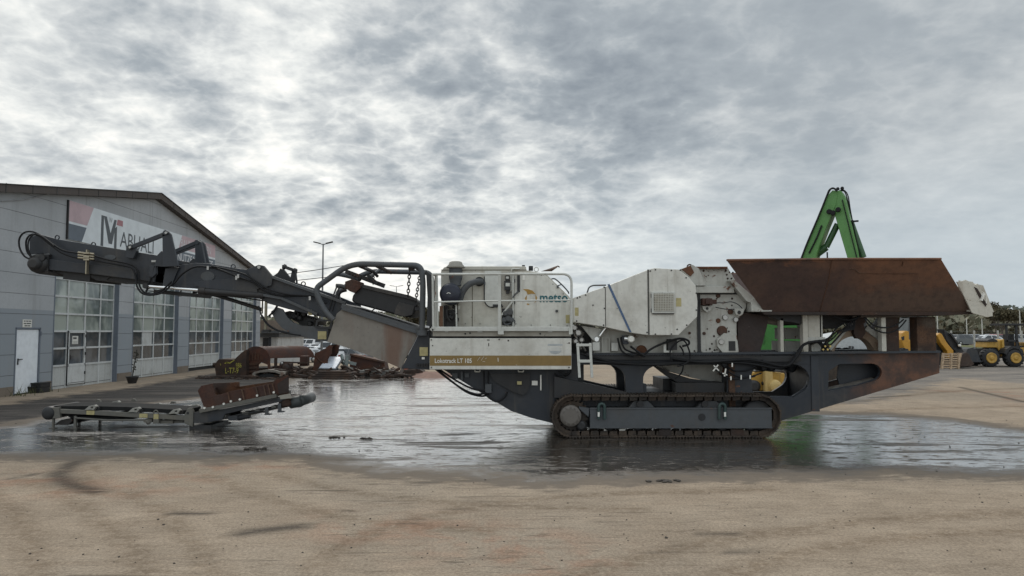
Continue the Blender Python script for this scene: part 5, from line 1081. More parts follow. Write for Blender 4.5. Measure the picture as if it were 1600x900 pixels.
mb = MB(); q = P(466, 627.5, Y1); d = Vector((1, 0, .22)).normalized(); mb.lathe(P(452, 630, Y1 + .15), P(468, 627, Y1 + .15) - P(452, 630, Y1 + .15), [(0, .08), (.02, .11), (.22, .115), (.25, .09), (.25, .03)], 20); mb.lathe((q.x, Y1 + .1, q.z), (0, 1, 0), [(0, .05), (.01, .105), (.8, .105), (.82, .05)], 20); obj('tail_drum', mb, plain('worn_drum', (.055, .062, .06), .5), S)
# rusty trough: two walls and the flared end
def tw(pts, Y, th=.02): mb.prism(pts, Y, Y + th, (), Y1 - .02)
mb = MB(); tw([(309, 610), (314, 603), (332, 599), (336, 617.5), (344, 616.5), (360, 611.5), (427, 599), (431, 594), (451, 587), (451, 614.5), (433, 617.5), (319, 638.5)], Y1 - .02); tro = obj('trough', mb, M['rust_red'], S, .004)
mb = MB(); mb.prism([(332, 598.6), (366, 597.5), (373, 598), (374, 604), (427, 596), (431, 592), (450, 585), (450, 610), (332, 628)], Y2, Y2 + .02); mb.hexa([(*XZ(309, 611, Y1)[:1], Y1, XZ(309, 611, Y1)[1]), (XZ(319, 637, Y1)[0], Y1, XZ(319, 637, Y1)[1]), (XZ(319, 637, Y1)[0], Y2, XZ(319, 637, Y1)[1]), (XZ(309, 611, Y1)[0], Y2, XZ(309, 611, Y1)[1]), (XZ(311, 611, Y1)[0], Y1, XZ(311, 611, Y1)[1] + .01), (XZ(321, 637, Y1)[0], Y1, XZ(321, 637, Y1)[1] + .01), (XZ(321, 637, Y1)[0], Y2, XZ(321, 637, Y1)[1] + .01), (XZ(311, 611, Y1)[0], Y2, XZ(311, 611, Y1)[1] + .01)])
obj('trough_wall', mb, M['rust'], tro, .003)
mb = MB(); mb.prism([(366, 597), (372.5, 597), (373, 604), (366, 605)], Y2 - .08, Y2 - .02)
for x in (356, 378, 400, 412, 419, 426): yy = 616 - (x - 344) * .19; mb.bar(P(x, yy - 1, Y1 - .03), P(x + 4, yy + 16, Y1 - .03), .025, .03)
obj('trough_rib', mb, M['rust'], tro)
mb = MB(); mb.prism([(433, 600), (450.5, 588), (450.8, 613), (436, 616)], Y1 - .03, Y1 - .021, (), Y1 - .03); obj('end_flap', mb, M['brown_flap'], tro)
mb = MB(); mb.prism([(452, 615), (456, 622), (438, 624), (436, 618)], Y1 - .03, Y1 + .02, (), Y1 - .03); obj('flap_clamp', mb, M['deck_dark'], tro)

# ------------------------------------------------------------------ workshop hall
A_ = G(80, 610); B_ = G(345, 574.5); U_ = (B_ - A_).normalized(); N_ = Vector((U_.y, -U_.x, 0))
def W3(s, z, o=0.0): return A_ + U_ * s + N_ * o + Vector((0, 0, z))
def WP(x, y):                                                       # photo pixel -> (s, z) on the facade
    d = ray(x, y); t = (A_.x * N_.x + A_.y * N_.y) / (d.x * N_.x + d.y * N_.y); p = Vector((d.x * t, d.y * t, 0)) - A_
    return (p.x * U_.x + p.y * U_.y, CAMH + d.z * t)
class WB(MB):
    def wbox(self, s0, s1, z0, z1, o0, o1): return self.hexa([W3(s0, z0, o0), W3(s1, z0, o0), W3(s1, z0, o1), W3(s0, z0, o1), W3(s0, z1, o0), W3(s1, z1, o0), W3(s1, z1, o1), W3(s0, z1, o1)])
    def wprism(self, pts, o0, o1, holes=()): return self.extrude([pts, *holes], lambda s, z, d: W3(s, z, d), o0, o1)
hall = thing('workshop_hall', 'grey blue panel clad workshop with four glazed gates and shallow gable roof', 'workshop', W3(6.75, 0, -8))
ang = math.atan2(U_.y, U_.x)
def wall_mat():
    m, nt, bs = _nodes('wall_panels')
    tc = nt.nodes.new('ShaderNodeTexCoord').outputs['Object']
    sx = nt.nodes.new('ShaderNodeSeparateXYZ'); nt.links.new(tc, sx.inputs[0])
    c = _mix(nt, _map(nt, _noise(nt, tc, .5, 5, .6), .35, .65), (.36, .37, .38), (.42, .43, .44))
    # the lower courses were painted a stronger blue grey
    c = _mix(nt, _map(nt, sx.outputs[2], 2.52, 2.50, 0, 1), c, (.275, .30, .325))
    st = _noise(nt, _scaled(nt, tc, (3, 3, .25)), 1.2, 6, .6); c = _mix(nt, _map(nt, st, .50, .72, 0, .5), c, (.27, .275, .27))
    c = _mix(nt, _map(nt, _noise(nt, tc, 12, 4, .65), .45, .7, 0, .3), c, (.30, .31, .315))
    fr = _math(nt, 'FRACT', _math(nt, 'DIVIDE', _math(nt, 'ADD', sx.outputs[2], .02), .595))
    seam = _map(nt, fr, .022, .030, 1, 0, False)
    fr2 = _math(nt, 'FRACT', _math(nt, 'DIVIDE', sx.outputs[1], 4.9)); seam2 = _map(nt, fr2, .0035, .005, .8, 0, False)
    sm = _math(nt, 'MAXIMUM', seam, seam2)
    c = _mix(nt, _math(nt, 'MULTIPLY', sm, .6), c, (.055, .058, .06))
    nt.links.new(c, bs.inputs['Base Color']); bs.inputs['Roughness'].default_value = .62; bs.inputs['Specular IOR Level'].default_value = .3
    bp = nt.nodes.new('ShaderNodeBump'); bp.inputs['Strength'].default_value = .5; bp.inputs['Distance'].default_value = .02; bp.invert = True
    nt.links.new(sm, bp.inputs['Height']); nt.links.new(bp.outputs[0], bs.inputs['Normal'])
    return m
M['wall'] = wall_mat()
M['blue_pier'] = paint('blue_grey_wall_paint', (.15, .172, .205), .6, .35, (.10, .11, .12), 0, .3)
SR, ZR, SL, SRt, ZE = 6.75, 7.28, -7.4, 20.9, 5.05
gates = [(0.0, 4.02), (5.17, 9.27), (10.5, 14.77), (16.0, 20.05)]; GZ = 4.18
mb = WB()
mb.wprism([(SL, -.3), (SRt, -.3), (SRt, ZE), (SR, ZR), (SL, ZE)], -.22, 0, [[(a, -.2), (b, -.2), (b, GZ), (a, GZ)] for a, b in gates] + [[(-1.82, 0.0), (-.70, 0.0), (-.70, 1.93), (-1.82, 1.93)]])
mb.wbox(SRt - .2, SRt, -.3, ZE - .05, -22, -.22); mb.wbox(SL, SL + .2, -.3, ZE - .05, -22, -.22); mb.wbox(SL, SRt, -.3, ZE, -22.2, -22)
obj('wall', mb, M['wall'], hall)
mb = WB()
mb.wbox(SL, -1.9, -.2, .26, .003, .03)
for a, b in ((4.05, 5.14), (9.3, 10.47), (14.8, 15.97), (20.08, 20.9), (-.68, -.03)): mb.wbox(a, b, -.2, .30, .003, .02)
obj('plinth', mb, paint('stained_concrete', (.20, .165, .13), .8, .6, (.12, .085, .06)), hall)
mb = WB()
for a, b in gates: mb.wbox(b - .02, b + .018, -.2, GZ, -.22, .012); mb.wbox(a - .018, a + .02, -.2, GZ, -.22, .012); mb.wbox(a, b, GZ - .02, GZ + .04, -.22, .012)
obj('gate_reveal', mb, M['blue_pier'], hall)
M['gateframe'] = paint('gate_aluminium', (.58, .59, .58), .5, .4, (.22, .20, .17), 0, .3)
M['gatepanel'] = paint('gate_panel', (.50, .51, .495), .5, .5, (.23, .195, .15), 0, .45)
M['pane'] = glassy('acrylic_pane', (.12, .145, .14), (.40, .43, .385), .09, .55, .75)
M['pane_dark'] = glassy('dark_pane', (.04, .05, .058), (.11, .125, .14), .09, .7, .7)
rows = [.74, 1.30, 1.86, 2.43, 3.0, 3.57, 4.14]
gparts = []
for gi, (a, b) in enumerate(gates):
    zb = .16 if gi == 2 else (.02 if gi else 0.0)                   # the third gate stands open a hand's breadth
    mb = WB(); mb.wbox(a + .05, b - .02, .74, 4.16, -.20, -.185)
    g = obj('sectional_gate', mb, M['pane'], hall)
    mb = WB(); rs = random.Random(gi)
    for r in range(2): mb.wbox(a + .06, b - .03, rows[r] + .03, rows[r + 1] - .03, -.1849, -.180)
    obj('lower_panes', mb, M['pane_dark'], g)
    if gi == 1: mb = WB(); mb.wbox(a + 1.12, a + 2.0, 1.33, 1.83, -.179, -.172); obj('replacement_pane', mb, M['gatepanel'], g)
    mb = WB(); wv = (b - a)
    cols = [0.0, .28, .52, .76, 1.0] if gi else [0.0, .255, .52, .77, 1.0]
    for z in rows: mb.wbox(a + .02, b - .02, z - .03, z + .03, -.18, -.145)
    for c in cols: x = a + .04 + (wv - .08) * c; mb.wbox(x - .03, x + .03, zb, 4.16, -.176, -.15)
    obj('gate_frame', mb, M['gateframe'], g)
    mb = WB(); mb.wbox(a + .03, b - .03, zb, .72, -.21, -.177)
    obj('bottom_panel', mb, M['gatepanel'], g)
    mb = WB()
    for c in cols[1:-1]: x = a + .04 + (wv - .08) * c; mb.wbox(x + .03, x + .045, zb + .1, .70, -.1765, -.171)
    mb.wbox(a + .03, b - .03, zb + .08, zb + .095, -.1765, -.171); obj('panel_groove', mb, M['black_steel'], g)
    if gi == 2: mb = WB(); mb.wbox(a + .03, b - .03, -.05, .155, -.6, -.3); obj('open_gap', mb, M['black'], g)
    gparts.append(g)
g = gparts[0]; a = 1.06
mb = WB()
for s0, s1, z0, z1 in ((a, a + .07, .10, 1.88), (a + .98, a + 1.05, .10, 1.88), (a, a + 1.05, 1.80, 1.88), (a, a + 1.05, 1.26, 1.34), (a, a + 1.05, .68, .78), (a + .07, a + .98, .10, .70)): mb.wbox(s0, s1, z0, z1, -.143, -.115)
wd = obj('wicket_door', mb, M['gateframe'], g, .004)
mb = WB(); mb.wbox(a + .03, a + 1.02, .14, .155, -.1149, -.11); mb.wbox(a + 1.05, a + 1.065, .06, 1.88, -.143, -.11); mb.wbox(a - .02, a, .06, 1.88, -.143, -.11); obj('door_gap', mb, M['black_steel'], g)
mb = WB(); mb.wbox(a + .13, a + .16, .92, 1.08, -.114, -.10); mb.wbox(a + .10, a + .22, 1.0, 1.02, -.10, -.06)
for z in (.4, 1.05, 1.65): mb.wbox(a + 1.0, a + 1.05, z, z + .1, -.114, -.09)
obj('handle', mb, M['black'], g)
def wtext(mb, s, s0, z0, s1, z1, o, bold=0.0): return text_mb(mb, s, W3(s0, z0, o), U_, (0, 0, 1), s1 - s0, z1 - z0, .004, bold)
mb = WB(); mb.wbox(a + .32, a + .66, 1.43, 1.70, -.1795, -.165); nt_ = obj('paper_notice', mb, M['letter'], g)
mb = WB(); mb.wbox(a + .36, a + .56, 1.60, 1.655, -.164, -.162); mb.wbox(a + .36, a + .60, 1.46, 1.47, -.164, -.162); mb.wbox(a + .36, a + .62, 1.50, 1.51, -.164, -.162); obj('printed_line', mb, M['black'], nt_)
# personnel door
mb = WB(); mb.wbox(-1.80, -.72, .03, 1.91, -.06, -.02); dr = obj('side_door', mb, plain('white_door', (.80, .83, .86), .45, 0, .1), hall, .006)
mb = WB(); mb.wbox(-1.70, -1.66, .88, 1.06, -.02, .0); mb.wbox(-1.69, -1.52, 1.02, 1.045, .0, .03); obj('handle', mb, M['black'], dr)
mb = WB(); mb.wbox(-1.86, -1.81, 0, 1.97, -.07, .012); mb.wbox(-.71, -.66, 0, 1.97, -.07, .012); mb.wbox(-1.86, -.66, 1.92, 1.97, -.07, .012); mb.wbox(-.70, -.65, 1.72, 1.85, .012, .03); obj('door_frame', mb, M['blue_pier'], dr)
# roof
for sgn, name in ((1, 'r'), (-1, 'l')):
    mb = WB(); se = SRt + .35 if sgn > 0 else SL - .35; sl_ = (ZR - ZE) / (SRt - SR); ze = ZE - .35 * sl_
    p = [(SR, ZR + .02), (se, ze + .02), (se, ze + .16), (SR, ZR + .18)]
    mb.wprism(p, -22.4, .18); obj('roof', mb, paint('fibre_cement_roof', (.11, .10, .095), .8, .5), hall)
    mb = WB(); p = [(SR, ZR + .02), (se, ze - .02), (se, ze + .19), (SR, ZR + .26)]
    mb.wprism(p, .181, .24); fa = obj('fascia', mb, paint('weathered_brown_fascia', (.085, .072, .065), .75, .7, (.15, .12, .10), 0, .3, 3.0), hall)
    mb = WB()
    for k in range(1, 12):
        t = k / 12; s = SR + (se - SR) * t; z = ZR + (ze - ZR) * t
        mb.wprism([(s, z - .02), (s + .03, z - .02), (s + .03, z + .25), (s, z + .25)], .241, .247)
    mb.wprism([(SR, ZR + .255), (se, ze + .185), (se, ze + .21), (SR, ZR + .285)], .10, .265); obj('fascia_joint', mb, M['black_steel'], hall)
mb = WB(); mb.tube(catmull([W3(*WP(0, 314.5), .03), W3(*WP(40, 311), .04), W3(*WP(75, 303), .03)], 6), .012, 5); obj('wall_cable', mb, plain('pale_cable', (.4, .4, .4)), hall)
# company sign
sg = thing('company_sign', 'long white, pink and slate company sign board high on the workshop gable', 'sign', W3(6.9, 4.85, .05))
z0, z1, s0, s1 = 4.86, 6.14, .53, 13.35
ml = (s0, s1)
mb = WB(); mb.wbox(s0, s1, z0, z1, .004, .035); obj('board', mb, plain('sign_white', (.70, .74, .76), .5, 0, .12, scale=2), sg)
pink = plain('sign_pink', (.52, .38, .40), .5, 0, .15, scale=2); slate = plain('sign_slate', (.115, .14, .17), .5, 0, .15, scale=2)
mb = WB(); mb.wprism([(s0, 5.46), (1.66, 5.46), (2.04, z1 - .003), (s0, z1 - .003)], .0352, .039); mb.wprism([(9.05, 5.52), (s1, 5.52), (s1, z1 - .003), (9.38, z1 - .003)], .0352, .039); obj('pink_panel', mb, pink, sg)
mb = WB(); mb.wprism([(s0, z0 + .003), (1.36, z0 + .003), (1.63, 5.38), (s0, 5.38)], .0352, .039); mb.wprism([(8.7, z0 + .003), (s1, z0 + .003), (s1, 5.42), (9.0, 5.42)], .0352, .039); obj('slate_panel', mb, slate, sg)
ls = [WP(*p) for p in ((157, 336), (173, 371))]
dk = plain('sign_dark_letters', (.075, .085, .095), .5, 0, .1)
mb = WB()
za, zt = 4.88, 5.97; sM = WP(157, 336)[0]
mb.wprism([(sM, za), (sM + .17, za), (sM + .17, zt - .34), (sM + .17, zt), (sM, zt)], .0352, .040); mb.wprism([(sM + .17, zt), (sM + .36, zt), (sM + .66, za + .52), (sM + .66, za + .14), (sM + .54, za + .14)], .0352, .040)
mb.wprism([(sM + .66, za + .14), (sM + .78, za + .14), (sM + 1.06, zt - .03), (sM + .90, zt - .03), (sM + .66, za + .52)], .0352, .040); mb.wprism([(sM + .93, za - .01), (sM + 1.10, za - .01), (sM + 1.10, zt - .25), (sM + .93, zt - .36)], .0352, .040)
obj('monogram', mb, dk, sg)
mb = WB(); mb.wprism([(sM + 1.06, zt - .20), (sM + 1.52, zt - .20), (sM + 1.52, zt + .01), (sM + 1.14, zt + .01)], .0352, .040); obj('monogram_bar', mb, plain('sign_red', (.42, .19, .21), .5), sg)
mb = WB(); wtext(mb, 'W', sM + .52, zt - .18, sM + .76, zt + .0, .036); obj('small_letter', mb, plain('sign_grey', (.30, .32, .33), .5), sg)
sA = WP(186, 372)[0]
mb = WB(); wtext(mb, 'ABUALI', sA, 5.0, WP(236, 380)[0] + .15, 5.58, .036, .0); obj('lettering', mb, dk, sg)
mb = WB(); wtext(mb, 'BAUMASCHINEN', 9.25, 5.62, WP(328, 392)[0], 5.98, .0395); obj('lettering', mb, plain('sign_letters', (.62, .62, .63), .5, 0, .05), sg); mb = WB(); wtext(mb, 'NUTZFAHRZEUGE', 8.95, 4.97, s1 - .3, 5.33, .0395, .015); obj('lettering', mb, bpy.data.materials['sign_letters'], sg)
mb = WB(); mb.wbox(s0 - .05, s0, z0, z1, .004, .06); obj('board_edge', mb, M['black_steel'], sg)
# little notice above the side door
p = WP(34.5, 511.5); p2 = WP(49, 499.5)
ns = thing('notice_board', 'small white notice with printed lines above the white side door', 'notice', W3(p[0], p[1], .02))
mb = WB(); mb.wbox(p[0], p2[0], p[1], p2[1], .004, .02); obj('panel', mb, M['letter'], ns)
mb = WB(); hgt = p2[1] - p[1]
for i, cuts in enumerate(((.0, .22, .30, .62, .70, 1.0), (.0, .30, .38, 1.0), (.12, .52, .58, .9))):
    wd0 = p2[0] - p[0] - .08
    for k in range(0, len(cuts), 2): mb.wbox(p[0] + .04 + wd0 * cuts[k], p[0] + .04 + wd0 * cuts[k + 1], p2[1] - hgt * (.26 + .3 * i), p2[1] - hgt * (.14 + .3 * i), .0205, .023)
obj('printed_line', mb, M['black'], ns)
# things by the hall wall
q = G(63, 613)
bx = thing('plastic_crate', 'black crate stacked askew beside the white side door', 'crate', (q.x, q.y, 0))
mb = MB(); mb.box(q.x - .17, q.x + .17, q.y - .3, q.y + .2, 0, .15); mb.box(q.x - .15, q.x + .18, q.y - .27, q.y + .2, .152, .29); obj('tub', mb, M['black'], bx, .015)
mb = MB(); mb.box(q.x - .19, q.x + .20, q.y - .31, q.y + .22, .285, .305); obj('rim', mb, M['black_steel'], bx, .006)
q = G(47, 614)
bx = thing('plastic_tub', 'low black tub full of weeds in front of the white side door', 'tub', (q.x, q.y, 0))
mb = MB(); mb.lathe((q.x, q.y, 0), (0, 0, 1), [(0, .16), (.17, .2), (.19, .215), (.2, .2), (.12, .17)], 18); obj('shell', mb, M['black'], bx)
mb = MB(); mb.cyl((q.x, q.y, .1), (q.x, q.y, .17), .185, 14); obj('soil', mb, M['rust_dark'], bx)
mb = MB(); rs = random.Random(9)
for c, n in ((G(40, 615), 26), (G(47, 614), 30), (G(20, 618), 22), (G(30, 619), 14), (G(72, 612), 12)):
    for i in range(n):
        b = Vector((c.x + rs.gauss(0, .16), c.y + rs.gauss(0, .12), 0.0)); t = b + Vector((rs.gauss(0, .1), rs.gauss(0, .06), rs.uniform(.08, .34))); wd_ = Vector((.008, .004, 0))
        mb.add([b - wd_, b + wd_, t], [(0, 1, 2)])
o = obj('weeds', mb, plain('dry_weeds', (.10, .105, .045), .8, 0, .5)); tag(o, kind='stuff')
q = G(206.5, 599)
pt = thing('potted_plant', 'dark plant pot with a withered stalk before the second gate', 'potted plant', (q.x, q.y, 0))
mb = MB(); mb.lathe((q.x, q.y, 0), (0, 0, 1), [(0, .13), (.2, .2), (.22, .215), (.25, .215), (.25, .18), (.2, .17)], 18); obj('pot', mb, M['black_steel'], pt)
mb = MB(); b = Vector((q.x, q.y, .2)); mb.hose([b, b + Vector((.03, 0, .3)), b + Vector((.06, .02, .55)), b + Vector((.12, 0, .8)), b + Vector((.13, 0, 1.0))], .018, 5)
rs = random.Random(5)
for i in range(40):
    t = rs.random(); c = b + Vector((.02 + .11 * t, 0, .15 + .8 * t)); d = Vector((rs.gauss(0, 1), rs.gauss(0, 1), rs.gauss(-.3, .6))).normalized() * .07
    mb.add([c, c + d + Vector((.015, 0, .02)), c + d * 1.3, c + d - Vector((.015, 0, .02))], [(0, 1, 2, 3)])
obj('stalk', mb, plain('withered_stalk', (.045, .042, .03), .8, 0, .4), pt)

# ------------------------------------------------------------------ scrap parts lying between the hall and the machine
def scrap(name, label, cat, px, group='scrap parts by the hall'):
    q = G(*px); return thing(name, label, cat, (q.x, q.y, 0), None), q.y
M['scrap_dark'] = rusty('dark_scrap', (.030, .021, .017), (.080, .045, .029), (.078, .064, .052), 2.6)
t, Y = scrap('drum_housing', 'big rusty half round drum housing with ribbed end, beside the yellow sprayed block', 'housing', (415, 589))
cx, cz = P(398, 575, Y).x, P(398, 575, Y).z
pr = [(381, 589), (378, 570)] + [(400 + 22 * math.cos(R(a)), 563 - 22 * math.sin(R(a))) for a in range(180, -1, -15)] + [(423, 589)]
hole = [(404, 589), (404, 566), (410, 561), (420, 563), (421, 589)]
mb = MB(); mb.prism([(379, 590), (378, 570)] + [(400 + 22 * math.cos(R(a)), 564 - 23 * math.sin(R(a))) for a in range(170, 9, -16)] + [(422, 575), (421, 590), (419, 590), (418, 570), (408, 566), (404, 570), (403, 590)], Y, Y + .06); obj('end_plate', mb, M['rust_red'], t)
mb = MB()
N_a = 9; pa = [P(400 + 22.5 * math.cos(R(170 - 160 * i / N_a)), 564 - 23 * math.sin(R(170 - 160 * i / N_a)), Y) for i in range(N_a + 1)]
dv = Vector((1.45, 1.4, 0))
mb.add(pa + [p + dv for p in pa], [(i, i + 1, N_a + 2 + i, N_a + 1 + i) for i in range(N_a)], True)
mb.prism([(420, 575), (441, 570), (441, 590), (420, 590)], Y + .3, Y + .36); obj('shell', mb, M['rust_red'], t)
mb = MB()
for i in range(5): mb.bar(P(390 + i * 4.5, 562 - (2 - abs(i - 2)) * 2 - 8, Y - .03), P(390 + i * 4.5, 563, Y - .03), .04, .04)
for i in range(4): mb.bar(P(382, 570 + i * 5.5, Y - .04), P(402, 568.5 + i * 5.5, Y - .04), .05, .09)
mb.bar(P(393, 568, Y - .06), P(404, 567, Y - .06), .03, .03); obj('rib', mb, M['rust'], t)
mb = MB(); mb.prism([(398, 589), (398, 575), (440, 574), (440, 590)], Y + 1.2, Y + 1.3); mb.pbox(398, 584, 440, 590, Y + .1, Y + .16); mb.pbox(420, 580, 423, 590, Y + .2, Y + .3); mb.pbox(428, 558, 433, 578, Y + .2, Y + .25); obj('skid_frame', mb, M['scrap_dark'], t)
t, Y = scrap('steel_block', 'rusty welded block with yellow spray painted numbers, left of the drum housing', 'scrap block', (365, 590))
mb = MB(); mb.prism([(338, 590), (335, 572), (338, 565), (342, 561), (349, 561), (366, 561.5), (376, 552), (384, 546), (384, 590)], Y, Y + 1.0); mb.cyl(P(333.5, 570, Y + .2), P(338, 570, Y + .2), .09, 10); obj('body', mb, M['scrap_dark'], t, .02)
spray = plain('yellow_spray_paint', (.44, .40, .06), .6, 0, .5, scale=20)
mb = MB()
def stroke(pts): 
    for a, b in zip(pts[:-1], pts[1:]): mb.bar(P(*a, Y - .008), P(*b, Y - .008), .012, .035)
px_text(mb, '986', 368.5, 567, 377.5, 574.5, Y, 0, 1.0); px_text(mb, 'L-T7-9', 352, 574.5, 372.5, 583.5, Y, 0)
stroke([(344.5, 568), (345, 571)]); stroke([(351, 568), (355, 566), (359, 567.5), (364, 564), (366, 563)]); stroke([(353, 566.5), (357, 567)])
obj('spray_lettering', mb, spray, t)
rs = random.Random(2)
for i in range(14):
    x = rs.uniform(318, 375); z = .02 + .025 * (i % 4); a = G(x, 591 + rs.uniform(-2, 1)); a.z = z; b = a + Vector((rs.uniform(.3, 1.1), rs.uniform(-.3, .3), rs.uniform(-.01, .02))); mb = MB(); mb.bar(a, b, .12, .03)
    tag(obj('flat_bar', mb, M['scrap_dark'], None, 0, tuple(a)), 'flat rusty bar lying loose at the foot of the yellow sprayed block', 'scrap bar', 'flat bars by the sprayed block')
t, Y = scrap('belt_loop', 'flattened loop of grey conveyor belting on the ground before the drum housing', 'belt', (418, 591))
ol = [(395, 588), (394, 584), (397, 581), (405, 579), (418, 577.5), (430, 578.5), (440, 581.5), (443, 585), (440, 588)]
il = [(436, 588), (438, 585), (430, 582), (418, 581), (406, 582), (399, 584), (399, 588)]
mb = MB(); mb.prism(ol + il, Y, Y + .9); obj('belting', mb, M['rubber_sheet'], t); mb = MB(); mb.prism([(402, 589), (408, 585), (420, 583.5), (434, 586), (434, 590), (404, 591)], Y + .1, Y + .8); obj('inner_fold', mb, M['black'], t)
t, Y = scrap('gear_frame', 'low dark axle and gear frame between the drum housing and the rusty bucket', 'axle frame', (462, 588))
mb = MB(); rs = random.Random(11)
mb.bar(P(440, 566, Y), P(482, 567, Y), .10, .06); mb.bar(P(444, 578, Y - .2), P(486, 577, Y - .2), .06, .05); mb.bar(P(440, 586, Y), P(484, 586, Y), .2, .07)
for i in range(15): p = P(rs.uniform(438, 486), rs.uniform(571, 586), Y + rs.uniform(-.2, .6)); mb.lathe((p.x, p.y - .1, p.z), (rs.uniform(-.4, .4), 1, rs.uniform(-.2, .2)), [(0, .06), (.02, rs.uniform(.08, .2)), (.2, .12)], 10)
for i in range(14): p = P(rs.uniform(440, 484), rs.uniform(566, 586), Y + rs.uniform(-.1, .4)); mb.bar(p, p + Vector((rs.uniform(-.4, .4), rs.uniform(-.2, .2), rs.uniform(-.2, .2))), .05, .05)
obj('frame', mb, M['scrap_dark'], t)
mb = MB(); mb.pbox(468, 556, 480, 572, Y + .1, Y + .5); mb.pbox(436, 568, 452, 584, Y + .1, Y + .7); obj('gear_case', mb, M['rust_red'], t, .03)
mb = MB(); p = P(439.5, 568, Y - .1); mb.lathe(p, (0, 1, 0), [(0, .03), (.02, .07), (.1, .07)], 12); p = P(449, 573, Y - .1); mb.lathe(p, (0, 1, 0), [(0, .03), (.02, .06), (.1, .06)], 12); obj('lamp', mb, M['steel'], t)
t, Y = scrap('digger_bucket', 'rusty curved digger bucket standing left of the tilted white cover', 'bucket', (500, 589))
mb = MB(); bo = [(486, 589), (489, 575), (491, 562), (492, 552), (506, 546), (515, 539), (519, 541), (518, 552), (512, 562), (512, 590)]
mb.prism(bo, Y, Y + .05); mb.prism(bo, Y + 1.2, Y + 1.25, (), Y); obj('side_plate', mb, M['rust_red'], t)
mb = MB(); cs = [P(*p, Y) for p in ((486, 589), (489, 575), (491, 562), (492, 552), (506, 546), (515, 539))]
mb.add([c for c in cs] + [c + Vector((0, 1.2, 0)) for c in cs] , [(i, i + 1, len(cs) + i + 1, len(cs) + i) for i in range(len(cs) - 1)]); obj('back_plate', mb, M['rust'], t)
mb = MB(); mb.tube(catmull([P(493, 550, Y - .02), P(495, 558, Y - .02), P(500, 564, Y - .02), P(508, 568, Y - .02)]), .02, 5); obj('bucket_ear', mb, M['rust'], t)
mb = MB(); rs = random.Random(3); Y = G(525, 591).y
for i, (x0, x1, y) in enumerate(((484, 555, 590), (488, 552, 587), (494, 548, 584), (498, 540, 581))):
    a, b = P(x0, y, Y), P(x1, y, Y); z = .0 + i * .075; mb = MB(); mb.box(a.x, b.x, Y - .3 + i * .05, Y + 1.2, z, z + .065)
    tag(obj('steel_plate', mb, M['scrap_dark'], None, .01, ((a.x + b.x) / 2, Y, z)), 'dark steel plate in the low stack under the tilted white cover', 'steel plate', 'plates stacked under the white cover')
t, Y = scrap('sheet_metal_cover', 'tilted white sheet metal cover leaning on the stack of dark plates', 'metal cover', (515, 588.5))
mb = MB(); mb.plate([P(499, 576, Y - .5), P(524, 577, Y - .5), P(536, 559, Y + .3), P(512, 558.5, Y + .3)], .05); obj('sheet', mb, plain('white_sheet_metal', (.50, .53, .58), .25, .0, .2), t, .008)
mb = MB(); mb.plate([P(497, 577.5, Y - .52), P(525, 578.5, Y - .52), P(538, 558.5, Y + .31), P(511, 557.5, Y + .31)], .03); mb.bar(P(526, 578, Y), P(528, 588, Y), .1, .1); mb.bar(P(503, 578, Y), P(505, 588, Y), .1, .1); obj('panel_edge', mb, M['grey_mid'], t)
t, Y = scrap('guard_rack', 'tangle of pale green grey machine guards right of the white cover', 'machine guards', (538, 589))
mb = MB(); rs = random.Random(8)
for i in range(9): p = P(rs.uniform(533, 544), rs.uniform(562, 584), Y + rs.uniform(0, .5)); mb.bar(p, p + Vector((rs.uniform(-.5, .5), .1, rs.uniform(-.15, .25))), .08, .12)
mb.bar(P(540, 590, Y), P(543, 555, Y), .1, .08); obj('guards', mb, plain('pale_guard', (.20, .23, .22), .6, 0, .4), t)
t, Y = scrap('steel_hopper', 'dark red brown steel box behind the hanging rubber skirt', 'steel box', (568, 586))
mb = MB(); mb.prism([(545, 586), (548, 553), (600, 565), (604, 586)], Y + .3, Y + 1.2); obj('body', mb, M['rust_red'], t, .02)
mb = MB(); mb.bar(P(547, 554, Y + .27), P(601, 566, Y + .27), .06, .08); obj('rim', mb, M['rust'], t)
rs = random.Random(6); Y = G(590, 589).y; gb = plain('grey_beam', (.17, .165, .15), .6, 0, .5)
for i in range(9):
    z = .0 + .092 * (i // 3); a = P(562 + (i % 3) * 4, 580, Y - .1 + .35 * (i % 3)); mb = MB(); mb.box(a.x, a.x + rs.uniform(.9, 1.5), a.y, a.y + .12, z, z + .09)
    tag(obj('steel_beam', mb, gb, None, .008, (a.x, a.y, z)), 'grey steel beam in the pile under the lower edge of the rubber skirt', 'beam', 'grey beams piled under the skirt', 'thing')
for i in range(8):
    p = P(rs.uniform(598, 622), rs.uniform(577, 586), Y + .3); mb = MB(); p.z = max(.05, p.z); mb.bar(p, p + Vector((rs.uniform(-.3, .3), .2, rs.uniform(-.03, .15))), .08, .12)
    tag(obj('steel_offcut', mb, M['rust'], None, 0, tuple(p)), 'rusty steel offcut between the grey beams and the orange red chute', 'offcut', 'rusty offcuts by the beams')
t, Y = scrap('red_chute', 'orange red steel chute lying right of the beam pile', 'chute', (645, 588))
mb = MB(); mb.plate([P(628, 573, Y), P(632, 576, Y), P(648, 568.5, Y + .4), P(644, 565, Y + .4)], .25); mb.prism([(630, 575), (648, 568), (648, 572), (632, 579)], Y - .1, Y); obj('lip', mb, plain('orange_red_paint', (.30, .07, .03), .55, 0, .4), t)
mb = MB(); mb.prism([(632, 577), (648, 572), (660, 580), (664, 589), (636, 588)], Y, Y + .9); obj('body', mb, M['scrap_dark'], t, .01)
q = G(675, 588); mb = MB()
vs = [(q.x + 1.4 * math.cos(a) * r_, q.y + 1.2 * math.sin(a) * r_, (1 - r_) * .22 * (1 + .2 * math.sin(3 * a))) for r_ in (1.05, .8, .5, .2) for a in [2 * math.pi * i / 20 for i in range(20)]]
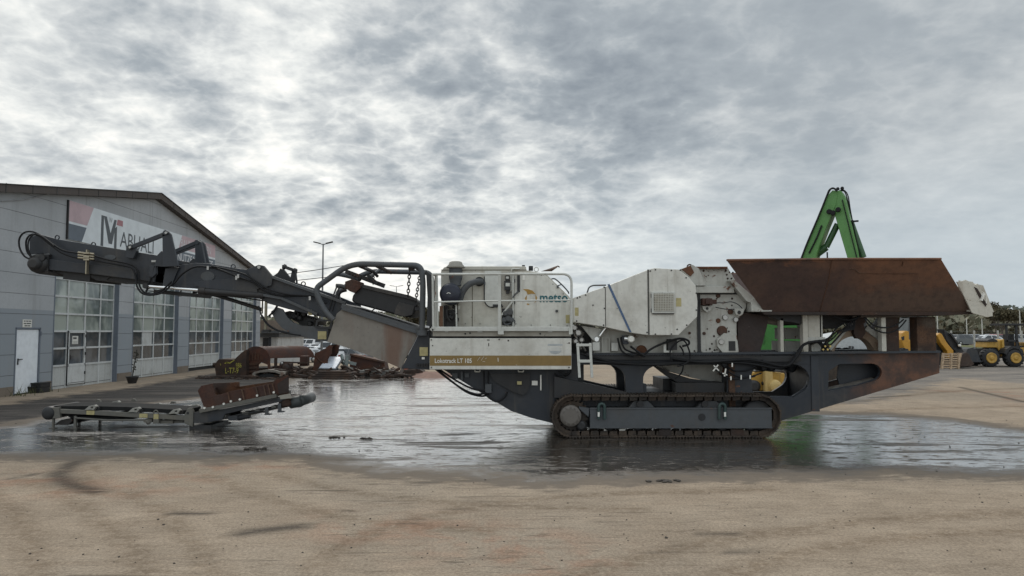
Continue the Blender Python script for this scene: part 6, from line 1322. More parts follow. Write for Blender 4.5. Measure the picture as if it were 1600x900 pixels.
mb.add(vs, [(k * 20 + i, k * 20 + (i + 1) % 20, (k + 1) * 20 + (i + 1) % 20, (k + 1) * 20 + i) for k in range(3) for i in range(20)] + [tuple(60 + i for i in range(20))], True)
o = obj('earth_heap', mb, plain('red_earth', (.20, .115, .085), .9, 0, .3)); tag(o, 'low heap of pale red earth beside the orange red chute', 'earth heap')
mb = MB(); rs = random.Random(21)
for i in range(420):
    px, y, s_ = rs.uniform(428, 640), rs.uniform(574, 590), rs.uniform(.04, .16); q = G(px, 588 + rs.uniform(-2, 3)); z = max(.03, P(px, y, q.y).z * rs.random()); d = Vector((rs.gauss(0, 1), rs.gauss(0, .5), rs.gauss(0, .35))).normalized(); mb.bar((q.x, q.y, z), (q.x + d.x * s_ * 4, q.y + d.y * s_ * 3, max(.02, z + d.z * s_ * 2)), s_ * .7, s_ * .5)
for i in range(420):
    px = rs.choice([(rs.uniform(430, 650), rs.uniform(585, 591)), (rs.uniform(310, 440), rs.uniform(588, 593))]); q = G(*px); s_ = rs.uniform(.02, .09); mb.bar((q.x, q.y, s_ * .3), (q.x + rs.uniform(-.2, .2), q.y + rs.uniform(-.1, .1), s_ * .3), s_, s_ * .6)
o = obj('scrap_litter', mb, M['scrap_dark']); tag(o, kind='stuff')
# loose stones and mud clods on the yard
mb = MB(); rs = random.Random(31)
for i in range(700):
    x, y = rs.uniform(-20, 1620), rs.uniform(590, 890)
    if rs.random() < .45: x, y = rs.uniform(860, 1640), rs.uniform(648, 700)
    q = G(x, y); s_ = abs(rs.gauss(0, .004)) + .003; mb.blob((q.x, q.y, s_ * .3), s_, 5, .4, .6)
for x, y, w_ in ((404, 701, .12), (395, 702, .1), (525, 684, .1), (572, 686, .07), (1048, 752, .12), (1030, 753, .1)):
    q = G(x, y)
    for k in range(6): mb.blob((q.x + rs.uniform(-w_, w_) * 1.4, q.y + rs.uniform(-.04, .04), .008), rs.uniform(.02, .045), 6, .4, .4)
o = obj('stones', mb, plain('stones', (.07, .058, .047), .85, 0, .5)); tag(o, kind='stuff')

# ------------------------------------------------------------------ lamps, far buildings
M['galv'] = plain('galvanised_steel', (.17, .175, .18), .5, .5)
def lamp(px, Yl, label, arm=1.0):
    top = P(px[0], px[1], Yl); t = thing('street_lamp', label, 'street lamp', (top.x, Yl, 0), None)
    mb = MB(); mb.cyl((top.x, Yl, -1.35), (top.x, Yl, top.z - .05), .10, 10, .05); obj('mast', mb, M['galv'], t)
    for s in (-1, 1):
        mb = MB(); mb.bar((top.x, Yl, top.z - .12), (top.x + s * .25 * arm, Yl, top.z - .02), .06, .06); a_ = obj('arm', mb, M['galv'], t)
        mb = MB(); mb.bar((top.x + s * .22 * arm, Yl, top.z - .02), (top.x + s * .72 * arm, Yl, top.z + .1), .2, .08); obj('lamp_head', mb, M['black_steel'], a_)
lamp((505, 380), 55, 'tall twin armed street lamp rising left of the magnet frame'); lamp((619.5, 447), 125, 'distant twin armed street lamp seen under the magnet frame', 1.6); lamp((433, 455), 120, 'distant twin armed street lamp just behind the conveyor boom', 1.3)
M['render_white'] = paint('white_render', (.46, .46, .45), .7, .4); M['roof_pale'] = plain('pale_metal_roof', (.50, .51, .52), .5, 0, .1)
def far_box(t, name, x0, y0, x1, y1, Yd, dep, m, bev=0):
    mb = MB(); mb.pbox(x0, y0, x1, y1, Yd, Yd + dep); return obj(name, mb, m, t)
t = thing('annexe', 'small annexe of brown and white wall with dark door at the corner of the hall', 'annexe', P(419, 560, 48).xy.to_3d())
mb = MB(); a, b = P(406, 525, 48), P(434, 525, 48); mb.box(a.x, b.x, 48, 54, -1.4, P(419, 526, 48).z); w_ = obj('wall', mb, M['render_white'], t)
mb = MB(); mb.pbox(404, 500, 418, 519, 47.5, 54); obj('upper_wall', mb, plain('brown_boarding', (.16, .12, .09), .8), t)
mb = MB(); mb.pbox(408, 516.5, 436, 520.5, 47.2, 54); mb.pbox(404, 520.5, 436, 527, 47.8, 54); obj('canopy', mb, M['grey_mid'], t)
mb = MB(); mb.pbox(410.5, 528, 419, 546, 47.95, 47.999); d_ = obj('door', mb, M['black'], t)
mb = MB(); mb.pbox(419, 527, 423, 560, 47.9, 47.999); obj('door_frame', mb, M['grey'], t)
t = thing('white_house', 'long white gabled building with dark window band beyond the parked cars', 'building', P(480, 560, 150).xy.to_3d())
mb = MB(); a, b = P(424, 525, 150), P(545, 525, 150); mb.box(a.x, b.x, 150, 164, -1.4, P(480, 523, 150).z); obj('wall', mb, plain('far_grey_wall', (.27, .275, .27), .8), t)
mb = MB(); mb.prism([(420, 524), (424, 514), (446, 508), (456, 509), (470, 519), (550, 527), (550, 529)], 149, 165); obj('roof', mb, M['roof_pale'], t)
mb = MB(); mb.pbox(456, 531, 488, 538, 149.8, 149.99); f_ = obj('window', mb, plain('white_sash', (.5, .5, .5), .5), t)
mb = MB(); mb.pbox(457, 532, 487, 537.2, 149.7, 149.8); obj('pane', mb, M['pane_dark'], f_)
t = thing('storage_hall', 'low white storage hall far behind, seen beneath the magnet', 'hall', P(640, 560, 100).xy.to_3d())
mb = MB(); a, b = P(560, 515, 100), P(668, 515, 100); mb.box(a.x, b.x, 100, 112, -1.4, P(600, 512, 100).z); obj('wall', mb, M['render_white'], t)
mb = MB(); mb.box(a.x - .5, b.x + .5, 99.5, 112.5, P(600, 512, 100).z, P(600, 508.5, 100).z); obj('roof', mb, M['roof_pale'], t)
t = thing('white_trailer', 'white tarpaulin covered trailer seen through the saddle arch of the crusher', 'trailer', P(1340, 560, 44).xy.to_3d())
mb = MB(); mb.prism([(1292, 556), (1296, 536), (1318, 522), (1345, 517), (1372, 524), (1386, 538), (1388, 556)], 44, 47); obj('tarpaulin', mb, plain('grey_white_tarpaulin', (.46, .48, .48), .6, 0, .15), t, .1)
mb = MB(); mb.pbox(1296, 545.4, 1372, 546.6, 43.85, 43.99); mb.pbox(1328, 540.5, 1330, 545, 43.85, 43.99); mb.pbox(1333, 541, 1334.4, 545, 43.85, 43.99); obj('side_bar', mb, M['grey_mid'], t)
mb = MB(); mb.prism([(1324, 548.4), (1350, 548.4), (1350, 560), (1336, 553)], 43.7, 43.98); obj('dark_panel', mb, M['black'], t); mb = MB(); mb.pbox(1346, 548.5, 1360, 553, 43.6, 43.69); obj('rusty_panel', mb, M['rust'], t)
mb = MB(); mb.pbox(1292, 556, 1390, 562, 44.2, 46.8)
for x in (1310, 1322, 1362, 1374): q = P(x, 562, 44); mb.cyl((q.x, 44, .45), (q.x, 44.3, .45), .45, 18)
obj('underframe', mb, M['black_steel'], t)

# ------------------------------------------------------------------ parked cars
carpaint = {k: plain(k + '_car_paint', v, .28, 0, .05) for k, v in {'white': (.62, .63, .64), 'silver': (.36, .37, .385), 'grey': (.12, .125, .13), 'blue': (.05, .08, .16), 'black': (.02, .02, .022), 'red': (.25, .03, .025)}.items()}
M['carglass'] = plain('car_glass', (.02, .025, .03), .08, 0, .1, .8)
def car_meshes(kind):
    L_, hb, hr = {'hatch': (4.1, .92, 1.48), 'van': (4.9, 1.0, 1.95), 'saloon': (4.6, .9, 1.42)}[kind]
    rf = {'hatch': [(-1.9, 0), (-1.55, 1), (.35, 1), (1.2, 0)], 'van': [(-2.4, 0), (-2.3, 1), (1.1, 1), (1.75, 0)], 'saloon': [(-1.75, 0), (-1.0, 1), (.35, 1), (1.25, 0)]}[kind]
    h = L_ / 2
    lower = [(-h, .32), (-h + .02, .75), (-h + .15, hb - .04), (rf[0][0], hb), (rf[3][0], hb - .02), (h - .55, hb - .14), (h - .08, .68), (h, .38), (h - .1, .22), (-h + .1, .22)]
    b = MB(); b.profile(lower, -.86, .86)
    top = [(rf[0][0], hb - .01), (rf[1][0], hr - .05), (rf[1][0] + .15, hr), (rf[2][0] - .1, hr), (rf[2][0], hr - .03), (rf[3][0], hb - .03)]
    n = len(top); b.add([(x, -.80 + (z - hb) * .32, z) for x, z in top] + [(x, .80 - (z - hb) * .32, z) for x, z in top], [tuple(range(n)), tuple(range(n, 2 * n))[::-1]] + [(i, (i + 1) % n, n + (i + 1) % n, n + i) for i in range(n)])
    g = MB()
    def gl(x, z, s, out=.008): return (x, s * (.80 - (z - hb) * .32 + out), z)
    x0, x1, x2, x3 = rf[0][0], rf[1][0], rf[2][0], rf[3][0]
    for s in (-1, 1):
        for u0, u1 in ((.08, .47), (.52, .93)):
            def lx(u, top_): a, c = (x1 + .18, x2 - .12) if top_ else (x0 + .25, x3 - .2); return a + (c - a) * u
            g.add([gl(lx(u0, 0), hb + .03, s), gl(lx(u1, 0), hb + .03, s), gl(lx(u1, 1), hr - .10, s), gl(lx(u0, 1), hr - .10, s)], [(0, 1, 2, 3)])
    for xa, xb, sg_ in ((x3, x2, 1), (x0, x1, -1)):
        g.add([(xa + sg_ * -.06, -.70, hb + .05), (xa + sg_ * -.06, .70, hb + .05), (xb + sg_ * .055, .58, hr - .09), (xb + sg_ * .055, -.58, hr - .09)], [(0, 1, 2, 3)])
    wmb = MB()
    wmb.lathe((0, 0, 0), (0, 1, 0), [(-.1, .2), (-.1, .30), (-.07, .32), (.07, .32), (.1, .30), (.1, .2)], 16)
    rmb = MB(); rmb.lathe((0, 0, 0), (0, 1, 0), [(-.105, .05), (-.105, .19), (.105, .19), (.105, .05)], 12)
    lmb = MB(); lmb.box(h - .18, h - .04, -.78, -.45, .60, .74); lmb.box(h - .18, h - .04, .45, .78, .60, .74)
    tmb = MB(); tmb.box(-h - .01, -h + .06, -.80, -.55, .62, .80); tmb.box(-h - .01, -h + .06, .55, .80, .62, .80)
    return b, g, wmb, rmb, lmb, tmb, h
def make_car(kind, colour, label, loc, rz, group=None):
    b, g, wm, rm, lm, tm, h = car_meshes(kind)
    t = thing('parked_car', label, 'car', (0, 0, 0), group)
    bo = obj('body', b, carpaint[colour], t, .05); obj('window', g, M['carglass'], t); obj('headlight', lm, M['steel'], t); obj('tail_light', tm, carpaint['red'], t)
    for x in (-h + .8, h - .8):
        for y in (-.78, .78):
            w_ = obj('wheel', wm, M['tyre'], t); w_.location = (x, y, .32); r_ = obj('rim', MB(), M['steel'], w_); r_.data = rim_mesh
    t.location = loc; t.rotation_euler = (0, 0, rz); return t
_rm = MB(); _rm.lathe((0, 0, 0), (0, 1, 0), [(-.105, .05), (-.105, .19), (.105, .19), (.105, .05)], 12)
_ro = obj('rim', _rm, M['steel']); rim_mesh = _ro.data; bpy.data.objects.remove(_ro)
def at_ground(px, Yd, z=0.0): return Vector((ray(px, 518).x / ray(px, 518).y * Yd, Yd, z))
def far_car(px, Yd, kind, colour, label, rz, group): return make_car(kind, colour, label, at_ground(px, Yd), rz, group)
GL, GR = 'cars parked beyond the scrap yard', 'cars in the far lot behind the fence'
rs = random.Random(40); proto = {}
cars = [(76, [(446, 'hatch', 'white'), (478, 'saloon', 'silver'), (514, 'hatch', 'white'), (548, 'saloon', 'grey')]), (88, [(432, 'saloon', 'white'), (461, 'hatch', 'blue'), (489, 'saloon', 'white'), (517, 'van', 'white'), (545, 'hatch', 'silver')]),
        (101, [(428, 'hatch', 'silver'), (451, 'saloon', 'white'), (474, 'hatch', 'white'), (497, 'saloon', 'grey'), (520, 'saloon', 'white'), (543, 'hatch', 'red')]), (118, [(438, 'saloon', 'white'), (459, 'saloon', 'silver'), (479, 'van', 'white'), (499, 'hatch', 'white'), (519, 'saloon', 'white'), (539, 'hatch', 'blue')])]
rown = ['front row', 'second row', 'third row', 'last row']
for ri, (Yd, row) in enumerate(cars):
    for ci, (px, k, c) in enumerate(row):
        loc = at_ground(px, Yd, -1.3); rz = 2.75 + rs.uniform(-.12, .12)
        pos = 'nearest the hall' if ci == 0 else ('half behind the rubber skirt' if ci == len(row) - 1 else '%s from the hall' % ['', 'second', 'third', 'fourth', 'fifth'][ci])
        lb = '%s %s in the %s of the lower car park, %s' % (c, k if k != 'hatch' else 'hatchback', rown[ri], pos)
        if (k, c) in proto: copy_thing(proto[(k, c)], loc, rz, lb)
        else: proto[(k, c)] = make_car(k, c, lb, loc, rz, GL)
base = None; rs = random.Random(12)
cols_ = ['silver', 'white', 'grey', 'blue', 'silver', 'black', 'white', 'silver', 'red', 'grey', 'silver', 'white', 'black', 'silver', 'grey', 'white']
seen = {}
for i, (px, Yd) in enumerate([(1478, 98), (1494, 104), (1505, 96), (1516, 106), (1524, 99), (1537, 104), (1548, 97), (1556, 107), (1566, 99), (1580, 104), (1592, 98), (1608, 104), (1356, 100), (1372, 104), (1412, 101), (1425, 106)]):
    c = cols_[i]; lb = 'small %s car far off in the lot behind the wire fence' % c
    if c in seen: copy_thing(seen[c], at_ground(px, Yd), rs.uniform(-.3, .5), lb)
    else: seen[c] = far_car(px, Yd, 'saloon' if i % 2 else 'hatch', c, lb, rs.uniform(-.3, .5), GR)

# ------------------------------------------------------------------ green excavator behind the hopper
Ye, Xe, ae = 28.0, P(1235, 500, 28).x, R(34)
ex = thing('excavator', 'green excavator with raised folded boom standing behind the crusher hopper', 'excavator', (Xe, Ye, 0))
def ET(x, y, z): return Vector((Xe + x * math.cos(ae) + y * math.sin(ae), Ye - x * math.sin(ae) + y * math.cos(ae), z))
class EB(MB):
    def side(self, pts, d0, d1, holes=()): return self.extrude([pts, *holes], lambda u, v, d: ET(u, d, v), d0, d1)
    def ebox(self, x0, x1, y0, y1, z0, z1): return self.hexa([ET(x0, y0, z0), ET(x1, y0, z0), ET(x1, y1, z0), ET(x0, y1, z0), ET(x0, y0, z1), ET(x1, y0, z1), ET(x1, y1, z1), ET(x0, y1, z1)])
def EP(px, py, yl=0.0):                                             # photo pixel -> (x, z) on the boom's own side plane
    d = ray(px, py); n = Vector((-math.sin(ae), -math.cos(ae), 0)); o = ET(0, yl, 0); cpos = Vector((0, 0, CAMH))
    t = (o - cpos).dot(n) / d.dot(n); p = cpos + d * t; return ((p.x - Xe) * math.cos(ae) - (p.y - Ye) * math.sin(ae), p.z)
def ep(l, yl): return [EP(*p, yl) for p in l]
mb = EB(); mb.side(ep([(1234, 470), (1253, 404), (1259, 384), (1280, 331), (1294, 304), (1301, 297), (1309, 300), (1306, 320), (1292, 353), (1281, 382), (1266, 430), (1254, 480)], -.28), -.28, .38); obj('boom', mb, M['green'], ex, .02)
mb = EB(); mb.side(ep([(1298, 302), (1303, 297.5), (1314, 298), (1320, 308), (1340, 390), (1348, 440), (1354, 470), (1340, 470), (1326, 410), (1306, 342), (1299, 318)], -.25), -.25, .30); st = obj('stick', mb, M['green'], ex, .02)
mb = EB()
a, b = EP(1291, 386, .05), EP(1309, 350, .05); mb.cyl(ET(a[0], .05, a[1]), ET(b[0], .05, b[1]), .11, 12); a, b = EP(1272, 400, .05), EP(1291, 386, .05); mb.cyl(ET(a[0], .05, a[1]), ET(b[0], .05, b[1]), .14, 12)
a, b = EP(1326, 345, -.1), EP(1344, 402, -.1); mb.cyl(ET(a[0] + .05, 0, a[1]), ET(b[0] + .1, 0, b[1]), .10, 10); obj('boom_cylinder', mb, plain('dark_green_paint', (.03, .09, .03), .4), ex)
mb = EB()
def EH(l, yl, r=.035): mb.hose([ET(EP(*p, yl)[0], yl, EP(*p, yl)[1]) for p in l], r, 6)
EH([(1252, 404), (1262, 378), (1280, 336), (1292, 306), (1296, 297), (1302, 294), (1308, 299)], -.34); EH([(1290, 312), (1296, 298), (1300, 294.5), (1306, 296), (1310, 303)], -.1); EH([(1308, 300), (1318, 297), (1325, 306), (1329, 330), (1335, 360), (1344, 402)], -.1, .022); EH([(1312, 299), (1320, 300), (1326, 320), (1331, 350), (1341, 400)], .1, .022)
EH([(1264, 396), (1276, 372), (1284, 352)], -.32, .03); EH([(1316, 312), (1326, 352), (1334, 384), (1339, 404)], -.28, .02)
for x, y in ((1309, 297), (1316, 296)): p = EP(x, y, -.1); mb.lathe(ET(p[0], -.1, p[1]), (0, 0, 1), [(0, .06), (.05, .07), (.1, .04)], 8)
for x, y in ((1296, 331), (1302, 333), (1310, 328)): p = EP(x, y, -.3); mb.lathe(ET(p[0], -.36, p[1]), (-math.sin(ae), -math.cos(ae), 0), [(0, .1), (.06, .08)], 10)
for x, y in ((1332, 346), (1268, 390)): p = EP(x, y, -.2); mb.bar(ET(p[0] - .2, -.2, p[1]), ET(p[0] + .2, -.2, p[1]), .06, .06)
a = EP(1292.5, 394, -.2); b = EP(1293, 410, -.2); mb.bar(ET(a[0], -.2, a[1]), ET(b[0], -.2, b[1]), .04, .04)
obj('boom_hose', mb, M['hose'], ex)
mb = EB(); mb.ebox(-3.0, .8, -1.35, 1.35, 1.15, 2.55); mb.ebox(-3.05, -2.0, -1.3, 1.3, 1.05, 2.45); house = obj('upper_body', mb, paint('bright_green_paint', (.042, .175, .035), .45, .3, (.04, .1, .03), 0, .15), ex, .05)
mb = EB()
for i in range(7): mb.ebox(-2.6 + i * .3, -2.42 + i * .3, -1.38, -1.352, 1.4, 2.2)
for i in range(4): mb.ebox(-2.8, -.6, -1.385, -1.382, 1.45 + i * .22, 1.52 + i * .22)
obj('vent_louvre', mb, plain('deep_green', (.03, .11, .025), .5), house)
mb = EB(); mb.ebox(-.2, 1.0, -1.3, -.4, 2.0, 3.0); cabn = obj('cab', mb, M['grey'], ex, .05)
mb = EB(); mb.ebox(-.1, .9, -1.32, -1.302, 2.2, 2.9); mb.ebox(1.001, 1.02, -1.2, -.5, 2.1, 2.9); obj('window', mb, M['cabglass'], cabn)
mb = EB(); mb.ebox(-1.2, 1.2, -.7, .7, .85, 1.15); mb.cyl(ET(0, 0, .8), ET(0, 0, 1.18), .8, 24); obj('turntable', mb, M['black_steel'], ex)
for s in (-1, 1):
    mb = EB(); mb.side([(-2.0, .2), (-1.8, .02), (1.8, .02), (2.1, .2), (2.2, .5), (2.0, .8), (1.7, .9), (-1.7, .9), (-2.0, .8), (-2.15, .5)], s * 1.2 - .3, s * 1.2 + .3); obj('crawler', mb, M['track'], ex, .03)
mb = EB(); p = EP(1346, 470, 0)
for k in range(4): a = k * math.pi / 2; mb.tube(catmull([ET(p[0] + .1 * math.cos(a), .1 * math.sin(a), p[1]), ET(p[0] + .6 * math.cos(a), .6 * math.sin(a), p[1] - .5), ET(p[0] + .15 * math.cos(a), .15 * math.sin(a), p[1] - 1.2)]), .09, 6)
obj('grab', mb, M['black_steel'], ex)
# yellow axle on the ground behind the machine
q = G(1206, 620)
axl = thing('axle_unit', 'yellow wheel loader axle resting on blocks, seen through the round chassis opening', 'axle', (q.x, q.y, 0)); Y = q.y
mb = MB(); mb.prism([(1160, 587), (1172, 583), (1186, 580), (1206, 580), (1216, 583), (1226, 583), (1230, 600), (1222, 612), (1206, 614), (1190, 611), (1172, 611), (1160, 606)], Y, Y + .6); obj('housing', mb, M['yellow_dull'], axl, .03)
mb = MB(); mb.prism([(1196, 579), (1207, 578), (1209, 613), (1196, 615)], Y - .25, Y); q2 = P(1206, 603, Y); mb.lathe((q2.x, Y - .4, q2.z), (0, 1, 0), [(0, .08), (.02, .16), (.2, .2)], 16); obj('flange', mb, paint('pale_yellow_paint', (.50, .36, .14), .5, .6, (.12, .09, .05)), axl, .01)
mb = MB(); q2 = P(1177, 603, Y); mb.lathe((q2.x, Y - .15, q2.z), (0, 1, 0), [(0, .1), (.02, .17), (.2, .17)], 16); q2 = P(1193, 599, Y); mb.lathe((q2.x, Y - .1, q2.z), (0, 1, 0), [(0, .05), (.1, .07)], 10); obj('port', mb, M['black_steel'], axl)
mb = MB(); a = P(1164, 612, Y); b = P(1228, 612, Y); mb.box(a.x, a.x + .5, Y - .1, Y + .7, 0, a.z + .02); mb.box(b.x - .5, b.x, Y - .1, Y + .7, 0, a.z + .02); obj('block', mb, M['black_steel'], axl)
mb = MB(); mb.prism([(1184, 574), (1200, 572), (1218, 576), (1222, 580), (1180, 580)], Y - .05, Y + .4); obj('cover', mb, M['grey_mid'], axl)

# ------------------------------------------------------------------ yellow loaders and pallet at the right
def wheel(t, c, r, wdt, rimmat, y0):
    mb = MB(); mb.lathe((c.x, y0, c.z), (0, 1, 0), [(0, r * .55), (0, r * .86), (wdt * .12, r * .97), (wdt * .3, r), (wdt * .7, r), (wdt * .88, r * .97), (wdt, r * .86), (wdt, r * .5)], 26)
    for k in range(18): a = 2 * math.pi * k / 18; mb.bar((c.x + r * math.cos(a), y0 + .04, c.z + r * math.sin(a)), (c.x + r * math.cos(a + .12), y0 + wdt * .5, c.z + r * math.sin(a + .12)), .06, .05)
    w_ = obj('wheel', mb, M['tyre'], t)
    mb = MB(); mb.lathe((c.x, y0 - .01, c.z), (0, 1, 0), [(-.06, .02), (-.07, r * .14), (-.06, r * .18), (-.012, r * .24), (-.012, r * .42), (-.05, r * .54), (-.03, r * .58), (.05, r * .58)], 22); obj('rim', mb, rimmat, w_)
Yl = 38.5
t = thing('wheel_loader', 'yellow wheel loader at the right edge with open black cab', 'wheel loader', at_ground(1570, Yl))
for px in (1547, 1585): c = P(px, 556, Yl); c.z = .48; wheel(t, c, .48, .42, M['yellow_dull'], Yl - .1)
for px in (1553, 1578): c = P(px, 556, Yl); c.z = .48; wheel(t, c, .48, .42, M['yellow_dull'], Yl + 1.5)
mb = MB(); mb.prism([(1542, 543), (1543, 534), (1552, 532), (1562, 532), (1566, 531), (1568, 548), (1562, 549), (1558, 543)], Yl + .4, Yl + 1.4); mb.prism([(1566, 531), (1569, 530), (1570, 549), (1580, 546), (1620, 540), (1625, 560), (1600, 562), (1580, 560), (1566, 556)], Yl + .3, Yl + 1.5); obj('body', mb, M['yellow_dull'], t, .02)
mb = MB(); mb.prism([(1543, 534), (1544, 531), (1552, 528.5), (1558, 531), (1560, 534)], Yl + .3, Yl + 1.4); mb.prism([(1515, 545), (1530, 544), (1544, 545), (1560, 540), (1562, 548), (1550, 556), (1530, 555)], Yl + .5, Yl + 1.2); obj('lift_arm', mb, M['black_steel'], t, .03)
mb = MB(); mb.prism([(1503, 565), (1512, 545), (1520, 543), (1527, 548), (1531, 560), (1534, 566), (1520, 566)], Yl - .3, Yl + 2.0); obj('bucket', mb, M['grey'], t, .03)
mb = MB()
for x0, y0, x1, y1 in ((1572.5, 508, 1574.5, 534), (1588, 508, 1590, 545), (1571, 506, 1625, 509), (1606, 508, 1608, 545), (1573, 531, 1590, 534)):
    for Yc in (Yl + .35, Yl + 1.35): mb.pbox(x0, y0, x1, y1, Yc, Yc + .08)
mb.pbox(1570, 505.5, 1626, 508.5, Yl + .25, Yl + 1.5); cb = obj('cab_frame', mb, M['black'], t, .01)
mb = MB(); mb.pbox(1577, 522, 1585, 543, Yl + .6, Yl + 1.1); mb.pbox(1579, 540, 1600, 546, Yl + .5, Yl + 1.2); mb.bar(P(1592, 540, Yl + .8), P(1589, 525, Yl + .8), .06, .06); obj('seat', mb, M['black'], cb, .03)
mb = MB(); mb.prism([(1569, 552), (1573, 545), (1580, 541), (1590, 541), (1598, 546), (1600, 553), (1597, 553), (1592, 546), (1584, 544), (1577, 547), (1573, 554)], Yl - .12, Yl + .4); obj('mudguard', mb, M['black_steel'], t)
mb = MB(); mb.pbox(1608, 535, 1622, 545, Yl + .2, Yl + 1.4); obj('engine_hood', mb, M['yellow_dull'], t, .05)
t = thing('compact_loader', 'bright yellow loader with lowered black arms, partly behind the rusty posts', 'loader', at_ground(1462, 37.5)); Yk = 37.5
mb = MB(); mb.prism([(1408, 531), (1410, 520), (1415, 516.5), (1421, 518), (1421, 531), (1437, 531), (1437, 538), (1433, 550), (1430, 568), (1416, 568), (1414, 548)], Yk + .3, Yk + 1.6); obj('body', mb, M['yellow'], t, .05)
mb = MB(); mb.prism([(1420, 518), (1424, 494), (1442, 494), (1446, 531), (1421, 531)], Yk + .4, Yk + 1.5); cb = obj('cab', mb, M['cabglass'], t)
mb = MB()
for x in (1420, 1433, 1444): mb.bar(P(x, 530, Yk + .38), P(x + 2, 494, Yk + .38), .1, .08)
mb.pbox(1420, 491, 1448, 494.5, Yk + .3, Yk + 1.6); obj('cab_frame', mb, M['grey_mid'], cb)
mb = MB(); mb.prism([(1408, 527), (1413, 525), (1413, 531), (1410, 532)], Yk + .28, Yk + .299); obj('grille', mb, M['black'], t)
for px, r in ((1412, .5), (1457, .5)):
    for Yw in (Yk, Yk + 1.5): c = P(px, 560, Yk); c.z = r; wheel(t, c, r, .4, M['yellow'], Yw)
mb = MB(); mb.prism([(1464, 524), (1469, 520), (1472, 522), (1480, 536), (1490, 548), (1490, 560), (1482, 560), (1480, 549), (1470, 536)], Yk + .1, Yk + .5); obj('boom_arm', mb, M['yellow'], t, .03)
mb = MB(); mb.prism([(1474, 514), (1482, 520), (1500, 540), (1508, 552), (1502, 556), (1488, 545), (1478, 530)], Yk + .6, Yk + 1.2); mb.prism([(1460, 522), (1464, 524), (1478, 548), (1480, 562), (1464, 560), (1458, 540)], Yk + .55, Yk + 1.0); mb.bar(P(1484, 520, Yk + .5), P(1502, 545, Yk + .5), .1, .1); mb.pbox(1437, 536, 1470, 566, Yk + .5, Yk + 1.4); obj('linkage', mb, M['black_steel'], t, .02)
mb = MB()
for x, y in ((1474.5, 541), (1500.5, 540)): q = P(x, y, Yk + .3); mb.lathe((q.x, Yk + .3, q.z), (0, 1, 0), [(0, .03), (.02, .07), (.1, .07)], 10)
obj('pin_end', mb, M['letter'], t)
mb = MB(); mb.prism([(1497, 573), (1499, 556), (1510, 550), (1515, 553), (1518, 562), (1523, 569), (1516, 572.5)], Yk - .4, Yk + 2.0); obj('bucket', mb, rusty('brown_bucket', (.04, .03, .025), (.075, .05, .038), (.08, .07, .06)), t, .03)
# pallet leaning on the bucket
Yp = 36.6
t = thing('wooden_pallet', 'pale wooden pallet stood on edge before the yellow loader bucket', 'pallet', at_ground(1486, Yp))
mb = MB()
for i in range(7): y = 552.2 + i * 3.5; mb.hexa([P(1472.6 - i * .33, y + 2.1, Yp), P(1499.4 - i * .1, y + 2.1, Yp), P(1499.4 - i * .1, y + 2.1, Yp) + Vector((0, .03, 0)), P(1472.6 - i * .33, y + 2.1, Yp) + Vector((0, .03, 0)), P(1473 - i * .33, y, Yp), P(1499.6 - i * .1, y, Yp), P(1499.6 - i * .1, y, Yp) + Vector((0, .03, 0)), P(1473 - i * .33, y, Yp) + Vector((0, .03, 0))])
obj('boards', mb, M['wood'], t)
mb = MB()
for x0, x1 in ((1474, 1471.4), (1486, 1485.3), (1498, 1497.4)): a, b = P(x0, 551.5, Yp + .03), P(x1, 576, Yp + .03); b.z = .0; mb.bar(b, a, .09, .12)
mb.bar(P(1502, 552, Yp + .2), Vector((P(1500, 575, Yp).x, Yp + .2, 0)), .04, .1); obj('bearer', mb, M['wood'], t)

# ------------------------------------------------------------------ verge, fence, poles, hills and woods
q0, q1 = at_ground(1300, 74), at_ground(1900, 74)
mb = MB(); nx = 30
xs = [20 + i * 8 for i in range(nx)]
mb.add([(x, y, .02 + (.9 if 84 < y < 92 else 0) * .35 * (.6 + .4 * math.sin(x * .3))) for y in (72, 80, 86, 90, 95) for x in xs], [(j * nx + i, j * nx + i + 1, (j + 1) * nx + i + 1, (j + 1) * nx + i) for j in range(4) for i in range(nx - 1)], True)
o = obj('grass_verge', mb, plain('spring_grass', (.13, .135, .055), .9, 0, .45, .2, 1.2)); tag(o, kind='structure')
Yf = 74
fn = thing('wire_fence', 'wire mesh fence on pale posts along the grass verge at the right', 'fence', at_ground(1560, Yf))
for i, px in enumerate((1376, 1412, 1449, 1486, 1522, 1559, 1596, 1633)):
    mb = MB(); c = at_ground(px, Yf); mb.cyl(c, c + Vector((0, 0, 1.95)), .09, 8); obj('post', mb, plain('concrete_post', (.42, .41, .38), .8) if i == 0 else bpy.data.materials['concrete_post'], fn)
mb = MB(); a, b = at_ground(1376, Yf), at_ground(1633, Yf)
for z in (.3, .7, 1.1, 1.5, 1.85): mb.bar(a + Vector((0, 0, z)), b + Vector((0, 0, z)), .012, .012)
obj('wire', mb, M['galv'], fn)
for px, y0, lb in ((1332, 488, 'thin white pole seen right of the saddle arch'), (1464, 486, 'thin white pole just right of the rusty post'), (1510, 498, 'left one of two thin white poles beyond the fence'), (1534, 498, 'right one of two thin white poles beyond the fence'), (1593, 485, 'thin white pole above the wheel loader cab')):
    Yq = 112; top = P(px, y0, Yq); mb = MB(); mb.cyl((top.x, Yq, 0), top, .10, 8, .06); o = obj('marker_pole', mb, M['deck'], None, 0, (top.x, Yq, 0)); tag(o, lb, 'pole', 'white poles beyond the fence')
mb = MB(); xs = [-420 + i * 30 for i in range(31)]
def hh(x, Yd): return max(0, (Yd - 205) / 190) * (8 + 3 * math.sin(x * .012) + 2.5 * math.sin(x * .031 + 1)) - .02
Ys = [205, 260, 320, 400, 600]
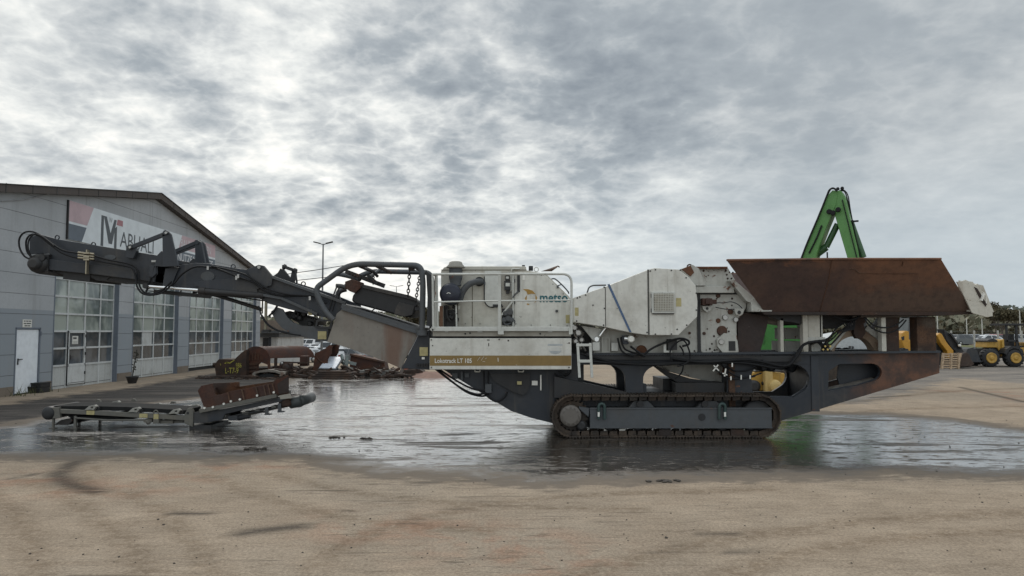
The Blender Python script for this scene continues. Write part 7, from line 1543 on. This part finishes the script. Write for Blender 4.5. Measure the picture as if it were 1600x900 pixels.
mb.add([(x * 1.3, y, hh(x, y)) for y in Ys for x in xs], [(j * 31 + i, j * 31 + i + 1, (j + 1) * 31 + i + 1, (j + 1) * 31 + i) for j in range(4) for i in range(30)], True)
o = obj('hills', mb, plain('hill_ground', (.045, .045, .03), .95, 0, .3, .0)); tag(o, kind='structure')
def leaf_mat(name, a, b):
    m, nt, bs = _nodes(name); oi = nt.nodes.new('ShaderNodeTexCoord').outputs['Object']
    nt.links.new(_mix(nt, _map(nt, _noise(nt, oi, .35, 4, .6), .38, .62), a, b), bs.inputs['Base Color']); bs.inputs['Roughness'].default_value = .9; bs.inputs['Specular IOR Level'].default_value = .1
    return m
def clumps(seed, centres, per, leaf):
    """crowns as clouds of small leaf faces: centres = (x, y, z, rx, rz)"""
    rg = np.random.RandomState(seed); V = []
    for (x, y, z, rx, rz) in centres:
        d = rg.normal(size=(per, 3)); d /= np.linalg.norm(d, axis=1)[:, None]; r = rg.rand(per) ** .45
        c = np.stack([x + d[:, 0] * r * rx, y + d[:, 1] * r * rx, z + d[:, 2] * r * rz], 1)
        u = rg.normal(size=(per, 3)); u /= np.linalg.norm(u, axis=1)[:, None]; v = np.cross(u, rg.normal(size=(per, 3))); v /= np.linalg.norm(v, axis=1)[:, None]
        s = (leaf * (.5 + rg.rand(per)))[:, None]
        V.append(np.stack([c - u * s, c + v * s * .7, c + u * s, c - v * s * .7], 1).reshape(-1, 3))
    V = np.concatenate(V); return V
def leaf_obj(name, V, mat, parent=None, loc=(0, 0, 0)):
    me = bpy.data.meshes.new(name); n = len(V) // 4; off = np.array(wloc(parent)) if parent else np.array(loc)
    me.from_pydata((V - off).tolist(), [], np.arange(n * 4).reshape(-1, 4).tolist()); me.materials.append(mat); me.update()
    o = bpy.data.objects.new(name, me); COL.objects.link(o)
    if parent: o.parent = parent
    else: o.location = loc
    return o
rs = random.Random(17); cen = []
for i in range(420):
    Yd = rs.uniform(165, 235); px = rs.uniform(-60, 1760); x = ray(px, 518).x / ray(px, 518).y * Yd
    top = 484 if px > 1200 else (490 if px > 560 else 497)
    zt = CAMH + (518 - (top + rs.uniform(-5, 9))) / FPX * Yd; rz = zt * .5
    cen.append((x, Yd, rz, rs.uniform(3.0, 5.5), rz))
o = leaf_obj('woodland', clumps(5, cen, 130, .75), leaf_mat('wood_leaves', (.15, .155, .11), (.25, .225, .165))); tag(o, kind='stuff')
cen = []
for i in range(260):
    Yd = rs.uniform(300, 380); px = rs.uniform(-60, 1760); x = ray(px, 518).x / ray(px, 518).y * Yd
    zt = CAMH + (518 - ((474 if px > 1100 else 494) + rs.uniform(-3, 8))) / FPX * Yd; cen.append((x, Yd, zt * .55, rs.uniform(7, 11), zt * .45))
o = leaf_obj('far_woods', clumps(6, cen, 110, 1.3), leaf_mat('far_leaves', (.12, .135, .11), (.18, .175, .14))); tag(o, kind='stuff')
M['bark'] = plain('bark', (.075, .062, .05), .9, 0, .4)
def tree(px, ytop, Yd, label, seed, bare=.5, wd=3.5):
    x = ray(px, 518).x / ray(px, 518).y * Yd; zt = CAMH + (518 - ytop) / FPX * Yd
    t = thing('tree', label, 'tree', (x, Yd, 0), 'trees at the edge of the woods'); rg = random.Random(seed)
    mb = MB(); tips = []
    def branch(p, d, ln, r, lv):
        q = p + d * ln; mb.cyl(p, q, r, 5, r * .6)
        if lv == 0: tips.append(q); return
        for k in range(3 if lv > 1 else 4):
            dd = (d + Vector((rg.gauss(0, .45), rg.gauss(0, .45), rg.uniform(-.05, .35)))).normalized(); branch(p + d * ln * rg.uniform(.6, 1), dd, ln * rg.uniform(.55, .8), r * .55, lv - 1)
    branch(Vector((x, Yd, 0)), Vector((rg.gauss(0, .04), 0, 1)).normalized(), zt * .36, zt * .022, 4); obj('trunk', mb, M['bark'], t)
    sc = (zt - zt * .3) / max(.1, max(q.z for q in tips) - zt * .3)
    leaf_obj('crown', clumps(seed, [(q.x, q.y, min(q.z, zt), 1.0, .8) for q in tips], int(10 + 26 * (1 - bare)), .17 + .1 * (1 - bare)), leaf_mat('crown_leaves_%d' % seed, (.06, .055, .035), (.10, .085, .05)), t)
tree(1566, 463, 140, 'bare brown tree highest above the woods behind the wheel loader', 3, .75); tree(1556, 470, 146, 'thin bare tree right beside the hopper tail plate', 4, .85); tree(1592, 478, 150, 'brown tree over the cab of the wheel loader', 8, .5); tree(652, 468, 150, 'pale budding tree seen beneath the hanging magnet', 6, .6); tree(644, 480, 160, 'low bush like tree left of the budding tree under the magnet', 7, .3); tree(1398, 484, 140, 'thin tree between the two brown hopper posts', 9, .6)
